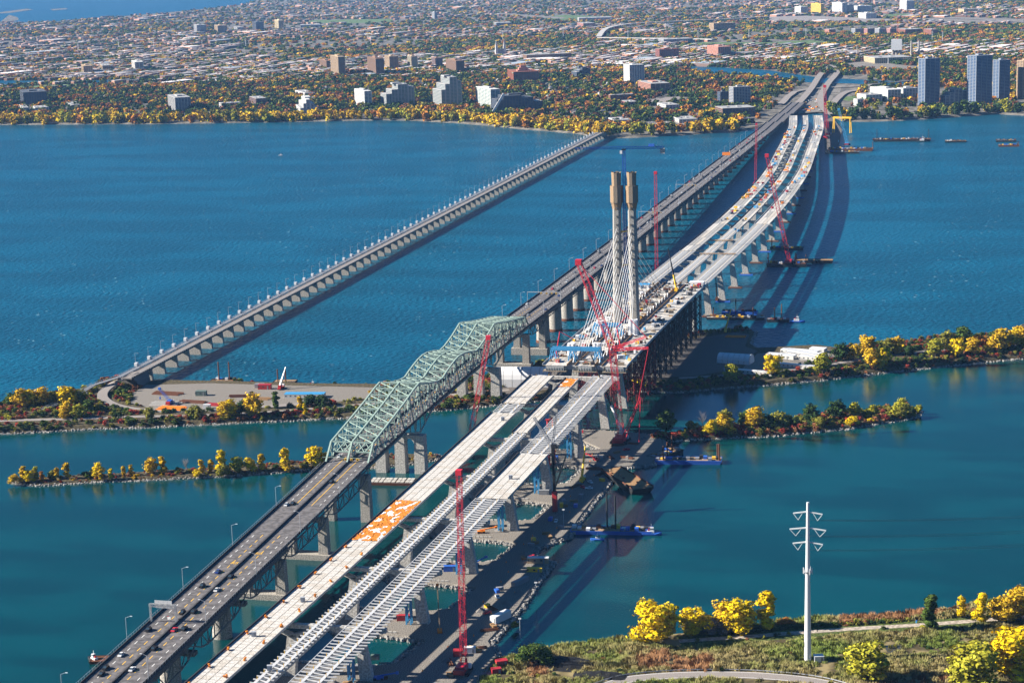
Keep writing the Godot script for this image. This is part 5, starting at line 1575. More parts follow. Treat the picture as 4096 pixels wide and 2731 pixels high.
func trunk_mesh(kind: int) -> ArrayMesh:
	var key = "trunk%d" % kind
	if not crowns.has(key):
		var b := MB.new()
		b.tube(Vector3.ZERO, Vector3(0.01, 0.45, 0), 0.028, 0.018, 7)
		b.tube(Vector3(0.01, 0.44, 0), Vector3(0, 0.8, 0.01), 0.018, 0.005, 5)
		for i in 5:
			var a = TAU * i / 5.0
			var rr = 0.22 if kind != 1 else 0.08
			b.tube(Vector3(0.01, 0.3 + 0.05 * i, 0), Vector3(cos(a) * rr, 0.55 + 0.06 * i, sin(a) * rr), 0.012, 0.004, 5)
		crowns[key] = b.mesh(M.bark)
	return crowns[key]

func tree(label: String, group: String, p: Vector3, h: float, kind: int, colour: String, leaves := 1300, wide := 1.0) -> Node3D:
	var t = thing("tree", label, "tree", p, rng.randf() * TAU, group)
	t.scale = Vector3(h * wide, h, h * wide)
	obj("trunk", trunk_mesh(kind), t)
	obj("crown", crown(kind, rng.randi() % 3, colour, leaves), t)
	return t

func bare_tree(label: String, p: Vector3, h: float):
	var b := MB.new()
	b.tube(Vector3.ZERO, Vector3(0, h * 0.6, 0), 0.3, 0.15, 6)
	for i in 22:
		var a = rng.randf() * TAU
		var y = h * rng.randf_range(0.2, 0.62)
		var e = Vector3(cos(a) * h * 0.2, y + h * rng.randf_range(0.2, 0.38), sin(a) * h * 0.2)
		b.tube(Vector3(0, y, 0), e, 0.12, 0.03, 4)
		for j in 3: b.tube(Vector3(0, y, 0).lerp(e, 0.4 + 0.2 * j), e + Vector3(rng.randfn(), rng.randf() * 1.4, rng.randfn()), 0.06, 0.02, 3)
	var t = thing("tree", label, "tree", p)
	add("bare_branches", b, mt("bare_bark", 0.32, 0.29, 0.28, 0.95) if not M.has("bare_bark") else M.bare_bark, t)

func bushes(called: String, poly: PackedVector2Array, count: int, size: Vector2, base: float, pal: Array, label: String, avoid: Array = [], keep := Rect2(-9000, -9000, 18000, 18000)):
	var lo = poly[0]
	var hi = poly[0]
	for p in poly:
		lo = lo.min(p); hi = hi.max(p)
	lo = lo.max(keep.position); hi = hi.min(keep.end)
	var xs := []
	var cols := []
	var tries = 0
	while xs.size() < count and tries < count * 40:
		tries += 1
		var p = Vector2(rng.randf_range(lo.x, hi.x), rng.randf_range(lo.y, hi.y))
		if not in_poly(p, poly): continue
		var bad = false
		for a in avoid:
			if in_poly(p, a): bad = true
		if bad: continue
		var edge = nearest(poly, p).distance_to(p)
		if edge < 2.2: continue
		var s = rng.randf_range(size.x, size.y)
		xs.append(Transform3D(Basis(Vector3.UP, rng.randf() * TAU) * Basis.from_scale(Vector3(s * rng.randf_range(0.9, 1.5), s * rng.randf_range(0.7, 1.1), s * rng.randf_range(0.9, 1.5))), v3(p, base * minf(1.0, edge / 5.0) - 0.3)))
		# colours come in drifts
		var f = (noise.get_noise_2d(p.x * 6.0, p.y * 6.0) * 0.9 + 0.5 + rng.randf_range(-0.22, 0.22)) * pal.size()
		var c: Color = PAL[pal[clampi(int(f), 0, pal.size() - 1)]]
		cols.append(c * rng.randf_range(0.75, 1.2))
	scatter(called, crown_mesh(150, shape(2, 1), 0.12, 5, Color.WHITE), xs, cols, M.leaf, label, "shrubs")

func build_vegetation():
	var road_gap = [pad_poly]
	# dike shrubs
	bushes("dike_shrubs", dike_poly, 2300, Vector2(2.2, 5.0), 3.0, ["dark", "green", "olive", "green", "rust", "red", "olive", "lime"], "red, brown and green shrubs covering the banks of the dike", keep_clear(), Rect2(-900, -1900, 560, 800))
	bushes("dike_shrubs", dike_poly, 1700, Vector2(2.2, 5.0), 3.0, ["dark", "green", "olive", "green", "rust", "red", "olive", "dark"], "red and dark green shrubs along the right arm of the dike", keep_clear(), Rect2(-290, -2100, 700, 900))
	bushes("islet_shrubs", islet_left, 420, Vector2(1.2, 2.8), 1.8, ["rust", "olive", "red", "grey", "gold", "rust"], "low rust and olive shrubs on the left islet")
	bushes("islet_shrubs", islet_right, 520, Vector2(2.5, 5.5), 2.0, ["dark", "olive", "rust", "olive", "red", "rust"], "dense rust and olive shrubs on the right islet")
	# trees on the left islet, from the photo
	var i = 0
	for a in [[-674.0, -1203.3, 7.4, "gold", 2], [-669.6, -1207.3, 10.9, "gold", 1], [-664.5, -1206.8, 8.7, "yellow", 0], [-661.6, -1211.8, 9.7, "lime", 1], [-655.2, -1208.1, 7.4, "orange", 1], [-650.9, -1217.9, 7.8, "olive", 2], [-647.2, -1216.1, 8.4, "gold", 1], [-640.9, -1219.2, 11.3, "gold", 1], [-626.9, -1223.4, 6.8, "green", 2], [-623.0, -1223.9, 6.1, "dark", 1], [-620.3, -1225.4, 10.4, "yellow", 0], [-614.6, -1219.2, 7.4, "gold", 1], [-608.3, -1222.4, 7.4, "yellow", 1], [-602.3, -1231.3, 7.1, "gold", 1], [-597.3, -1233.1, 7.5, "gold", 1], [-585.4, -1240.6, 11.7, "gold", 0], [-576.2, -1240.6, 12.7, "gold", 1], [-565.7, -1243.2, 5.5, "olive", 2], [-548.8, -1238.4, 6.1, "yellow", 2], [-547.5, -1245.6, 9.7, "gold", 1], [-541.7, -1248.7, 9.1, "gold", 1], [-532.4, -1247.5, 16.5, "yellow", 1], [-530.4, -1244.3, 9.4, "olive", 2], [-522.2, -1251.2, 11.7, "lime", 0], [-513.9, -1255.9, 10.1, "yellow", 0], [-506.3, -1258.0, 12.3, "gold", 1], [-489.6, -1262.6, 15.3, "yellow", 1], [-488.6, -1261.5, 9.4, "gold", 0], [-498.3, -1265.0, 4.9, "dark", 2], [-477.7, -1271.3, 5.6, "olive", 2], [-469.7, -1272.3, 15.6, "yellow", 0], [-464.1, -1275.4, 9.8, "gold", 0]]:
		placed_tree(a, "%s tree from the left tip of the left islet, %s", "trees on the left islet", i, 1.5)
		i += 1
	bare_tree("leafless grey tree in the middle of the left islet", Vector3(-559.9,1.5,-1246.9), 11.0)
	i = 0
	for a in [[-234.1, -1405.8, 16.4, "green", 0], [-215.4, -1410.7, 8.9, "olive", 2], [-197.1, -1397.0, 12.9, "yellow", 0], [-191.0, -1417.7, 15.4, "olive", 0], [-187.8, -1403.4, 14.9, "gold", 0], [-176.1, -1426.3, 12.0, "green", 0], [-167.7, -1420.5, 18.1, "gold", 0], [-157.9, -1421.7, 13.3, "dark", 2], [-150.5, -1429.4, 13.7, "olive", 2], [-143.5, -1432.9, 12.4, "green", 2], [-127.9, -1443.0, 15.2, "dark", 0], [-119.4, -1433.1, 10.3, "olive", 2], [-109.2, -1459.1, 15.3, "dark", 0], [-95.4, -1466.3, 12.5, "lime", 0], [-95.5, -1442.8, 9.3, "yellow", 2], [-81.4, -1472.2, 9.4, "lime", 0], [-82.4, -1453.9, 4.5, "yellow", 2], [-62.3, -1474.4, 13.9, "lime", 0], [-59.1, -1470.6, 9.7, "olive", 0], [-47.6, -1488.9, 6.3, "lime", 0]]:
		placed_tree(a, "%s tree from the bridge end of the right islet, %s", "trees on the right islet", i, 1.7)
		i += 1
	bare_tree("pale leafless tree near the bridge end of the right islet", Vector3(-207.4,2.0,-1415.7), 15.0)
	i = 0
	for a in [[-792.1, -1419.1, 11.2, "green", 0], [-776.9, -1413.1, 17.4, "gold", 0], [-772.7, -1416.7, 15.6, "yellow", 0], [-765.6, -1422.2, 16.7, "gold", 0], [-758.4, -1427.6, 11.9, "olive", 0], [-744.9, -1424.5, 16.7, "yellow", 0], [-741.4, -1429.6, 14.5, "gold", 0], [-735.3, -1433.4, 11.9, "olive", 0], [-725.6, -1386.1, 13.4, "gold", 0], [-714.6, -1387.4, 11.6, "lime", 0], [-713.7, -1405.3, 11.0, "green", 0], [-709.7, -1413.3, 7.4, "olive", 2], [-700.2, -1422.0, 4.4, "green", 2], [-679.9, -1387.2, 7.2, "dark", 2], [-652.8, -1390.4, 10.1, "olive", 0], [-616.8, -1399.0, 12.2, "olive", 2], [-593.4, -1401.8, 13.3, "gold", 0], [-589.2, -1405.2, 15.1, "yellow", 0], [-583.0, -1413.2, 12.7, "dark", 0], [-572.3, -1410.1, 19.1, "gold", 0], [-563.0, -1437.9, 12.8, "green", 1], [-539.7, -1433.1, 10.9, "gold", 1], [-531.0, -1419.3, 9.0, "yellow", 1], [-526.8, -1449.6, 11.0, "dark", 2], [-535.9, -1448.6, 11.0, "dark", 2], [-501.5, -1499.3, 3.8, "gold", 2]]:
		placed_tree(a, "%s tree from the left along the dike, %s", "trees on the left arm of the dike", i, 2.8)
		i += 1
	i = 0
	for a in [[-287.4, -1531.0, 11.9, "dark", 2], [-278.0, -1540.0, 11.2, "yellow", 2], [-204.9, -1572.2, 15.8, "lime", 0], [-202.6, -1592.4, 7.6, "green", 2], [-173.9, -1600.4, 17.9, "yellow", 0], [-132.7, -1613.2, 18.3, "lime", 0], [-121.2, -1666.7, 15.6, "dark", 0], [-110.9, -1671.3, 14.1, "gold", 0], [-98.9, -1690.7, 17.0, "gold", 0], [-90.0, -1634.7, 18.4, "gold", 0], [-83.4, -1649.3, 16.2, "yellow", 0], [-83.8, -1692.2, 15.0, "olive", 0], [-74.6, -1698.6, 15.8, "gold", 0], [-63.0, -1694.2, 11.0, "dark", 2], [-40.3, -1689.2, 17.2, "lime", 0], [-31.6, -1721.4, 17.1, "olive", 0], [-21.7, -1691.1, 17.2, "yellow", 0], [-8.8, -1705.1, 14.5, "gold", 0], [-16.6, -1732.3, 19.1, "green", 0], [-3.3, -1733.5, 14.0, "orange", 2], [9.2, -1712.4, 17.3, "gold", 0], [17.4, -1724.3, 19.4, "gold", 0], [27.0, -1736.4, 17.1, "yellow", 0], [32.6, -1737.0, 19.1, "gold", 0]]:
		placed_tree(a, "%s tree from the bridge on the dike's right arm, %s", "trees on the right arm of the dike", i, 2.8)
		i += 1
	# golden trees along the far shore: each is a thing
	var made = 0
	var acc = 0.0
	for j in shore_line.size() - 1:
		var p = shore_line[j]
		var q = shore_line[j + 1]
		if p.x < -2500.0 or p.x > 250.0: continue
		acc += p.distance_to(q)
		while acc > 17.5 and made < 165:
			acc -= 17.5
			if p.x > -500.0 and p.x < -330.0: continue
			var w = p.lerp(q, rng.randf()) + Vector2(0, -rng.randf_range(10.0, 34.0))
			var right = p.x > -330.0
			var pick = ["gold", "gold", "gold", "lime", "olive", "orange"] if not right else ["dark", "olive", "dark", "green", "lime", "rust"]
			var cl = pick[clampi(int((noise.get_noise_2d(w.x * 3.0, 7.0) * 0.8 + 0.4 + rng.randf_range(-0.25, 0.3)) * 6.0), 0, 5)]
			var zone = "left of the white stepped pyramid" if w.x < -1500 else ("below the teal glass towers" if w.x < -1000 else ("behind the far end of the dam" if w.x < -600 else ("at the old bridge's landing" if not right else "below the right shore towers")))
			tree("%s shore tree, %s from the left %s" % [hue(cl), count_of("shore" + zone), zone], "shore trees %s" % zone, v3(w, 2.6), rng.randf_range(18.0, 27.0), 0 if rng.randf() < 0.8 else 2, cl, 420, rng.randf_range(0.9, 1.25))
			made += 1
	# the wooded island and the street trees of the city, too many to count
	var cm = [crown_mesh(110, shape(0, 1), 0.15, 31, Color.WHITE), crown_mesh(110, shape(2, 2), 0.17, 32, Color.WHITE)]
	for pass_ in 2:
		var xs := []
		var cols := []
		var want = 18000 if pass_ == 0 else 38000
		for k in want:
			var p: Vector2
			var dist: float
			if pass_ == 0:
				dist = rng.randf_range(3750.0, 5900.0)
			else:
				dist = 368.0 * 4406.0 / (rng.randf_range(-22.0, 170.0) + 126.0)
			var lat = rng.randf_range(-0.29, 0.29) * dist
			p = Vector2(-0.2437, -0.9698) * dist + Vector2(0.9698, -0.2437) * lat
			if not in_poly(p, far_poly) or skip_spot(p): continue
			var off_shore = nearest_shore(p)
			if off_shore < 14.0: continue
			if p.x > -460.0 and p.x < -300.0 and p.y > -5200.0: continue
			var wood = noise.get_noise_2d(p.x * 0.16 + 300.0, p.y * 0.16)
			if pass_ == 1 and wood < -0.28 and rng.randf() < 0.75: continue
			if p.x > -480.0 and p.y > -4700.0 and rng.randf() < 0.72: continue
			var s = rng.randf_range(9.0, 17.0) * (1.0 if pass_ == 0 else 1.15)
			var fringe = pass_ == 0 and off_shore < 75.0 and p.x < -480.0
			if fringe: s *= 1.4
			xs.append(Transform3D(Basis(Vector3.UP, rng.randf() * TAU) * Basis.from_scale(Vector3(s * 1.1, s, s * 1.1)), v3(p, 2.4 - s * 0.16)))
			var f = noise.get_noise_2d(p.x * 1.2, p.y * 1.2) * 0.8 + 0.5 + rng.randf_range(-0.35, 0.35)
			var pal = ["dark", "green", "dark", "olive", "green", "rust", "orange", "gold"] if pass_ == 0 else ["dark", "green", "dark", "olive", "green", "rust", "orange", "gold"]
			if fringe: pal = ["olive", "gold", "gold", "lime", "gold", "orange", "gold", "yellow"]
			cols.append(PAL[pal[clampi(int(f * 8.0), 0, 7)]] * rng.randf_range(0.8, 1.25))
		scatter("wooded_island" if pass_ == 0 else "street_trees", cm[pass_], xs, cols, M.leaf, ["autumn trees covering the far island, orange, green and gold", "street trees and woods spread through the far city"][pass_], "trees")

func keep_clear() -> Array:
	var o := [pad_poly]
	for pts in [[Vector2(-812.8,-1352.8), Vector2(-662.0,-1398.4), Vector2(-537.2,-1436.8), Vector2(-386.4,-1523.8)], [Vector2(-251.6,-1582.8), Vector2(-149.2,-1632.8), Vector2(-41.0,-1715.8), Vector2(172.2,-1833.3)], [Vector2(-741.9,-1493.1), Vector2(-726.3,-1457.1), Vector2(-705.1,-1434.3), Vector2(-667.4,-1418.7), Vector2(-563.8,-1447.3), Vector2(-494.0,-1487.9)]]:
		var l := PackedVector2Array()
		var r := PackedVector2Array()
		for i in pts.size():
			var d = (pts[mini(i + 1, pts.size() - 1)] - pts[maxi(i - 1, 0)]).orthogonal().normalized() * 7.0
			l.append(pts[i] + d); r.append(pts[i] - d)
		r.reverse()
		l.append_array(r)
		o.append(l)
	o.append(PackedVector2Array([Vector2(-735.0,-1531.4), Vector2(-660.8,-1532.4), Vector2(-571.4,-1531.7), Vector2(-504.5,-1535.6), Vector2(-497.4,-1513.2), Vector2(-564.5,-1512.4), Vector2(-652.6,-1512.8), Vector2(-708.2,-1500.1)]))
	o.append(PackedVector2Array([Vector2(-382.3,-1477.2), Vector2(-400.8,-1598.1), Vector2(-300.8,-1739.8), Vector2(-201.7,-1800.3), Vector2(-124.4,-1726.8), Vector2(-120.8,-1676.6), Vector2(-201.5,-1598.2), Vector2(-249.6,-1569.6), Vector2(-327.9,-1530.2)]))
	return o

func nearest_shore(p: Vector2) -> float:
	var bd = 1e9
	for i in range(0, shore_line.size(), 2):
		bd = minf(bd, absf(p.x - shore_line[i].x) + maxf(0.0, absf(p.y - shore_line[i].y)))
	return bd

func hue(c: String) -> String:
	return {"gold": "golden", "yellow": "bright yellow", "olive": "olive brown", "green": "green", "dark": "dark green", "orange": "orange", "lime": "yellow green", "rust": "rust brown", "red": "red"}[c]

func placed_tree(a: Array, label: String, group: String, i: int, base: float):
	tree(label % [nth(i), hue(a[3])], group, Vector3(a[0], base, a[1]), a[2], a[4], a[3], 1500, 1.25 if a[4] != 1 else 1.4)

var jetty_poly: PackedVector2Array
func box_thing(called: String, label: String, category: String, p: Vector3, s: Vector3, turn: float, m: Material, group := "", top: Material = null) -> Node3D:
	# a container or cabin: walls, roof, door and ribs
	var t = thing(called, label, category, p, turn, group)
	var wl = block(t, "walls", Vector3(0, s.y * 0.5, 0), s, m)
	block(t, "roof", Vector3(0, s.y + 0.08, 0), Vector3(s.x + 0.12, 0.16, s.z + 0.12), top if top else m)
	if s.x > 8.0:
		for k in int(s.x / 4.0): under(block(t, "window", Vector3(-s.x * 0.45 + k * 4.0, s.y * 0.6, s.z * 0.5 + 0.03), Vector3(1.3, 1.0, 0.06), M.glass), wl)
	under(block(t, "door", Vector3(s.x * 0.28, s.y * 0.42, s.z * 0.5 + 0.04), Vector3(minf(1.1, s.x * 0.25), s.y * 0.78, 0.08), M.grey_metal), wl)
	return t

func build_site():
	# the jetty under the near viaduct: a haul road with a finger at every pier
	jetty_poly = PackedVector2Array()
	var right = PackedVector2Array([Vector2(-246.5,-808.9), Vector2(-239.6,-916.9), Vector2(-248.3,-934.5), Vector2(-254.2,-946.7), Vector2(-252.6,-974.2), Vector2(-250.8,-1003.1), Vector2(-251.7,-1056.8), Vector2(-250.3,-1085.0), Vector2(-265.4,-1096.4), Vector2(-266.8,-1111.9), Vector2(-251.2,-1137.6), Vector2(-252.1,-1173.3), Vector2(-251.1,-1221.7), Vector2(-249.9,-1262.6), Vector2(-261.1,-1297.4), Vector2(-245.5,-1301.8), Vector2(-228.2,-1311.0), Vector2(-224.1,-1344.0), Vector2(-232.3,-1384.7), Vector2(-249.7,-1398.3), Vector2(-284.7,-1404.7), Vector2(-322.1,-1402.9)])
	jetty_poly.append_array(right)
	var zs = [-1322.0, -1230.0, -1143.0, -1056.0, -968.0, -882.0, -795.0]
	for z in zs:
		var c = nb(z)
		var dx = [c.x - 28.0, c.x + 21.0, c.x + 28.0]
		jetty_poly.append_array(PackedVector2Array([Vector2(dx[2], z - 27.0), Vector2(dx[1], z - 23.0), Vector2(dx[1] - 10.0, z - 20.0), Vector2(dx[0], z - 18.0), Vector2(dx[0] - 4.0, z - 8.0), Vector2(dx[0] - 3.0, z + 12.0), Vector2(dx[0] + 3.0, z + 19.0), Vector2(dx[1] - 6.0, z + 23.0), Vector2(dx[2], z + 27.0)]))
	jetty_poly.append_array(PackedVector2Array([Vector2(-345, -740), Vector2(-345, -640), Vector2(-200, -640)]))
	land("jetty", jetty_poly, 2.2, 2.2, M.gravel)
	var pj := rough_edge(jetty_poly, 6.0, 0.6)
	var xs := []
	var cols := []
	for i in pj.size():
		var a = pj[i]
		var e = pj[(i + 1) % pj.size()]
		if a.distance_to(e) > 40.0 or a.y > -760.0: continue
		for j in int(a.distance_to(e) / 0.35):
			var p = a.lerp(e, rng.randf()) + Vector2(rng.randf_range(-1.2, 1.2), rng.randf_range(-1.2, 1.2))
			var s = rng.randf_range(0.8, 2.0)
			xs.append(Transform3D(Basis(Vector3.UP, rng.randf() * TAU) * Basis.from_scale(Vector3.ONE * s), v3(p, rng.randf_range(0.0, 1.4))))
			var v = rng.randf_range(0.12, 0.34)
			cols.append(Color(v, v * 0.96, v * 0.9))
	var rk := MB.new()
	rk.hull([Vector3(-0.5, -0.4, 0.4), Vector3(0.5, -0.4, 0.5), Vector3(0.5, -0.4, -0.4), Vector3(-0.4, -0.4, -0.5)], [Vector3(-0.3, 0.4, 0.25), Vector3(0.32, 0.35, 0.3), Vector3(0.28, 0.42, -0.3), Vector3(-0.3, 0.3, -0.28)])
	scatter("jetty_stones", rk.mesh(M.painted), xs, cols, M.painted, "broken stone facing the sides of the construction jetty", "stones")
	# concrete barrier blocks along the finger edges
	var bi = 0
	for z in zs:
		if z > -850: continue
		var c = nb(z)
		var t = thing("barrier_row", "row of concrete barrier blocks edging the %s jetty finger from the near end" % nth(6 - bi), "barrier", Vector3(0, 2.2, 0), 0.0, "barrier rows on the jetty fingers")
		bi += 1
		for k in 14:
			for s in [-1.0, 1.0]:
				block(t, "barrier_block", Vector3(c.x - 24.0 + k * 2.6, 0.4, z + s * (18.2 + 0.2 * sin(k * 1.7))), Vector3(1.9, 0.85, 0.7), M.pale_concrete, 0.06 * s)
	# temporary blue shoring columns beside the piers
	var k2 = 0
	for z in zs:
		var c = nb(z)
		for s in [1.0]:
			var p = Vector3(c.x + 13.5, 2.2, z + 3.0)
			var t = thing("shoring_tower", "blue shoring column beside the %s pier of the near viaduct" % nth(6 - k2), "shoring", p, 0.0, "blue shoring columns")
			var h = c.y - 10.0
			for dx in [-1.3, 1.3]:
				for dz in [-1.3, 1.3]:
					piece(t, "post", Vector3(dx, 0, dz), Vector3(dx, h, dz), 0.7, 0.7, M.bright_blue)
			for q in 5:
				for dz in [-1.3, 1.3]:
					piece(t, "brace", Vector3(-1.3, h * q / 5.0, dz), Vector3(1.3, h * (q + 1) / 5.0, dz), 0.35, 0.35, M.bright_blue)
		k2 += 1
	k2 = 0
	for p in [Vector3(-302, 2.2, -1300), Vector3(-299, 2.2, -1304)]:
		var t = thing("temporary_pile", ["left of the two red temporary piles under the open end of the viaduct", "right of the two red temporary piles under the open end of the viaduct"][k2], "pile", p, 0.0, "red temporary piles")
		k2 += 1
		piece(t, "pipe", Vector3.ZERO, Vector3(0, 33, 0), 2.0, 2.0, M.hoist_red, true)
		block(t, "base_plate", Vector3(0, 0.2, 0), Vector3(3.2, 0.4, 3.2), M.hoist_red)
		block(t, "cap_plate", Vector3(0, 33.2, 0), Vector3(3.0, 0.5, 3.0), M.hoist_red)
	# cabins, containers and vehicles along the haul road (photo positions)
	box_thing("site_office", "beige site office with a red roof edge at the jetty bend", "cabin", Vector3(-259.4,2.2,-1080.3), Vector3(13, 3.4, 4), 0.12, M.wall_tan, "", M.white_metal)
	box_thing("shipping_container", "dark blue container with pale lettering beside a pier", "container", Vector3(-308.3,2.2,-1057.2), Vector3(8, 3.2, 3.2), 0.2, M.crane_blue)
	box_thing("shipping_container", "red container at the foot of a viaduct pier", "container", Vector3(-310.8,2.2,-970.2), Vector3(8, 3.0, 3), 0.2, M.hoist_red)
	box_thing("site_trailer", "white box trailer parked at the outer edge of the jetty", "trailer", Vector3(-257.3,2.2,-978.6), Vector3(4, 4, 14), -0.42, M.white_metal)
	box_thing("shipping_container", "small red container right of the nearest red crane", "container", Vector3(-266.5,2.2,-922.6), Vector3(5, 3, 4), 0.2, M.hoist_red)
	box_thing("shipping_container", "white container beside the nearest red crane", "container", Vector3(-261.3,2.2,-927.9), Vector3(6, 3, 3), 0.2, M.white_metal)
	box_thing("generator", "green waste skip by the near bay", "skip", Vector3(-308.4,2.2,-910.0), Vector3(4.5, 2.4, 2.6), 0.2, M.truss_dark)
	box_thing("generator", "red compressor unit right of the near crane", "machine", Vector3(-240.2,2.2,-912.3), Vector3(6, 3, 4), 0.5, M.hoist_red)
	box_thing("generator", "smaller red compressor unit near the bottom edge", "machine", Vector3(-240.4,2.2,-901.8), Vector3(5, 2.5, 3), 0.5, M.hoist_red)
	box_thing("shipping_container", "grey container at the pier base by the hopper barge", "container", Vector3(-288.5,2.2,-1224.8), Vector3(7, 3, 3), 0.1, M.grey_metal)
	box_thing("machine_cabin", "yellow framed machine parked below the site office", "machine", Vector3(-257.8,2.2,-1063.9), Vector3(9, 2.2, 3), 0.1, M.yellow)
	box_thing("truck_trailer", "long grey trailer parked along the haul road", "trailer", Vector3(-261.1,2.2,-1040.9), Vector3(3, 2.6, 14), -0.4, M.grey_metal)
	box_thing("truck_trailer", "dark flat trailer on the near jetty finger", "trailer", Vector3(-309.9,2.2,-894.7), Vector3(12, 2.0, 3), 0.2, M.grey_metal)
	# loose traffic cones on the haul road
	var cone := MB.new()
	cone.tube(Vector3(0, 0.1, 0), Vector3(0, 1.1, 0), 0.34, 0.06, 6)
	cone.box(Vector3(0, 0.05, 0), Vector3(0.8, 0.1, 0.8))
	var cone_mesh = cone.mesh(M.orange)
	for i in 26:
		var z = -880.0 - i * 18.0
		var x = -279.0 + 26.0 * rng.randf()
		tag(obj("traffic_cone", cone_mesh, self, Vector3(x, 2.2, z)), "orange traffic cone on the jetty haul road, %s from the near end" % nth(i), "cone", "traffic cones on the haul road")
	# gravel heaps, stacked mats and parked pickups along the haul road
	depths_jetty()
	# aerial lifts and small machines
	k2 = 0
	for a in [[Vector3(-309.0,2.2,-1133.4), 0.3, "orange"], [Vector3(-312.0,2.2,-1328.3), -0.4, "orange"], [Vector3(-270.0,2.2,-1314.2), 2.6, "hoist_red"], [Vector3(-296.1,2.2,-1068.1), 1.0, "crane_blue"], [Vector3(-297.9,2.2,-883.2), 0.2, "crane_blue"], [Vector3(-285.7,2.2,-954.6), 1.9, "orange"]]:
		var t = thing("boom_lift", ["orange boom lift on the third bay finger", "orange boom lift under the far end of the near viaduct", "red boom lift reaching left beside the hopper barge", "blue boom lift in the viaduct's shade", "blue boom lift lying folded at the bottom edge", "orange boom lift with its long arm raised against a pier"][k2], "boom lift", a[0], a[1], "boom lifts on the jetty")
		k2 += 1
		block(t, "chassis", Vector3(0, 1.0, 0), Vector3(5, 1.3, 2.6), M[a[2]])
		for dx in [-1.7, 1.7]:
			for dz in [-1.2, 1.2]:
				piece(t, "wheel", Vector3(dx, 0.6, dz - 0.25), Vector3(dx, 0.6, dz + 0.25), 1.2, 1.2, M.black, true)
		var up = 24.0 if k2 == 6 else 3.5
		piece(t, "arm", Vector3(-1, 1.8, 0), Vector3(9, up, 0), 0.6, 0.6, M.timber_pale if k2 == 6 else M[a[2]])
		block(t, "basket", Vector3(9.6, up, 0), Vector3(1.4, 1.2, 1.6), M[a[2]])
	# stores, huts and trailers on the dike
	var cabins = [[Vector3(-173.9,3.0,-1671.3), Vector3(26, 3.4, 9), -0.25, "blue grey row of site cabins, leftmost of the dike compound"], [Vector3(-159.2,3.0,-1691.2), Vector3(34, 3.4, 9), -0.25, "long white row of site cabins at the back of the dike compound"], [Vector3(-153.6,3.0,-1680.7), Vector3(34, 3.4, 8), -0.25, "long white row of site cabins in the middle of the dike compound"], [Vector3(-146.6,3.0,-1666.8), Vector3(22, 3.4, 8), -0.25, "short white row of site cabins on the right of the dike compound"], [Vector3(-143.8,3.0,-1700.2), Vector3(14, 3.6, 9), -0.25, "single white site cabin at the right end of the dike compound"], [Vector3(-159.8,3.0,-1633.4), Vector3(44, 3.2, 4.5), -0.28, "line of white trailers along the dike road, right"], [Vector3(-194.9,3.0,-1605.6), Vector3(44, 3.2, 4.5), -0.28, "line of white trailers along the dike road, left"]]
	for a in cabins: box_thing("site_cabin", a[3], "cabin", a[0], a[1], a[2], M.wall_white, "site cabins on the dike", M.white_metal)
	box_thing("site_cabin", "pale blue roofed shed on the works yard by the dam", "shed", Vector3(-552.1,3.0,-1478.2), Vector3(34, 3.4, 9), 0.12, M.wall_white, "", M.bright_blue)
	box_thing("shipping_container", "red container on the works yard by the water", "container", Vector3(-597.7,3.0,-1503.8), Vector3(11, 4, 5), 0.1, M.hoist_red)
	box_thing("shipping_container", "grey container left of the red one on the works yard", "container", Vector3(-604.1,3.0,-1508.1), Vector3(8, 3.4, 4), 0.1, M.grey_metal)
	box_thing("shipping_container", "green container in the middle of the works yard", "container", Vector3(-643.8,3.0,-1474.4), Vector3(9, 4, 5), 0.1, M.truss_dark)
	box_thing("shipping_container", "white van body parked at the yard fence", "van", Vector3(-620.3,3.0,-1430.2), Vector3(6, 3.4, 3), 0.1, M.white_metal)
	# arched white shelter halls
	var hs = 0
	for a in [[Vector3(-379.6,3.0,-1545.7), 46.0, 15.0, 24.0, 0.1], [Vector3(-211.7,3.0,-1649.4), 30.0, 8.0, 14.0, -0.2]]:
		var t = thing("fabric_hall", ["large white fabric hall beside the blue gantry", "small white arched hall in the shade of the main span"][hs], "hall", a[0], a[4], "fabric halls")
		hs += 1
		var b := MB.new()
		var k = 10
		for sgm in 6:
			var x0 = -a[1] / 2 + a[1] * sgm / 6.0
			var x1 = x0 + a[1] / 6.0 - 0.3
			for i in k:
				var t0 = PI * i / k
				var t1 = PI * (i + 1) / k
				var p0 = Vector3(0, sin(t0) ** 0.7 * a[2], cos(t0) * a[3] / 2)
				var p1 = Vector3(0, sin(t1) ** 0.7 * a[2], cos(t1) * a[3] / 2)
				b.quad(p0 + Vector3(x0, 0, 0), p1 + Vector3(x0, 0, 0), p1 + Vector3(x1, 0, 0), p0 + Vector3(x1, 0, 0))
		add("fabric_bays", b, M.white_sheet, t)
		for e in [-1.0, 1.0]:
			var w := MB.new()
			for i in range(1, k):
				var t0 = PI * i / k
				var t1 = PI * (i + 1) / k
				w.tri(Vector3(e * a[1] / 2, 0, a[3] / 2), Vector3(e * a[1] / 2, sin(t0) ** 0.7 * a[2], cos(t0) * a[3] / 2), Vector3(e * a[1] / 2, maxf(0, sin(t1)) ** 0.7 * a[2], cos(t1) * a[3] / 2))
			add("end_wall", w, M.white_sheet, t)
	# steel and timber laid out on the yard
	var yi = 0
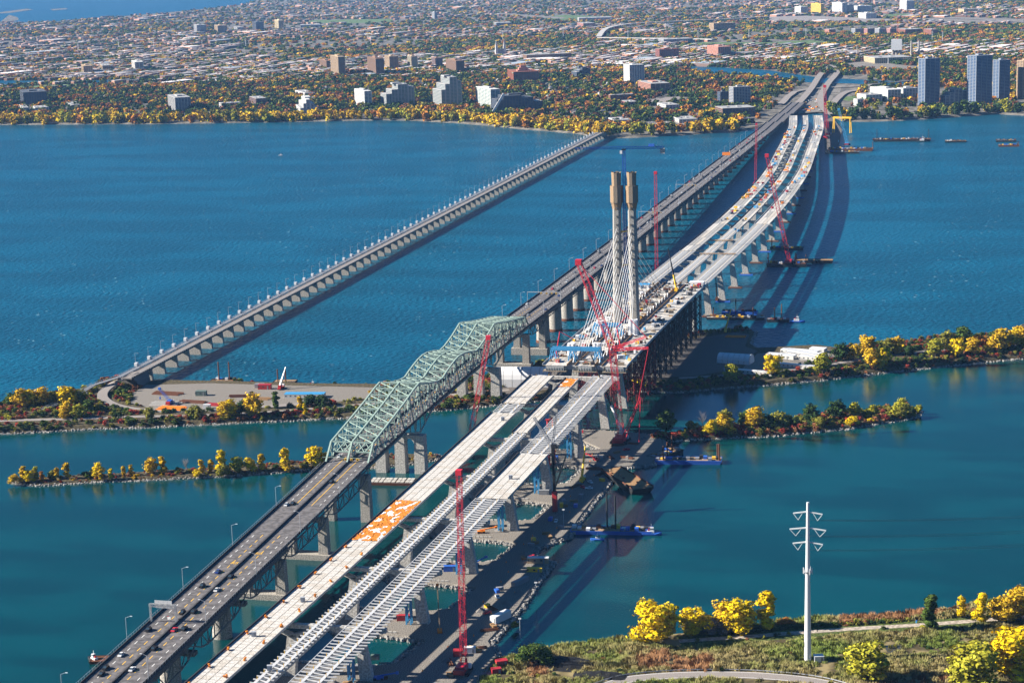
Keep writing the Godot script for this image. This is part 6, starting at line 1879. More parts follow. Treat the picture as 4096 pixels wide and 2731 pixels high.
	for a in [[Vector3(-675.0,3.0,-1475.7), "rust", 26.0, 7], [Vector3(-661.6,3.0,-1440.8), "pale_concrete", 24.0, 9], [Vector3(-649.7,3.0,-1426.8), "orange", 22.0, 9], [Vector3(-641.2,3.0,-1447.8), "rust", 24.0, 5], [Vector3(-614.7,3.0,-1440.0), "hoist_red", 20.0, 5], [Vector3(-608.1,3.0,-1471.9), "rust", 18.0, 5], [Vector3(-585.9,3.0,-1465.0), "timber", 16.0, 5], [Vector3(-397.2,3.0,-1506.6), "timber", 14.0, 5], [Vector3(-225.3,3.0,-1756.8), "orange", 18.0, 6]]:
		var t = thing("material_stack", "%s lying on the yard, %s stack from the left" % [["rusty steel beams", "pale concrete beams", "orange steel pipes", "rusty steel sections", "red steel frames", "rusty sheet piles", "timber mats", "timber pallets by the hall", "orange pipes in the main span's shade"][yi], nth(yi)], "stack", a[0], rng.randf_range(-0.25, 0.25), "stacks of material on the yards")
		for k in a[3]:
			piece(t, "beam", Vector3(-a[2] / 2 + rng.randf_range(-1, 1), 0.4 + 0.7 * (k % 2), -5.0 + k * 1.5), Vector3(a[2] / 2 + rng.randf_range(-2, 1), 0.4 + 0.7 * (k % 2), -5.0 + k * 1.5), 0.9, 0.9, M[a[1]], a[1] == "orange")
		yi += 1
	# clutter on the main span's deck: every item a thing of its own
	var kinds = [["timber_stack", "timber_pale", Vector3(3.5, 1.2, 1.6), "stack of timber"], ["steel_crate", "rust", Vector3(2.6, 1.5, 2.2), "rust brown steel crate"], ["tool_container", "white_metal", Vector3(5.5, 2.6, 2.5), "white tool container"], ["generator", "yellow", Vector3(2.6, 1.9, 1.6), "yellow generator"], ["rebar_bundle", "grey_metal", Vector3(7.0, 0.8, 1.3), "grey bundle of bars"], ["concrete_form", "plywood", Vector3(4.5, 2.2, 1.0), "plywood form panel"], ["portable_toilet", "bright_blue", Vector3(1.4, 2.4, 1.4), "blue portable toilet"], ["red_frame", "hoist_red", Vector3(3.2, 2.0, 1.8), "red steel frame"], ["black_crate", "black_steel", Vector3(3.0, 1.6, 2.0), "black crate"], ["green_box", "truss_dark", Vector3(2.4, 1.6, 2.0), "dark green equipment box"]]
	var depths := []
	for i in 270: depths.append(rng.randf_range(-1798.0, -1436.0))
	depths.sort()
	depths.reverse()
	for z in depths:
		var lane = [-24.0, 0.0, 23.5][rng.randi() % 3]
		var q = kinds[[0, 0, 1, 2, 3, 4, 4, 5, 5, 6, 7, 8, 8, 9, 1][rng.randi() % 15]]
		var off = lane + rng.randf_range(-8.0, 8.0)
		if absf(z + 1600.0) < 14.0 and absf(off + 5.0) < 12.0: continue
		var side = "left" if lane < -5 else ("right" if lane > 5 else "middle")
		var zone = "near" if z > -1560.0 else ("by the tower on" if z > -1650.0 else "far")
		var lab = "%s, %s such on the main span's %s deck" % [q[3], count_of(q[3] + side), side]
		var s: Vector3 = q[2] * rng.randf_range(0.8, 1.25)
		var t = thing(q[0], lab, q[0].replace("_", " "), nb(z, off, 0.02), rng.randf_range(-0.4, 0.4) + (1.57 if rng.randf() < 0.4 else 0.0), "%s items, %s deck %s" % [q[3], side, zone])
		if q[0] in ["timber_stack", "rebar_bundle", "concrete_form"]:
			for k in 3:
				block(t, "layer", Vector3(rng.randf_range(-0.3, 0.3), s.y * (k + 0.5) / 3.0, rng.randf_range(-0.15, 0.15)), Vector3(s.x, s.y / 3.0 - 0.06, s.z), M[q[1]])
		else:
			block(t, "body", Vector3(0, s.y * 0.5, 0), s, M[q[1]])
			block(t, "lid", Vector3(0, s.y + 0.07, 0), Vector3(s.x + 0.14, 0.14, s.z + 0.14), M.white_metal if rng.randf() < 0.35 else M[q[1]])
			block(t, "hatch", Vector3(0, s.y * 0.5, s.z * 0.5 + 0.03), Vector3(s.x * 0.4, s.y * 0.6, 0.06), M.grey_metal)
	for a in [[-1788.0, 25.0, "white roofed canteen cabin at the far right corner of the main span"], [-1772.0, -24.0, "white roofed canteen cabin at the far left corner of the main span"]]:
		box_thing("site_cabin", a[2], "cabin", nb(a[0], a[1], 0.02), Vector3(14, 3.4, 10), 0.0, M.white_metal, "cabins on the main span", M.bright_blue if a[1] < 0 else M.white_metal)
	box_thing("shipping_container", "red container at the far right corner of the main span", "container", nb(-1778.0, 29.0, 0.02), Vector3(3, 3.2, 8), 0.0, M.hoist_red)
	# people and small gear on the near deck
	for i in 26:
		var z = -770.0 - i * 11.0
		var edge = -32.6 if i % 2 == 0 else -17.4
		if z > -1000.0 or z < -1085.0:
			var b := MB.new()
			for k in 4: b.box(Vector3(rng.randf_range(-0.5, 0.5), 0.35 + 0.3 * k, rng.randf_range(-0.8, 0.8)), Vector3(0.9, 0.5, 1.2), Basis(Vector3.UP, rng.randf()))
			var o = tag(add("orange_sacks", b, M.tarp), "heap of orange sacks on the white deck's edge, %s from the near end" % count_of("sacks"), "sacks", "orange sacks on the deck edge")
			o.position = nb(z, edge + (0.9 if edge < -20 else -0.9), 0.05)
	k2 = 0
	for a in [[-855.0, -27.0], [-905.0, -22.0], [-1265.0, -20.0], [-815.0, -1.0], [-1130.0, 24.0], [-2170.0, 2.0], [-2160.0, 7.0]]:
		box_thing("equipment_cabinet", "grey equipment cabinet on the new deck, %s from the near end" % nth(k2), "cabinet", nb(a[0], a[1], 0.05), Vector3(2.4, 2.4, 1.8), 0.3, M.galvanised if k2 < 5 else M.bright_blue, "equipment cabinets on the new deck")
		k2 += 1
	# plant spread over the far viaduct
	depths.clear()
	for i in 130: depths.append(rng.randf_range(-3660.0, -2240.0))
	depths.sort()
	depths.reverse()
	for z in depths:
		var lane = [-25.0, -25.0, 24.5, -1.0][rng.randi() % 4]
		var m = [M.white_metal, M.hoist_red, M.yellow, M.bright_blue, M.grey_metal, M.orange][rng.randi() % 6]
		var nm = {M.white_metal: "white", M.hoist_red: "red", M.yellow: "yellow", M.bright_blue: "blue", M.grey_metal: "grey", M.orange: "orange"}[m]
		box_thing("site_container", "%s container, %s such on the far viaduct's %s deck" % [nm, count_of(nm + str(lane)), "left" if lane < -5 else ("right" if lane > 5 else "middle")], "container", nb(z, lane + rng.randf_range(-5, 5) * (0.4 if lane > -5 and lane < 5 else 1.0), 0.05), Vector3(rng.randf_range(2.5, 7.0), rng.randf_range(1.6, 3.0), rng.randf_range(2.2, 3.4)), rng.randf_range(-0.3, 0.3) + (1.57 if rng.randf() < 0.5 else 0.0), m, "%s containers on the far viaduct %d" % [nm, int(lane)])

func depths_jetty():
	var zs := []
	for i in 78: zs.append(rng.randf_range(-1390.0, -870.0))
	zs.sort()
	zs.reverse()
	for z in zs:
		var c = nb(z)
		var p = Vector2(0, 0)
		var ok = false
		for k in 30:
			p = Vector2(rng.randf_range(c.x - 10.0, -248.0), z)
			if in_poly(p, jetty_poly) and nearest(jetty_poly, p).distance_to(p) > 4.0 and (p.x > -272.0 or p.x < -296.0) and absf(absf(p.x - c.x) - 20.0) > 6.0: ok = true; break
		if not ok: continue
		var q = rng.randi() % 5
		var at = v3(p, 2.22)
		if q == 0:
			var b := MB.new()
			var lo := []
			var hi := []
			for i in 9:
				var a = TAU * i / 9.0
				var r0 = rng.randf_range(2.4, 4.2)
				lo.append(Vector3(cos(a) * r0, 0, -sin(a) * r0)); hi.append(Vector3(cos(a) * 0.5, rng.randf_range(1.5, 2.0), -sin(a) * 0.5))
			b.hull(lo, hi)
			var o = tag(add("gravel_heap", b, M.rock), "grey gravel heap on the jetty, %s from the near end" % count_of("heap"), "heap", "gravel heaps on the jetty")
			o.position = at
		elif q == 1:
			var t = thing("pickup_truck", "pickup on the jetty, %s from the near end, %s" % [count_of("pickup"), "white" if tally["pickup"] % 3 else "red"], "truck", at, rng.randf() * TAU, "pickups on the jetty")
			var m = M.white_metal if tally["pickup"] % 3 else M.crane_red
			block(t, "bed", Vector3(0, 0.85, 1.4), Vector3(1.95, 0.7, 2.6), m)
			block(t, "hood", Vector3(0, 0.85, -1.9), Vector3(1.95, 0.7, 1.5), m)
			block(t, "cab", Vector3(0, 1.2, -0.5), Vector3(1.9, 1.4, 1.6), m)
			block(t, "windows", Vector3(0, 1.55, -0.5), Vector3(1.94, 0.45, 1.66), M.glass)
			for x in [-0.85, 0.85]:
				for zz in [-1.8, 1.7]: piece(t, "wheel", Vector3(x - 0.12, 0.42, zz), Vector3(x + 0.12, 0.42, zz), 0.84, 0.84, M.black, true)
		elif q == 2:
			var t = thing("timber_mats", "stack of timber mats on the jetty, %s from the near end" % count_of("mats"), "stack", at, rng.randf() * TAU, "timber mats on the jetty")
			for k in 4: block(t, "mat", Vector3(rng.randf_range(-0.3, 0.3), 0.2 + k * 0.36, rng.randf_range(-0.2, 0.2)), Vector3(5.0, 0.32, 2.4), M.timber)
		elif q == 3:
			var t = thing("steel_beams", "bundle of rusty beams on the jetty, %s from the near end" % count_of("beams"), "stack", at, rng.randf() * TAU, "steel bundles on the jetty")
			for k in 5: piece(t, "beam", Vector3(-5.0 + rng.randf(), 0.35 + 0.5 * (k % 2), -1.4 + k * 0.65), Vector3(5.0 + rng.randf(), 0.35 + 0.5 * (k % 2), -1.4 + k * 0.65), 0.45, 0.5, M.rust)
		else:
			var m = [M.white_metal, M.grey_metal, M.yellow, M.crane_blue][rng.randi() % 4]
			box_thing("equipment_box", "%s equipment box on the jetty, %s from the near end" % [{M.white_metal: "white", M.grey_metal: "grey", M.yellow: "yellow", M.crane_blue: "blue"}[m], count_of("ebox")], "box", at, Vector3(rng.randf_range(2.5, 5.0), rng.randf_range(1.5, 2.6), 2.2), rng.randf() * TAU, m, "equipment boxes on the jetty")

func lattice_crane(label: String, base: Vector3, tips: Array, w: float, m: Material, mast := true, group := "red lattice cranes") -> Node3D:
	# crawler crane: tracks, house, counterweight, lattice boom through the given tip points, hoist lines
	var t = thing("crawler_crane", label, "crane", base, 0.0, group)
	for s in [-1.0, 1.0]:
		block(t, "track", Vector3(s * w * 1.2, 0.8, 0), Vector3(w * 0.6, 1.6, w * 3.6), M.black)
	var hs = block(t, "house", Vector3(0, 2.9, 0.5), Vector3(w * 1.8, 2.8, w * 2.6), m)
	block(t, "counterweight", Vector3(0, 2.6, w * 2.2), Vector3(w * 1.9, 2.4, 1.6), M.hoist_red)
	var cb = block(t, "cab", Vector3(w * 1.1, 2.8, -w), Vector3(1.5, 2.2, 2.0), M.white_metal)
	under(block(t, "cab_window", Vector3(w * 1.1, 3.2, -w - 1.0), Vector3(1.3, 1.0, 0.1), M.glass), cb)
	under(block(t, "engine_hatch", Vector3(w * 0.92, 3.0, 1.0), Vector3(0.1, 1.4, 2.0), M.grey_metal), hs)
	var a = Vector3(0, 2.2, -w)
	var i = 0
	for q in tips:
		var b := MB.new()
		b.lattice(a, q - base, w, w * (0.8 if i + 1 == tips.size() else 1.0), 0.06 * w + 0.05 if w < 3.3 else 0.072 * w, w * 1.2)
		add("boom" if i == 0 else "jib", b, m, t)
		a = q - base
		i += 1
	block(t, "boom_head", a, Vector3(w * 1.05, w * 0.9, w * 1.05), m)
	if mast:
		var back = Vector3(1.5, 14.0, w * 3.0)
		var b := MB.new()
		b.lattice(Vector3(0, 3, w), back, w * 0.8, w * 0.5, 0.16, w)
		add("gantry_mast", b, m, t)
		piece(t, "pendant_line", back, a, 0.16, 0.16, M.wire)
	piece(t, "hoist_line", a, Vector3(a.x, 6.0, a.z), 0.14, 0.14, M.wire)
	block(t, "hook_block", Vector3(a.x, 5.0, a.z), Vector3(0.9, 2.0, 0.9), m)
	return t

func tele_crane(label: String, base: Vector3, tip: Vector3, body: Material, boom: Material, boom2: Material, turn := 0.0) -> Node3D:
	# truck crane with a telescopic boom
	var t = thing("truck_crane", label, "crane", base, turn, "telescopic cranes")
	var tp = (tip - base).rotated(Vector3.UP, -turn)
	block(t, "carrier", Vector3(0, 1.3, 0), Vector3(2.8, 1.2, 11), body)
	block(t, "cab", Vector3(0, 2.5, -4.6), Vector3(2.6, 1.8, 1.8), M.white_metal)
	block(t, "turret", Vector3(0, 2.9, 2.0), Vector3(2.6, 2.0, 4.0), body)
	for dz in [-4.0, -2.4, 2.0, 3.6]:
		for s in [-1.0, 1.0]:
			piece(t, "wheel", Vector3(s * 1.1, 0.65, dz), Vector3(s * 1.6, 0.65, dz), 1.3, 1.3, M.black, true)
	var a = Vector3(0, 3.4, 2.0)
	for i in 3:
		var b = Vector3(0, 3.4, 2.0).lerp(tp, (i + 1) / 3.0)
		piece(t, "boom_section", a, b, 1.3 - 0.32 * i, 1.4 - 0.34 * i, boom if i == 0 else boom2)
		a = b
	piece(t, "hoist_line", tp, Vector3(tp.x, maxf(1.0, tp.y * 0.35), tp.z), 0.12, 0.12, M.wire)
	return t

func build_cranes():
	lattice_crane("nearest red lattice crane standing upright on the jetty", Vector3(-257.9, 2.2, -899.4), [Vector3(-257.0, 108.0, -904.0)], 3.0, M.crane_red, false)
	lattice_crane("red lattice crane leaning behind the white deck before the truss bridge", Vector3(-368.8, 1.5, -1320.0), [Vector3(-350.0, 89.8, -1323.0)], 3.4, M.crane_red, false)
	var big = lattice_crane("biggest red crane, with luffing jib crossing in front of the stays", Vector3(-262.8, 2.2, -1369.3), [Vector3(-268.0, 74.0, -1372.0), Vector3(-293.0, 137.0, -1377.0)], 4.4, M.crane_red, false)
	for e in [[Vector3(-4, 70, -3), Vector3(24, 74, 8)], [Vector3(-4, 71, -3), Vector3(22, 82, 6)]]:
		var b := MB.new()
		b.lattice(e[0], e[1], 2.0, 1.2, 0.3, 2.2)
		add("jib_strut", b, M.crane_red, big)
	piece(big, "pendant_line", Vector3(24, 74, 8), Vector3(15, 32, 6), 0.35, 0.35, M.crane_red)
	piece(big, "pendant_line", Vector3(15, 32, 6), Vector3(6, 4, 12), 0.5, 0.5, M.crane_red)
	piece(big, "pendant_line", Vector3(22, 82, 6), Vector3(-30, 134, -8), 0.3, 0.3, M.crane_red)
	var b2 := MB.new()
	b2.lattice(Vector3(3, 3, 2), Vector3(17, 36, 6), 2.6, 1.2, 0.34, 2.4)
	add("back_mast", b2, M.crane_red, big)
	piece(big, "mast_line", Vector3(17, 36, 6), Vector3(16, 3, 10), 0.6, 0.6, M.crane_red)
	lattice_crane("slim red lattice crane standing in the water beyond the tower", Vector3(-348.0, 1.5, -2040.0), [Vector3(-347.0, 124.0, -2040.0)], 3.2, M.crane_red, false)
	lattice_crane("small red lattice crane rising left of the far viaduct", Vector3(-340.9,1.5,-2902.8), [Vector3(-340.9,1.5,-2902.8) + Vector3(2, 92, -4)], 3.0, M.crane_red, false)
	lattice_crane("red barge crane leaning left over the far viaduct", Vector3(-218.2, 3.0, -2181.0), [Vector3(-243.0, 126.0, -2185.0)], 4.2, M.crane_red, true)
	lattice_crane("tallest red crane at the far end of the new bridge", Vector3(-290.5,1.5,-3587.8), [Vector3(-290.5,1.5,-3587.8) + Vector3(-2, 96, -4)], 5.0, M.crane_red, true)
	lattice_crane("second red crane in line with the tallest one at the far end", Vector3(-290.8,1.5,-3651.6), [Vector3(-290.8,1.5,-3651.6) + Vector3(-6, 58, -4)], 4.5, M.crane_red, false)
	lattice_crane("pale blue lattice crane on the far right barge", Vector3(-242.6,2.5,-3461.9), [Vector3(-242.6,2.5,-3461.9) + Vector3(-16, 62, -20)], 4.0, M.bright_blue, true, "blue lattice cranes")
	lattice_crane("blue crawler crane on the works yard by the dam", Vector3(-656.6,3.0,-1438.3), [Vector3(-656.6,3.0,-1438.3) + Vector3(-10, 13, -3)], 1.9, M.crane_blue, false, "blue lattice cranes")
	# yellow portal gantry at the far end
	var g = thing("gantry_crane", "yellow portal gantry over the far jetty", "gantry", Vector3(-267.4,2.0,-3686.0), -0.25)
	for s in [-1.0, 1.0]:
		for dz in [-5.0, 5.0]:
			piece(g, "leg", Vector3(s * 17, 0, dz), Vector3(s * 16, 28, dz * 0.5), 1.4, 1.4, M.yellow)
	for dz in [-2.5, 2.5]: piece(g, "beam", Vector3(-17.5, 29, dz), Vector3(17.5, 29, dz), 1.6, 3.0, M.yellow)
	# telescopic cranes
	tele_crane("black telescopic crane reaching up before the biggest red crane", Vector3(-266.0, 2.2, -1392.0), Vector3(-289.5, 62.0, -1398.0), M.white_metal, M.white_metal, M.black)
	tele_crane("yellow truck crane on the main span's deck", nb(-1755.0, 12.0, 0.1), nb(-1768.0, 2.0, 38.0), M.yellow, M.yellow, M.black)
	tele_crane("yellow crane with upright boom beside the hopper barge", Vector3(-268.9,2.2,-1258.9), Vector3(-268.9,2.2,-1258.9) + Vector3(2, 26, -3), M.yellow, M.yellow, M.yellow)
	tele_crane("white and red crane at the edge of the dam's works yard", Vector3(-583.6,3.0,-1505.4), Vector3(-583.6,3.0,-1505.4) + Vector3(3, 18, -6), M.hoist_red, M.white_metal, M.white_metal)
	tele_crane("yellow crane under the main span near the orange pipes", Vector3(-237.7,3.0,-1782.4), Vector3(-237.7,3.0,-1782.4) + Vector3(5, 22, 0), M.yellow, M.yellow, M.yellow)
	tele_crane("thin grey crane standing in the water beyond the main span", Vector3(-269.0,1.5,-1950.9), Vector3(-269.0,1.5,-1950.9) + Vector3(-3, 48, -3), M.rust, M.black, M.black)
	# dark crane with a lattice head at the middle of the jetty
	var k = thing("tower_crane", "dark column crane with red base and folded lattice jib by the jetty", "crane", Vector3(-272.4, 2.2, -1186.5))
	piece(k, "red_base", Vector3(0, 0, 0), Vector3(0, 14, 0), 3.0, 3.0, M.hoist_red)
	piece(k, "column", Vector3(0, 14, 0), Vector3(-0.5, 44, 0), 1.6, 1.6, M.black)
	var m := MB.new()
	m.lattice(Vector3(-0.5, 44, 0), Vector3(-13, 63, -2), 2.0, 1.2, 0.26, 2.0)
	add("lattice_jib", m, M.grey_metal, k)
	m = MB.new()
	m.lattice(Vector3(-0.5, 44, 0), Vector3(2.5, 66, -1), 1.2, 0.8, 0.2, 2.0)
	add("lattice_strut", m, M.grey_metal, k)
	block(k, "winch_house", Vector3(0.5, 44.5, 0), Vector3(3.4, 2.6, 3.0), M.black)
	var leg = piece(k, "brace_boom", Vector3(-1, 12, 0), Vector3(8, 38, -2), 1.0, 1.0, M.timber_pale)
	# red concrete pump booms on the main span
	var pi_ = 0
	for a in [[-1462.0, -30.0, Vector3(3, 20, -2), Vector3(14, 14, -3)], [-1500.0, 14.0, Vector3(-3, 16, -2), Vector3(4, 24, -6)]]:
		var t = thing("concrete_pump", ["red concrete pump arm at the left edge of the main span", "red concrete pump arm on the right of the main span"][pi_], "pump", nb(a[0], a[1], 0.1), 0.0, "concrete pumps")
		pi_ += 1
		block(t, "base", Vector3(0, 0.9, 0), Vector3(2.2, 1.8, 2.2), M.hoist_red)
		piece(t, "lower_arm", Vector3(0, 1.8, 0), a[2], 0.7, 0.7, M.crane_red)
		piece(t, "upper_arm", a[2], a[3], 0.5, 0.5, M.crane_red)
		piece(t, "hose", a[3], a[3] + Vector3(0.5, -6, 0), 0.3, 0.3, M.black)

func barge(label: String, p: Vector3, s: Vector3, turn: float, hull: Material, deck: Material, spuds: Array = [], cargo := "none") -> Node3D:
	var t = thing("barge", label, "barge", p, turn, "work barges")
	var b := MB.new()
	var x = s.x / 2
	var z = s.z / 2
	b.hull([Vector3(-x * 0.93, -0.8, z * 0.97), Vector3(x * 0.93, -0.8, z * 0.97), Vector3(x * 0.93, -0.8, -z * 0.97), Vector3(-x * 0.93, -0.8, -z * 0.97)], [Vector3(-x, s.y, z), Vector3(x, s.y, z), Vector3(x, s.y, -z), Vector3(-x, s.y, -z)])
	add("hull", b, hull, t)
	block(t, "deck", Vector3(0, s.y + 0.06, 0), Vector3(s.x - 0.8, 0.12, s.z - 0.8), deck)
	var r := MB.new()
	for e in [-1.0, 1.0]:
		r.box(Vector3(0, s.y + 0.25, e * (z - 0.2)), Vector3(s.x, 0.35, 0.3))
		r.box(Vector3(e * (x - 0.2), s.y + 0.25, 0), Vector3(0.3, 0.33, s.z - 0.8))
	add("bulwark", r, hull, t)
	for q in spuds:
		piece(t, "spud", Vector3(q[0] * x, -2.0, q[1] * z), Vector3(q[0] * x, q[2], q[1] * z), 1.1, 1.1, M.rust if q[2] < 20 else M.black_steel, true)
	if cargo != "none":
		for i in int(s.x / 3.2):
			var px = -x + 2.0 + i * 3.1 + rng.randf_range(-0.4, 0.4)
			var h = rng.randf_range(0.8, 2.4)
			var mm = [M.rust, M.timber, M.white_metal, M.yellow, M.grey_metal, M.crane_blue, M.black_steel][rng.randi() % 7]
			if cargo == "panels": mm = M.pale_concrete; h = 0.5
			for lane in ([-0.5, 0.5] if cargo == "panels" else [rng.randf_range(-0.6, 0.6)]):
				block(t, "deck_load" if cargo != "panels" else "precast_panel", Vector3(px, s.y + 0.12 + h / 2, lane * z), Vector3(2.6, h, s.z * (0.42 if cargo == "panels" else 0.3)), mm)
				if cargo == "panels": block(t, "precast_panel", Vector3(px + 0.2, s.y + 0.85, lane * z), Vector3(2.4, 0.4, s.z * 0.4), mm)
	return t

func tug(label: String, p: Vector3, turn: float, l: float, hull: Material) -> Node3D:
	var t = thing("tugboat", label, "boat", p, turn, "tugboats")
	var w = l * 0.17
	var b := MB.new()
	var lo := []
	var hi := []
	for q in [[-0.5, -0.8], [-0.42, -1.0], [0.2, -1.0], [0.42, -0.5], [0.5, 0.0], [0.42, 0.5], [0.2, 1.0], [-0.42, 1.0], [-0.5, 0.8]]:
		lo.append(Vector3(q[0] * l * 0.94, -0.6, -q[1] * w * 0.85)); hi.append(Vector3(q[0] * l, l * 0.09 + (l * 0.05 if q[0] > 0.3 else 0.0), -q[1] * w))
	lo.reverse(); hi.reverse()
	b.hull(lo, hi)
	add("hull", b, hull, t)
	var y = l * 0.09
	var dh = block(t, "deckhouse", Vector3(-l * 0.05, y + l * 0.06, 0), Vector3(l * 0.36, l * 0.12, w * 1.2), M.white_metal)
	under(block(t, "wheelhouse", Vector3(l * 0.02, y + l * 0.2, 0), Vector3(l * 0.16, l * 0.16, w * 0.9), M.white_metal), dh)
	under(block(t, "windows", Vector3(l * 0.02, y + l * 0.235, 0), Vector3(l * 0.165, l * 0.05, w * 0.92), M.glass), dh)
	piece(t, "mast", Vector3(-l * 0.02, y + l * 0.26, 0), Vector3(-l * 0.02, y + l * 0.46, 0), 0.25, 0.25, M.white_metal)
	block(t, "funnel", Vector3(-l * 0.14, y + l * 0.16, 0), Vector3(l * 0.06, l * 0.1, w * 0.4), M.hoist_red)
	return t

func build_boats():
	var A = 0.10
	barge("rust brown flat barge beside the near end of the old bridge", Vector3(-455.0,0.0,-889.4), Vector3(13, 1.2, 9), 0.25, M.rust, M.rust)
	tug("small white tug pushing the rust brown flat barge", Vector3(-459.9,0.0,-888.6), 2.6, 11.0, M.black_steel)
	barge("blue spud barge moored off the end of the jetty", Vector3(-204.6,0.0,-1325.9), Vector3(48, 2.6, 12), A, M.crane_blue, M.timber_pale, [[0.92, 0.6, 15.0], [0.86, -0.6, 13.0], [-0.75, 0.6, 13.0], [-0.65, -0.6, 14.0]], "gear")
	barge("dark barge with a steel spud behind the blue spud barge", Vector3(-224.5,0.0,-1342.7), Vector3(30, 2.0, 12), 1.1, M.black_steel, M.timber, [[0.3, 0.5, 15.0]], "gear")
	# hopper barge with raking ends
	var h = thing("hopper_barge", "big dark hopper barge lying askew off the jetty", "barge", Vector3(-238.6,0.0,-1264.1), -0.98)
	var hb := MB.new()
	hb.hull([Vector3(-24, -0.6, 7), Vector3(24, -0.6, 7), Vector3(24, -0.6, -7), Vector3(-24, -0.6, -7)], [Vector3(-29, 4.4, 8), Vector3(29, 4.4, 8), Vector3(29, 4.4, -8), Vector3(-29, 4.4, -8)])
	add("hull", hb, M.black_steel, h)
	block(h, "timber_deck", Vector3(0, 4.5, 0), Vector3(56, 0.25, 15), M.timber)
	for s in [-1.0, 1.0]: block(h, "coaming", Vector3(0, 5.0, s * 7.6), Vector3(56, 0.9, 0.5), M.rust)
	for q in 7: block(h, "deck_fitting", Vector3(-22.0 + q * 7.3, 5.0, rng.randf_range(-5, 5)), Vector3(2.2, 0.8, 1.2), M.rust if q % 2 else M.timber_pale)
	barge("timber decked spud barge with two tall piles in the channel", Vector3(-228.2,0.0,-1153.9), Vector3(52, 2.0, 12), A, M.crane_blue, M.timber_pale, [[-0.1, 0.2, 26.0], [0.1, -0.1, 24.0]], "gear")
	barge("short rusty barge at the right end of the timber decked barge", Vector3(-212.6,0.0,-1156.1), Vector3(20, 1.8, 11), A, M.rust, M.timber_pale, [], "gear")
	tug("white and blue tug at the right end of the channel spud barge", Vector3(-202.0,0.0,-1152.1), A, 13.0, M.crane_blue)
	tug("small white workboat below the channel spud barge", Vector3(-234.1,0.0,-1136.4), 3.3, 9.0, M.crane_blue)
	barge("long cluttered barge with dark spuds below the far viaduct", Vector3(-238.7,0.0,-1862.3), Vector3(58, 2.0, 12), 0.05, M.black_steel, M.pale_concrete, [[-0.75, 0.3, 12.0], [0.0, -0.6, 20.0], [0.6, 0.4, 12.0]], "gear")
	barge("blue decked barge behind the long cluttered barge", Vector3(-237.3,0.0,-1885.1), Vector3(36, 3.0, 10), 0.05, M.crane_blue, M.crane_blue, [], "gear")
	barge("red hatched barge with two tall spuds left of the white tug", Vector3(-195.6,0.0,-1852.6), Vector3(22, 2.4, 10), 0.05, M.black_steel, M.hoist_red, [[-0.3, 0.2, 14.0], [0.3, -0.5, 17.0]], "gear")
	tug("white pushboat with a tall wheelhouse beside the long barge", Vector3(-176.7,0.0,-1849.8), 0.05, 15.0, M.crane_blue)
	barge("dark crane barge with red crane under the far viaduct", Vector3(-220.2,0.0,-2180.8), Vector3(46, 3.0, 20), 0.05, M.black_steel, M.rust, [[-0.9, 0.6, 16.0], [0.5, 0.8, 15.0], [0.95, 0.5, 14.0], [0.4, -0.8, 14.0]], "gear")
	barge("long low barge right of the red crane barge", Vector3(-191.5,0.0,-2203.7), Vector3(44, 3.2, 12), 0.05, M.black_steel, M.timber, [], "none")
	barge("dark barge behind the red crane barge", Vector3(-231.9,0.0,-2297.3), Vector3(40, 2.6, 12), 0.05, M.black_steel, M.black_steel, [[-0.9, 0, 14.0]], "gear")
	barge("rust barge carrying the pale blue crane, far right", Vector3(-230.9,0.0,-3391.6), Vector3(78, 4.0, 16), 0.0, M.rust, M.timber, [[0.97, 0, 16.0]], "gear")
	barge("dark barge in front of the pale blue crane barge", Vector3(-242.9,0.0,-3350.7), Vector3(60, 3.0, 14), 0.0, M.black_steel, M.grey_metal, [], "gear")
	barge("far right long barge with red spuds", Vector3(-150.4,0.0,-3547.7), Vector3(104, 4.0, 18), 0.02, M.black_steel, M.rust, [[-0.85, 0, 22.0], [0.92, 0, 22.0]], "gear")
	tug("white tug beside the far right long barge", Vector3(-112.9,0.0,-3538.1), 0.02, 22.0, M.black_steel)
	barge("small flat barge alone on the far right water", Vector3(-54.6,0.0,-3527.3), Vector3(38, 2.4, 14), 0.05, M.black_steel, M.timber_pale, [], "gear")
	barge("dark barge near the right edge, the farther of two", Vector3(33.1,0.0,-3529.8), Vector3(36, 2.6, 12), 0.02, M.black_steel, M.grey_metal, [], "gear")
	barge("rust barge near the right edge, the nearer of two", Vector3(37.0,0.0,-3449.6), Vector3(36, 2.6, 12), 0.02, M.rust, M.timber_pale, [[0.9, 0, 8.0]], "gear")
	barge("barge loaded with white precast panels under the old bridge", Vector3(-401.6,0.0,-1244.5), Vector3(34, 1.6, 12), 0.08, M.rust, M.timber, [], "panels")
	barge("dredging barge with two black spuds off the works yard", Vector3(-649.0,0.0,-1538.2), Vector3(24, 1.8, 9), 0.1, M.rust, M.timber, [[-0.4, 0, 18.0], [0.4, 0, 18.0]], "gear")
	barge("small flat barge with two rusty spuds off the works yard", Vector3(-592.4,0.0,-1539.1), Vector3(20, 2.0, 10), 0.1, M.black_steel, M.timber_pale, [[-0.6, 0.4, 13.0], [0.1, 0.4, 13.0]], "none")
	tug("little white workboat right of the dredging barge", Vector3(-638.0,0.0,-1534.2), 0.1, 10.0, M.black_steel)
	tug("white motorboat speeding alone across the left river", Vector3(-1275.0,0.0,-3355.6), 0.1, 9.0, M.white_metal)
	tug("white workboat by the works yard's right end", Vector3(-563.3,0.0,-1528.8), 0.1, 12.0, M.grey_metal)
	# far jetty beside the new bridge's landing
	var fj = sheet("far_jetty", PackedVector2Array([Vector2(-276.8,-3400.7), Vector2(-252.4,-3378.6), Vector2(-271.9,-3748.3), Vector2(-312.6,-4024.7), Vector2(-320.0,-3930.1)]), 2.0, M.gravel_dark)
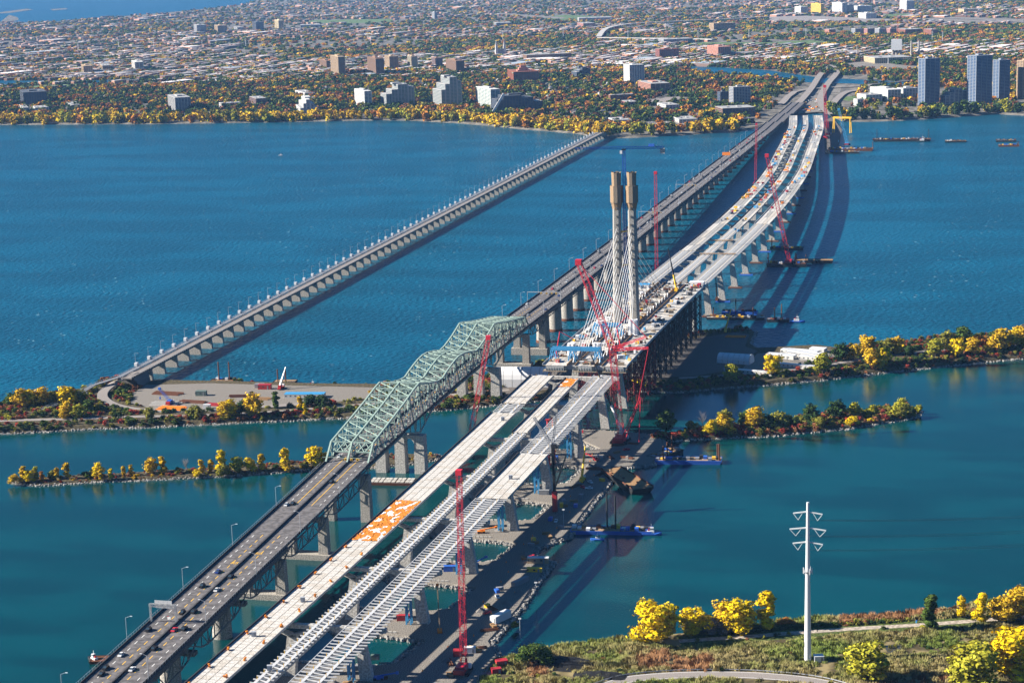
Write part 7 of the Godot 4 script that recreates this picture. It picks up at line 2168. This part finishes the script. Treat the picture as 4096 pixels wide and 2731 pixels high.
	struct(fj)
	# jetty lamp standards with twin heads
	var i = 0
	for p in [Vector3(-269.2,2.2,-1380.8), Vector3(-320.2,2.2,-1352.4), Vector3(-259.8,2.2,-1155.4), Vector3(-244.9,2.2,-1012.6), Vector3(-240.0,2.2,-953.1)]:
		var t = thing("light_mast", "thin floodlight mast on the jetty, %s from the far end" % nth(i), "lamp post", p, 0.0, "floodlight masts on the jetty")
		i += 1
		piece(t, "pole", Vector3.ZERO, Vector3(0, 11, 0), 0.3, 0.3, M.galvanised, true)
		block(t, "lamp_head", Vector3(0, 11, 0), Vector3(1.6, 0.7, 0.5), M.white_metal)

func car_proto(called: String, m: Material, suv: bool) -> Node3D:
	var t := Node3D.new()
	t.name = called
	var w = 1.9
	var l = 4.7
	var bh = 0.85 if not suv else 1.0
	var b := MB.new()
	b.hull([Vector3(-w / 2, 0.3, l / 2), Vector3(w / 2, 0.3, l / 2), Vector3(w / 2, 0.3, -l / 2), Vector3(-w / 2, 0.3, -l / 2)], [Vector3(-w / 2 + 0.08, bh, l / 2 - 0.15), Vector3(w / 2 - 0.08, bh, l / 2 - 0.15), Vector3(w / 2 - 0.08, bh, -l / 2 + 0.15), Vector3(-w / 2 + 0.08, bh, -l / 2 + 0.15)])
	obj("body", b.mesh(m), t)
	var g := MB.new()
	var top = 1.5 if not suv else 1.8
	var r0 = 1.9 if suv else 1.7
	g.hull([Vector3(-0.82, bh, r0), Vector3(0.82, bh, r0), Vector3(0.82, bh, -1.2), Vector3(-0.82, bh, -1.2)], [Vector3(-0.66, top - 0.1, r0 - (0.3 if suv else 0.8)), Vector3(0.66, top - 0.1, r0 - (0.3 if suv else 0.8)), Vector3(0.66, top - 0.1, -0.45), Vector3(-0.66, top - 0.1, -0.45)])
	obj("windows", g.mesh(M.glass), t)
	var rf := MB.new()
	rf.box(Vector3(0, top - 0.06, (r0 - (0.3 if suv else 0.8) - 0.45) / 2), Vector3(1.36, 0.1, r0 - (0.3 if suv else 0.8) + 0.45))
	obj("roof", rf.mesh(m), t)
	var wh := MB.new()
	wh.tube(Vector3(-0.11, 0, 0), Vector3(0.11, 0, 0), 0.33, 0.33, 10)
	var wm = wh.mesh(M.black)
	for x in [-0.86, 0.86]:
		for z in [-1.45, 1.45]: obj("wheel", wm, t, Vector3(x, 0.33, z))
	return t

func build_traffic():
	var paints = {"white": M.white_metal, "black": M.black, "silver": M.steel, "grey": M.grey_metal, "red": M.crane_red, "dark blue": mt("car_blue", 0.012, 0.03, 0.16, 0.35, null, 1, 0.6)}
	var protos := {}
	for c in paints:
		protos[c] = [car_proto("car", paints[c], false), car_proto("car", paints[c], true)]
	var n = 0
	# the near cars as the photograph shows them: colour, SUV?, lane offset, depth
	for a in [["dark blue", false, -7.5, Vector3(-412.6,31.0,-951.7), "below the bus lettering"], ["black", true, -7.6, Vector3(-408.4,31.0,-929.1), "left carriageway beside a white car"], ["black", false, 2.6, Vector3(-402.6,31.0,-945.6), "against the median, above the white car"], ["white", false, 2.8, Vector3(-397.8,31.0,-924.9), "on the right carriageway by the median"], ["black", true, -2.6, Vector3(-407.9,30.0,-890.4), "left of the median above the sign gantry"], ["black", true, 3.0, Vector3(-401.2,30.0,-892.8), "right of the median above the sign gantry"], ["black", true, -10.8, Vector3(-415.0,29.0,-865.4), "just below the sign gantry, outer lane"], ["red", false, 2.8, Vector3(-402.2,29.0,-867.5), "only red one near the gantry"], ["black", true, 7.4, Vector3(-397.5,29.0,-869.5), "right of the red car"], ["black", true, 2.8, Vector3(-401.5,28.0,-842.5), "below the red car"], ["white", false, -10.6, Vector3(-414.4,28.0,-832.4), "outer left lane near the tug"], ["black", true, -11.0, Vector3(-415.0,27.0,-815.3), "near the bottom edge, behind another"], ["black", false, -10.0, Vector3(-411.5,27.0,-808.3), "nearest the bottom edge on the left carriageway"], ["white", false, 2.8, Vector3(-398.3,27.0,-816.2), "nearest the bottom edge on the right carriageway"], ["white", false, -9.8, Vector3(-378.7,39.5,-1169.4), "entering the truss portal"], ["black", false, 2.8, Vector3(-402.4,38.0,-1116.6), "right carriageway before the truss"], ["white", false, -10.4, Vector3(-415.6,36.5,-1069.9), "left carriageway before the truss, beside a dark one"], ["black", false, -7.4, Vector3(-411.1,36.5,-1072.4), "left carriageway before the truss, beside a white one"]]:
		var p: Vector3 = a[3]
		var c = protos[a[0]][1 if a[1] else 0].duplicate()
		c.name = "car"
		add_child(c, true)
		var zz = p.z
		c.position = Vector3(OX + a[2], obh(zz) + 0.05, zz)
		c.rotation.y = PI if a[2] < 0 else 0.0
		c.scale = Vector3.ONE * 1.12
		tag(c, "%s %s on the old bridge, %s" % [a[0], "SUV" if a[1] else "car", a[4]], "car", "cars on the old bridge")
	var used := []
	var z = -1640.0
	var i = 0
	while z > -3500.0 and i < 110:
		z -= rng.randf_range(6.0, 32.0)
		var lane = [-12.4, -7.6, -2.6, 2.7, 7.6, 12.2][rng.randi() % 6]
		var cn = ["white", "black", "silver", "grey", "red", "black", "white", "dark blue"][rng.randi() % 8]
		var c = protos[cn][rng.randi() % 2].duplicate()
		c.name = "car"
		add_child(c, true)
		c.position = Vector3(OX + lane, obh(z) + 0.05, z)
		c.rotation.y = PI if lane < 0 else 0.0
		c.scale = Vector3.ONE * 1.1
		tag(c, "%s car, %s such beyond the truss on the %s carriageway" % [cn, count_of(cn + str(lane < 0)), "left" if lane < 0 else "right"], "car", "%s cars beyond the truss %s %s" % [cn, "left" if lane < 0 else "right", "near" if z > -2200 else ("middle" if z > -2850 else "far")])
		i += 1
	# car park behind the far shore trees, and plant on the landing
	var park = PackedVector2Array([Vector2(-694.1,-3838.1), Vector2(-684.3,-3920.9), Vector2(-618.4,-3934.1), Vector2(-552.3,-3881.4), Vector2(-552.0,-3817.6), Vector2(-648.4,-3789.5)])
	var spots := []
	for k in 400:
		var p = Vector2(rng.randf_range(-760.0, -450.0), rng.randf_range(-4150.0, -3850.0))
		if in_poly(p, park) and spots.size() < 60: spots.append(Vector2(p.x, roundf(p.y / 9.0) * 9.0))
	spots.sort_custom(func(a, b): return a.x < b.x)
	for p in spots:
		var cn = ["white", "silver", "white", "black", "red", "silver"][rng.randi() % 6]
		var c = protos[cn][rng.randi() % 2].duplicate()
		c.name = "car"
		add_child(c, true)
		c.position = v3(p, 3.4); c.rotation.y = 0.3; c.scale = Vector3.ONE * 1.15
		tag(c, "%s parked car behind the far shore trees, %s from the left" % [cn, count_of("park")], "car", "cars parked behind the far shore")
	var land_poly = PackedVector2Array([Vector2(-420.5,-4061.9), Vector2(-420.1,-4340.0), Vector2(-411.9,-4504.3), Vector2(-370.5,-4585.6), Vector2(-341.3,-4307.7), Vector2(-326.7,-4123.4), Vector2(-384.0,-4098.7)])
	spots.clear()
	for k in 900:
		var p = Vector2(rng.randf_range(-460.0, -270.0), rng.randf_range(-4500.0, -3900.0))
		if in_poly(p, land_poly) and spots.size() < 44: spots.append(p)
	spots.sort_custom(func(a, b): return a.y > b.y)
	for p in spots:
		var m = [M.orange, M.yellow, M.white_metal, M.grey_metal, M.hoist_red][rng.randi() % 5]
		var nm = {M.orange: "orange", M.yellow: "yellow", M.white_metal: "white", M.grey_metal: "grey", M.hoist_red: "red"}[m]
		var t = thing("site_truck", "%s site truck on the far landing, %s from the deck end" % [nm, count_of("landing")], "truck", v3(p, 3.5), rng.randf() * TAU, "trucks on the far landing")
		block(t, "bed", Vector3(0, 1.7, 1.2), Vector3(2.6, 1.9, 5.6), m)
		block(t, "cab", Vector3(0, 1.6, -2.8), Vector3(2.4, 2.2, 1.9), M.white_metal if rng.randf() < 0.4 else m)
		for x in [-1.0, 1.0]:
			for zz in [-2.6, 1.2, 2.8]: piece(t, "wheel", Vector3(x - 0.2, 0.5, zz), Vector3(x + 0.2, 0.5, zz), 1.0, 1.0, M.black, true)
	for c in protos:
		for q in protos[c]: q.free()
	# lamp posts of the old bridge
	var li = 0
	z = -779.0
	var ri = 0
	while z > -3500.0:
		if z > -1120.0 or z < -1640.0:
			for s in [-1.0, 1.0]:
				var zz = z if s < 0 else z - 27.0
				var t = thing("street_lamp", "street lamp on the old bridge's %s parapet, %s from the near end" % ["left" if s < 0 else "right", nth(li)], "street lamp", Vector3(OX + s * 16.0, obh(zz), zz), 0.0 if s < 0 else PI, "street lamps of the old bridge")
				piece(t, "pole", Vector3(0, 0, 0), Vector3(0, 12.5, 0), 0.3, 0.3, M.galvanised, true)
				piece(t, "arm", Vector3(0, 12.4, 0), Vector3(2.6, 13.4, 0), 0.18, 0.18, M.galvanised)
				block(t, "lamp_head", Vector3(3.1, 13.4, 0), Vector3(1.2, 0.25, 0.5), M.white_metal)
			li += 1
		z -= 72.0
	# sign gantry and lane signal gantries
	var g = thing("sign_gantry", "lattice sign gantry with grey panels over the left carriageway", "gantry", Vector3(OX, obh(-877.0), -877.0))
	for x in [-14.4, -0.3]:
		var pm := MB.new()
		pm.lattice(Vector3(x, 0, 0), Vector3(x, 10.0, 0), 0.8, 0.8, 0.16, 1.4)
		add("post", pm, M.steel, g)
	var bm := MB.new()
	bm.lattice(Vector3(-14.8, 9.4, 0), Vector3(0.1, 9.4, 0), 1.4, 1.4, 0.16, 1.5)
	add("truss_beam", bm, M.steel, g)
	for k in 4: block(g, "sign_panel", Vector3(-11.0 + k * 2.45, 9.7, -0.95), Vector3(2.35, 4.2, 0.12), M.steel_white)
	var sg = thing("speed_sign", "small white speed sign on the median of the old bridge", "sign", Vector3(OX, obh(-868.0), -868.0))
	piece(sg, "pole", Vector3.ZERO, Vector3(0, 6.0, 0), 0.18, 0.18, M.galvanised)
	block(sg, "board", Vector3(0, 6.4, 0), Vector3(1.7, 1.5, 0.1), M.white_paint)
	block(sg, "red_mark", Vector3(-0.5, 7.35, 0), Vector3(0.7, 0.4, 0.1), M.crane_red)
	i = 0
	for a in [[-1153.0, 11.0], [-1742.0, 8.0], [-2345.0, 7.5], [-2640.0, 7.5]]:
		var t = thing("lane_signal_gantry", "row of yellow lane signals over the old bridge, %s from the near end" % nth(i), "signal", Vector3(OX, obh(a[0]), a[0] + 6.0 * (1 if i == 0 else 0)), 0.0, "lane signal rows")
		i += 1
		if i > 1:
			for x in [-16.2, 16.2]: piece(t, "post", Vector3(x, 0, 0), Vector3(x, a[1] + 1, 0), 0.4, 0.4, M.galvanised)
			piece(t, "beam", Vector3(-16.2, a[1] + 1, 0), Vector3(16.2, a[1] + 1, 0), 0.5, 0.6, M.galvanised)
		else:
			piece(t, "beam", Vector3(-13.5, a[1] - 4.6, 0), Vector3(13.5, a[1] - 4.6, 0), 0.25, 0.25, M.truss_green)
		for x in ([-2.6, 2.7, 7.6, 12.0] if i > 1 else [2.5, 6.5, 10.5]):
			var y = a[1] if i > 1 else a[1] - 5.6
			block(t, "signal_box", Vector3(x, y, 0.2), Vector3(1.5, 1.5, 0.4), M.yellow)
			block(t, "signal_lens", Vector3(x, y, 0.43), Vector3(0.9, 0.9, 0.06), M.black)
	# orange roadworks boards on the far deck
	var ob = thing("roadworks_board", "orange roadworks board over the old bridge near the far shore", "sign", Vector3(OX - 3.0, obh(-3080.0), -3080.0))
	for x in [-5.0, 5.0]: piece(ob, "post", Vector3(x, 0, 0), Vector3(x, 6, 0), 0.4, 0.4, M.galvanised)
	block(ob, "board", Vector3(0, 8, 0), Vector3(13, 5, 0.3), M.orange)

func build_foreground():
	shore_poly = rough_edge(PackedVector2Array([Vector2(-250.8,-905.7), Vector2(-248.2,-923.0), Vector2(-238.3,-931.0), Vector2(-230.1,-941.4), Vector2(-208.1,-955.4), Vector2(-181.8,-967.6), Vector2(-152.8,-979.7), Vector2(-126.1,-992.8), Vector2(-92.3,-1010.7), Vector2(-45.9,-1025.0), Vector2(-22.7,-1035.8), Vector2(24.9,-1065.0), Vector2(109.5,-1107.5), Vector2(81.6,-784.7), Vector2(-223.9,-730.0)]), 6.0, 1.2)
	land("shore", shore_poly, 2.0, 3.5, M.meadow)
	# paths, lawn and road
	var lawn := MB.new()
	var pth = [Vector3(-154.9,2.0,-962.4), Vector3(-123.7,2.0,-973.4), Vector3(-109.4,2.0,-979.0), Vector3(-70.0,2.0,-994.0), Vector3(-27.3,2.0,-1008.3), Vector3(24.2,2.0,-1028.2), Vector3(81.8,2.0,-1050.5)]
	ribbon(lawn, spline(pth), 16.0, 0.02)
	struct(add("lawn", lawn, M.grass))
	var pb := MB.new()
	ribbon(pb, spline(pth), 5.0, 0.08)
	struct(add("footpath", pb, M.path))
	var rb := MB.new()
	var rd = [Vector3(-191.9,2.0,-877.7), Vector3(-176.3,2.0,-900.1), Vector3(-160.1,2.0,-909.9), Vector3(-134.4,2.0,-917.1), Vector3(-106.0,2.0,-920.0), Vector3(-77.2,2.0,-916.4), Vector3(-50.5,2.0,-901.3)]
	ribbon(rb, spline(rd, 4.0), 9.0, 0.1)
	struct(add("shore_road", rb, M.asphalt_pale))
	var ln := MB.new()
	var cen = spline(rd, 4.0)
	for off in [-3.6, 3.6]:
		var l2 := []
		for i in cen.size():
			var d: Vector3 = cen[mini(i + 1, cen.size() - 1)] - cen[maxi(i - 1, 0)]
			l2.append(cen[i] + Vector3(-d.z, 0, d.x).normalized() * off)
		ribbon(ln, l2, 0.3, 0.14)
	struct(add("road_edge_lines", ln, M.white_paint))
	var gr = thing("guard_rail", "steel guard rail along the bend of the shore road", "guard rail")
	for i in range(0, cen.size() - 1):
		var d: Vector3 = cen[i + 1] - cen[i]
		var sd = Vector3(-d.z, 0, d.x).normalized() * -5.2
		piece(gr, "rail", cen[i] + sd + Vector3(0, 0.9, 0), cen[i + 1] + sd + Vector3(0, 0.9, 0), 0.12, 0.45, M.galvanised)
		if i % 2 == 0: piece(gr, "rail_post", cen[i] + sd, cen[i] + sd + Vector3(0, 1.0, 0), 0.18, 0.18, M.galvanised)
	var pond = sheet("pond", PackedVector2Array([Vector2(-47.9,-971.8), Vector2(-41.4,-976.8), Vector2(-37.1,-972.3), Vector2(-38.6,-964.4), Vector2(-45.2,-963.3)]), 2.06, M.pond_water)
	struct(pond)
	struct(sheet("gravel_patch", PackedVector2Array([Vector2(-179.2,-940.4), Vector2(-171.5,-942.9), Vector2(-167.5,-926.5), Vector2(-178.0,-909.5), Vector2(-183.0,-911.7), Vector2(-175.3,-925.3)]), 2.07, M.path))
	struct(sheet("gravel_patch", PackedVector2Array([Vector2(12.2,-1010.6), Vector2(19.0,-1013.0), Vector2(21.1,-998.6), Vector2(14.3,-985.7), Vector2(9.9,-996.8)]), 2.07, M.path))
	# black geotextile mounds by the jetty
	var mi = 0
	for a in [[Vector3(-211.1,1.8,-919.9), 22.0, 11.0, 3.2], [Vector3(-186.7,1.8,-907.4), 15.0, 6.0, 2.2]]:
		var b := MB.new()
		var k = 12
		for i in k:
			for j in 8:
				var pt := []
				for q in [[0, 0], [0, 1], [1, 1], [1, 0]]:
					var u = (i + q[0]) / float(k) * 2.0 - 1.0
					var w = (j + q[1]) / 8.0 * 2.0 - 1.0
					var hgt_ = maxf(0.0, 1.0 - u * u) * maxf(0.0, 1.0 - w * w)
					pt.append(a[0] + Vector3(u * a[1], hgt_ * a[3] * (1.0 + 0.5 * noise.get_noise_2d((u * a[1] + mi * 60) * 40, w * a[2] * 40)), w * a[2]))
				b.quad(pt[0], pt[1], pt[2], pt[3])
		tag(add("covered_mound", b, M.mesh_black), ["larger black sheeted mound beside the jetty's landing", "smaller black sheeted mound beside the shore road"][mi], "mound", "black sheeted mounds")
		mi += 1
	# reeds
	var tuft := MB.new()
	for i in 26:
		var a = rng.randf() * TAU
		var rr = rng.randf() * 0.9
		var p = Vector3(cos(a) * rr, 0, sin(a) * rr)
		var tip = p + Vector3(rng.randfn() * 0.22, rng.randf_range(0.7, 1.25), rng.randfn() * 0.22)
		var sd = Vector3(cos(a + 1.2), 0, sin(a + 1.2)) * 0.14
		var f = rng.randf_range(0.7, 1.25)
		var fl = ((p + sd) - (p - sd)).cross(tip - (p - sd)).dot(Vector3(0.2, 0, 1)) > 0
		tuft.tri(p - sd if fl else p + sd, tip, p + sd if fl else p - sd, Color(f, f, f))
		var kk = tuft.n.size()
		for q in 3: tuft.n[kk - 1 - q] = (tuft.n[kk - 1 - q] * (1.0 if tuft.n[kk - 1 - q].dot(Vector3(0, 0.3, 1)) > 0 else -1.0) * 0.3 + Vector3.UP * 0.7).normalized()
	var tm = tuft.mesh(M.leaf)
	var xs := []
	var cols := []
	var lo = shore_poly[0]
	var hi = shore_poly[0]
	for p in shore_poly:
		lo = lo.min(p); hi = hi.max(p)
	lo.x = -260.0; hi.x = 150.0; lo.y = -1080.0; hi.y = -840.0
	var mask_path = PackedVector2Array()
	var pts = spline(pth)
	var road_pts = cen
	var tries = 0
	while xs.size() < 21000 and tries < 90000:
		tries += 1
		var p = Vector2(rng.randf_range(lo.x, hi.x), rng.randf_range(lo.y, hi.y))
		if not in_poly(p, shore_poly): continue
		var near = 1e9
		for q in range(0, pts.size(), 2): near = minf(near, Vector2(pts[q].x, pts[q].z).distance_to(p))
		if near < 9.0: continue
		near = 1e9
		for q in range(0, road_pts.size(), 2): near = minf(near, Vector2(road_pts[q].x, road_pts[q].z).distance_to(p))
		if near < 6.5: continue
		if nearest(shore_poly, p).distance_to(p) < 3.0: continue
		var nv = noise.get_noise_2d(p.x * 7.0, p.y * 7.0)
		if nv < -0.33: continue
		var s = rng.randf_range(1.0, 2.2) * (1.0 + nv)
		xs.append(Transform3D(Basis(Vector3.UP, rng.randf() * TAU) * Basis.from_scale(Vector3(s * 1.1, s, s * 1.1)), v3(p, 1.95)))
		var n2 = noise.get_noise_2d(p.x * 3.0 + 500.0, p.y * 3.0)
		var c = Color(0.36, 0.295, 0.13).lerp(Color(0.19, 0.25, 0.05), clampf(n2 * 1.8 + 0.35 + rng.randf_range(-0.2, 0.2), 0, 1))
		if n2 < -0.3: c = Color(0.36, 0.19, 0.09)
		cols.append(c * rng.randf_range(0.75, 1.2))
	scatter("reeds", tm, xs, cols, M.leaf, "tawny reeds and tall grass covering the near shore", "reeds")
	var hedge = PackedVector2Array()
	for q in [Vector2(-124.9,-983.4), Vector2(-91.3,-999.0), Vector2(-56.9,-1010.7), Vector2(-22.5,-1024.5), Vector2(24.6,-1049.7), Vector2(24.4,-1040.3), Vector2(-22.2,-1016.1), Vector2(-56.4,-1001.8), Vector2(-90.5,-990.2), Vector2(-124.2,-978.1)]: hedge.append(q)
	bushes("shore_hedge", hedge, 330, Vector2(2.0, 3.8), 2.0, ["dark", "green", "dark", "olive", "rust"], "dark green hedge between the footpath and the water")
	bushes("shore_shrubs", shore_poly, 260, Vector2(1.2, 3.0), 2.0, ["olive", "green", "dark", "lime", "rust", "olive"], "scattered green shrubs on the near shore", [hedge], Rect2(-260, -1080, 420, 220))
	# trees from the photograph: x, z, height
	var i = 0
	for a in [[-165.7, -956.9, 22.0, "yellow", 0, "big round bright yellow cottonwood on the near shore, leftmost"], [-148.9, -972.8, 14.8, "yellow", 0, "second yellow cottonwood from the left on the near shore"], [-138.4, -978.6, 10.4, "grey", 2, "greyish bush between the yellow trees of the near shore"], [-129.4, -981.4, 16.8, "gold", 0, "golden tree left of the white pylon, with dark bushes"], [-124.8, -978.7, 18.5, "yellow", 0, "taller golden tree just left of the pylon group"], [-110.8, -987.7, 20.1, "yellow", 1, "tall golden tree left of the white pylon"], [-101.3, -995.4, 6.5, "orange", 2, "small orange tree left of the white pylon"], [-24.7, -999.3, 19.1, "green", 1, "dark green tree on the footpath right of the pylon"], [-8.5, -1022.5, 11.5, "yellow", 1, "slim yellow tree, first right of the dark green tree"], [2.0, -1013.0, 16.8, "yellow", 1, "slim yellow tree, second right of the dark green tree"], [14.5, -1017.8, 14.6, "gold", 0, "golden tree near the right edge by the footpath"], [22.6, -1022.5, 17.1, "gold", 0, "golden tree cut by the right edge by the footpath"], [-53.3, -920.5, 19.3, "lime", 0, "yellow green tree below the footpath, beside the shore road"], [-1.1, -915.3, 23.7, "lime", 0, "large yellow green tree at the bottom right"], [18.2, -935.8, 25.2, "yellow", 0, "large golden tree at the bottom right corner"], [-222.9, -915.6, 12.9, "green", 2, "round green bush beside the jetty's landing"], [-246.9, -969.6, 3.8, "olive", 2, "small bush at the outer jetty edge"]]:
		placed_fore(a)
		i += 1
	# the white transmission pole
	var base = Vector3(-84.9, 2.0, -943.9)
	var t = thing("transmission_tower", "tall white tubular transmission pole with three crossarms on the near shore", "pylon", base)
	var H = 85.5
	for k in 5:
		var b := MB.new()
		b.tube(Vector3(0, H * k / 5.0, 0), Vector3(0, H * (k + 1) / 5.0 - 0.1, 0), lerpf(1.9, 0.7, k / 5.0), lerpf(1.9, 0.7, (k + 1) / 5.0), 12)
		add("pole_section", b, M.white_metal, t)
	for a in [[80.5, 7.4], [72.0, 9.2], [64.5, 7.6]]:
		for s in [-1.0, 1.0]:
			var e = Vector3(s * a[1], a[0] - 1.2, 0)
			piece(t, "crossarm", Vector3(0, a[0], 0), e, 0.55, 0.6, M.white_metal)
			var v = Vector3(s * a[1] * 0.66, a[0] - 4.6, 0)
			piece(t, "insulator_string", e, v, 0.28, 0.28, M.white_metal)
			piece(t, "insulator_string", Vector3(s * a[1] * 0.34, a[0] - 0.5, 0), v, 0.28, 0.28, M.white_metal)
			var w := MB.new()
			var far = Vector3(430, 36, -330) + Vector3(s * 6.0, a[0] - 70.0, 0)
			var last: Vector3 = v
			for q in 24:
				var f = (q + 1) / 24.0
				var cur = v.lerp(far, f) - Vector3(0, 60.0 * f * (1.0 - f), 0)
				w.tube(last, cur, 0.07, 0.07, 4, Color.WHITE, false)
				last = cur
			add("conductor", w, M.wire, t)
	for q in 6:
		var an = TAU * q / 6.0
		block(t, "antenna_panel", Vector3(cos(an) * 2.2, 49.0, sin(an) * 2.2), Vector3(0.5, 3.2, 0.5), M.white_metal)
	block(t, "antenna_ring", Vector3(0, 48.6, 0), Vector3(3.8, 0.25, 3.8), M.steel)
	box_thing("equipment_hut", "small white equipment hut at the foot of the transmission pole", "hut", base + Vector3(5.5, 0, -1), Vector3(5, 3.2, 4), 0.3, M.white_metal)
	# small park furniture and a walker
	var lb = thing("litter_bin", "blue litter bin by the footpath", "bin", Vector3(-32.2,2.1,-1010.1))
	piece(lb, "drum", Vector3.ZERO, Vector3(0, 1.2, 0), 0.9, 0.9, M.bright_blue, true)
	piece(lb, "lid", Vector3(0, 1.2, 0), Vector3(0, 1.35, 0), 1.0, 1.0, M.crane_blue, true)
	var pe := MB.new()
	var pp = Vector3.ZERO
	for s in [-1.0, 1.0]:
		pe.tube(Vector3(s * 0.1, 0, s * 0.15), Vector3(s * 0.09, 0.85, 0), 0.07, 0.1, 7)
		pe.tube(Vector3(s * 0.24, 1.4, 0), Vector3(s * 0.28, 0.85, s * 0.12), 0.06, 0.045, 6)
	pe.tube(Vector3(0, 0.82, 0), Vector3(0, 1.45, 0), 0.17, 0.2, 8)
	pe.tube(Vector3(0, 1.45, 0), Vector3(0, 1.55, 0), 0.06, 0.06, 6)
	pe.tube(Vector3(0, 1.53, 0), Vector3(0, 1.77, 0), 0.1, 0.08, 8)
	var per = thing("person", "person in dark clothes walking on the footpath by the pylon", "person", Vector3(-83.7,2.1,-987.5))
	add("body", pe, M.black, per)

func placed_fore(a: Array):
	tree(a[5], "trees on the near shore", Vector3(a[0], 1.9, a[1]), a[2], a[4], a[3], 3200, 1.55 if a[4] == 0 else 1.45)
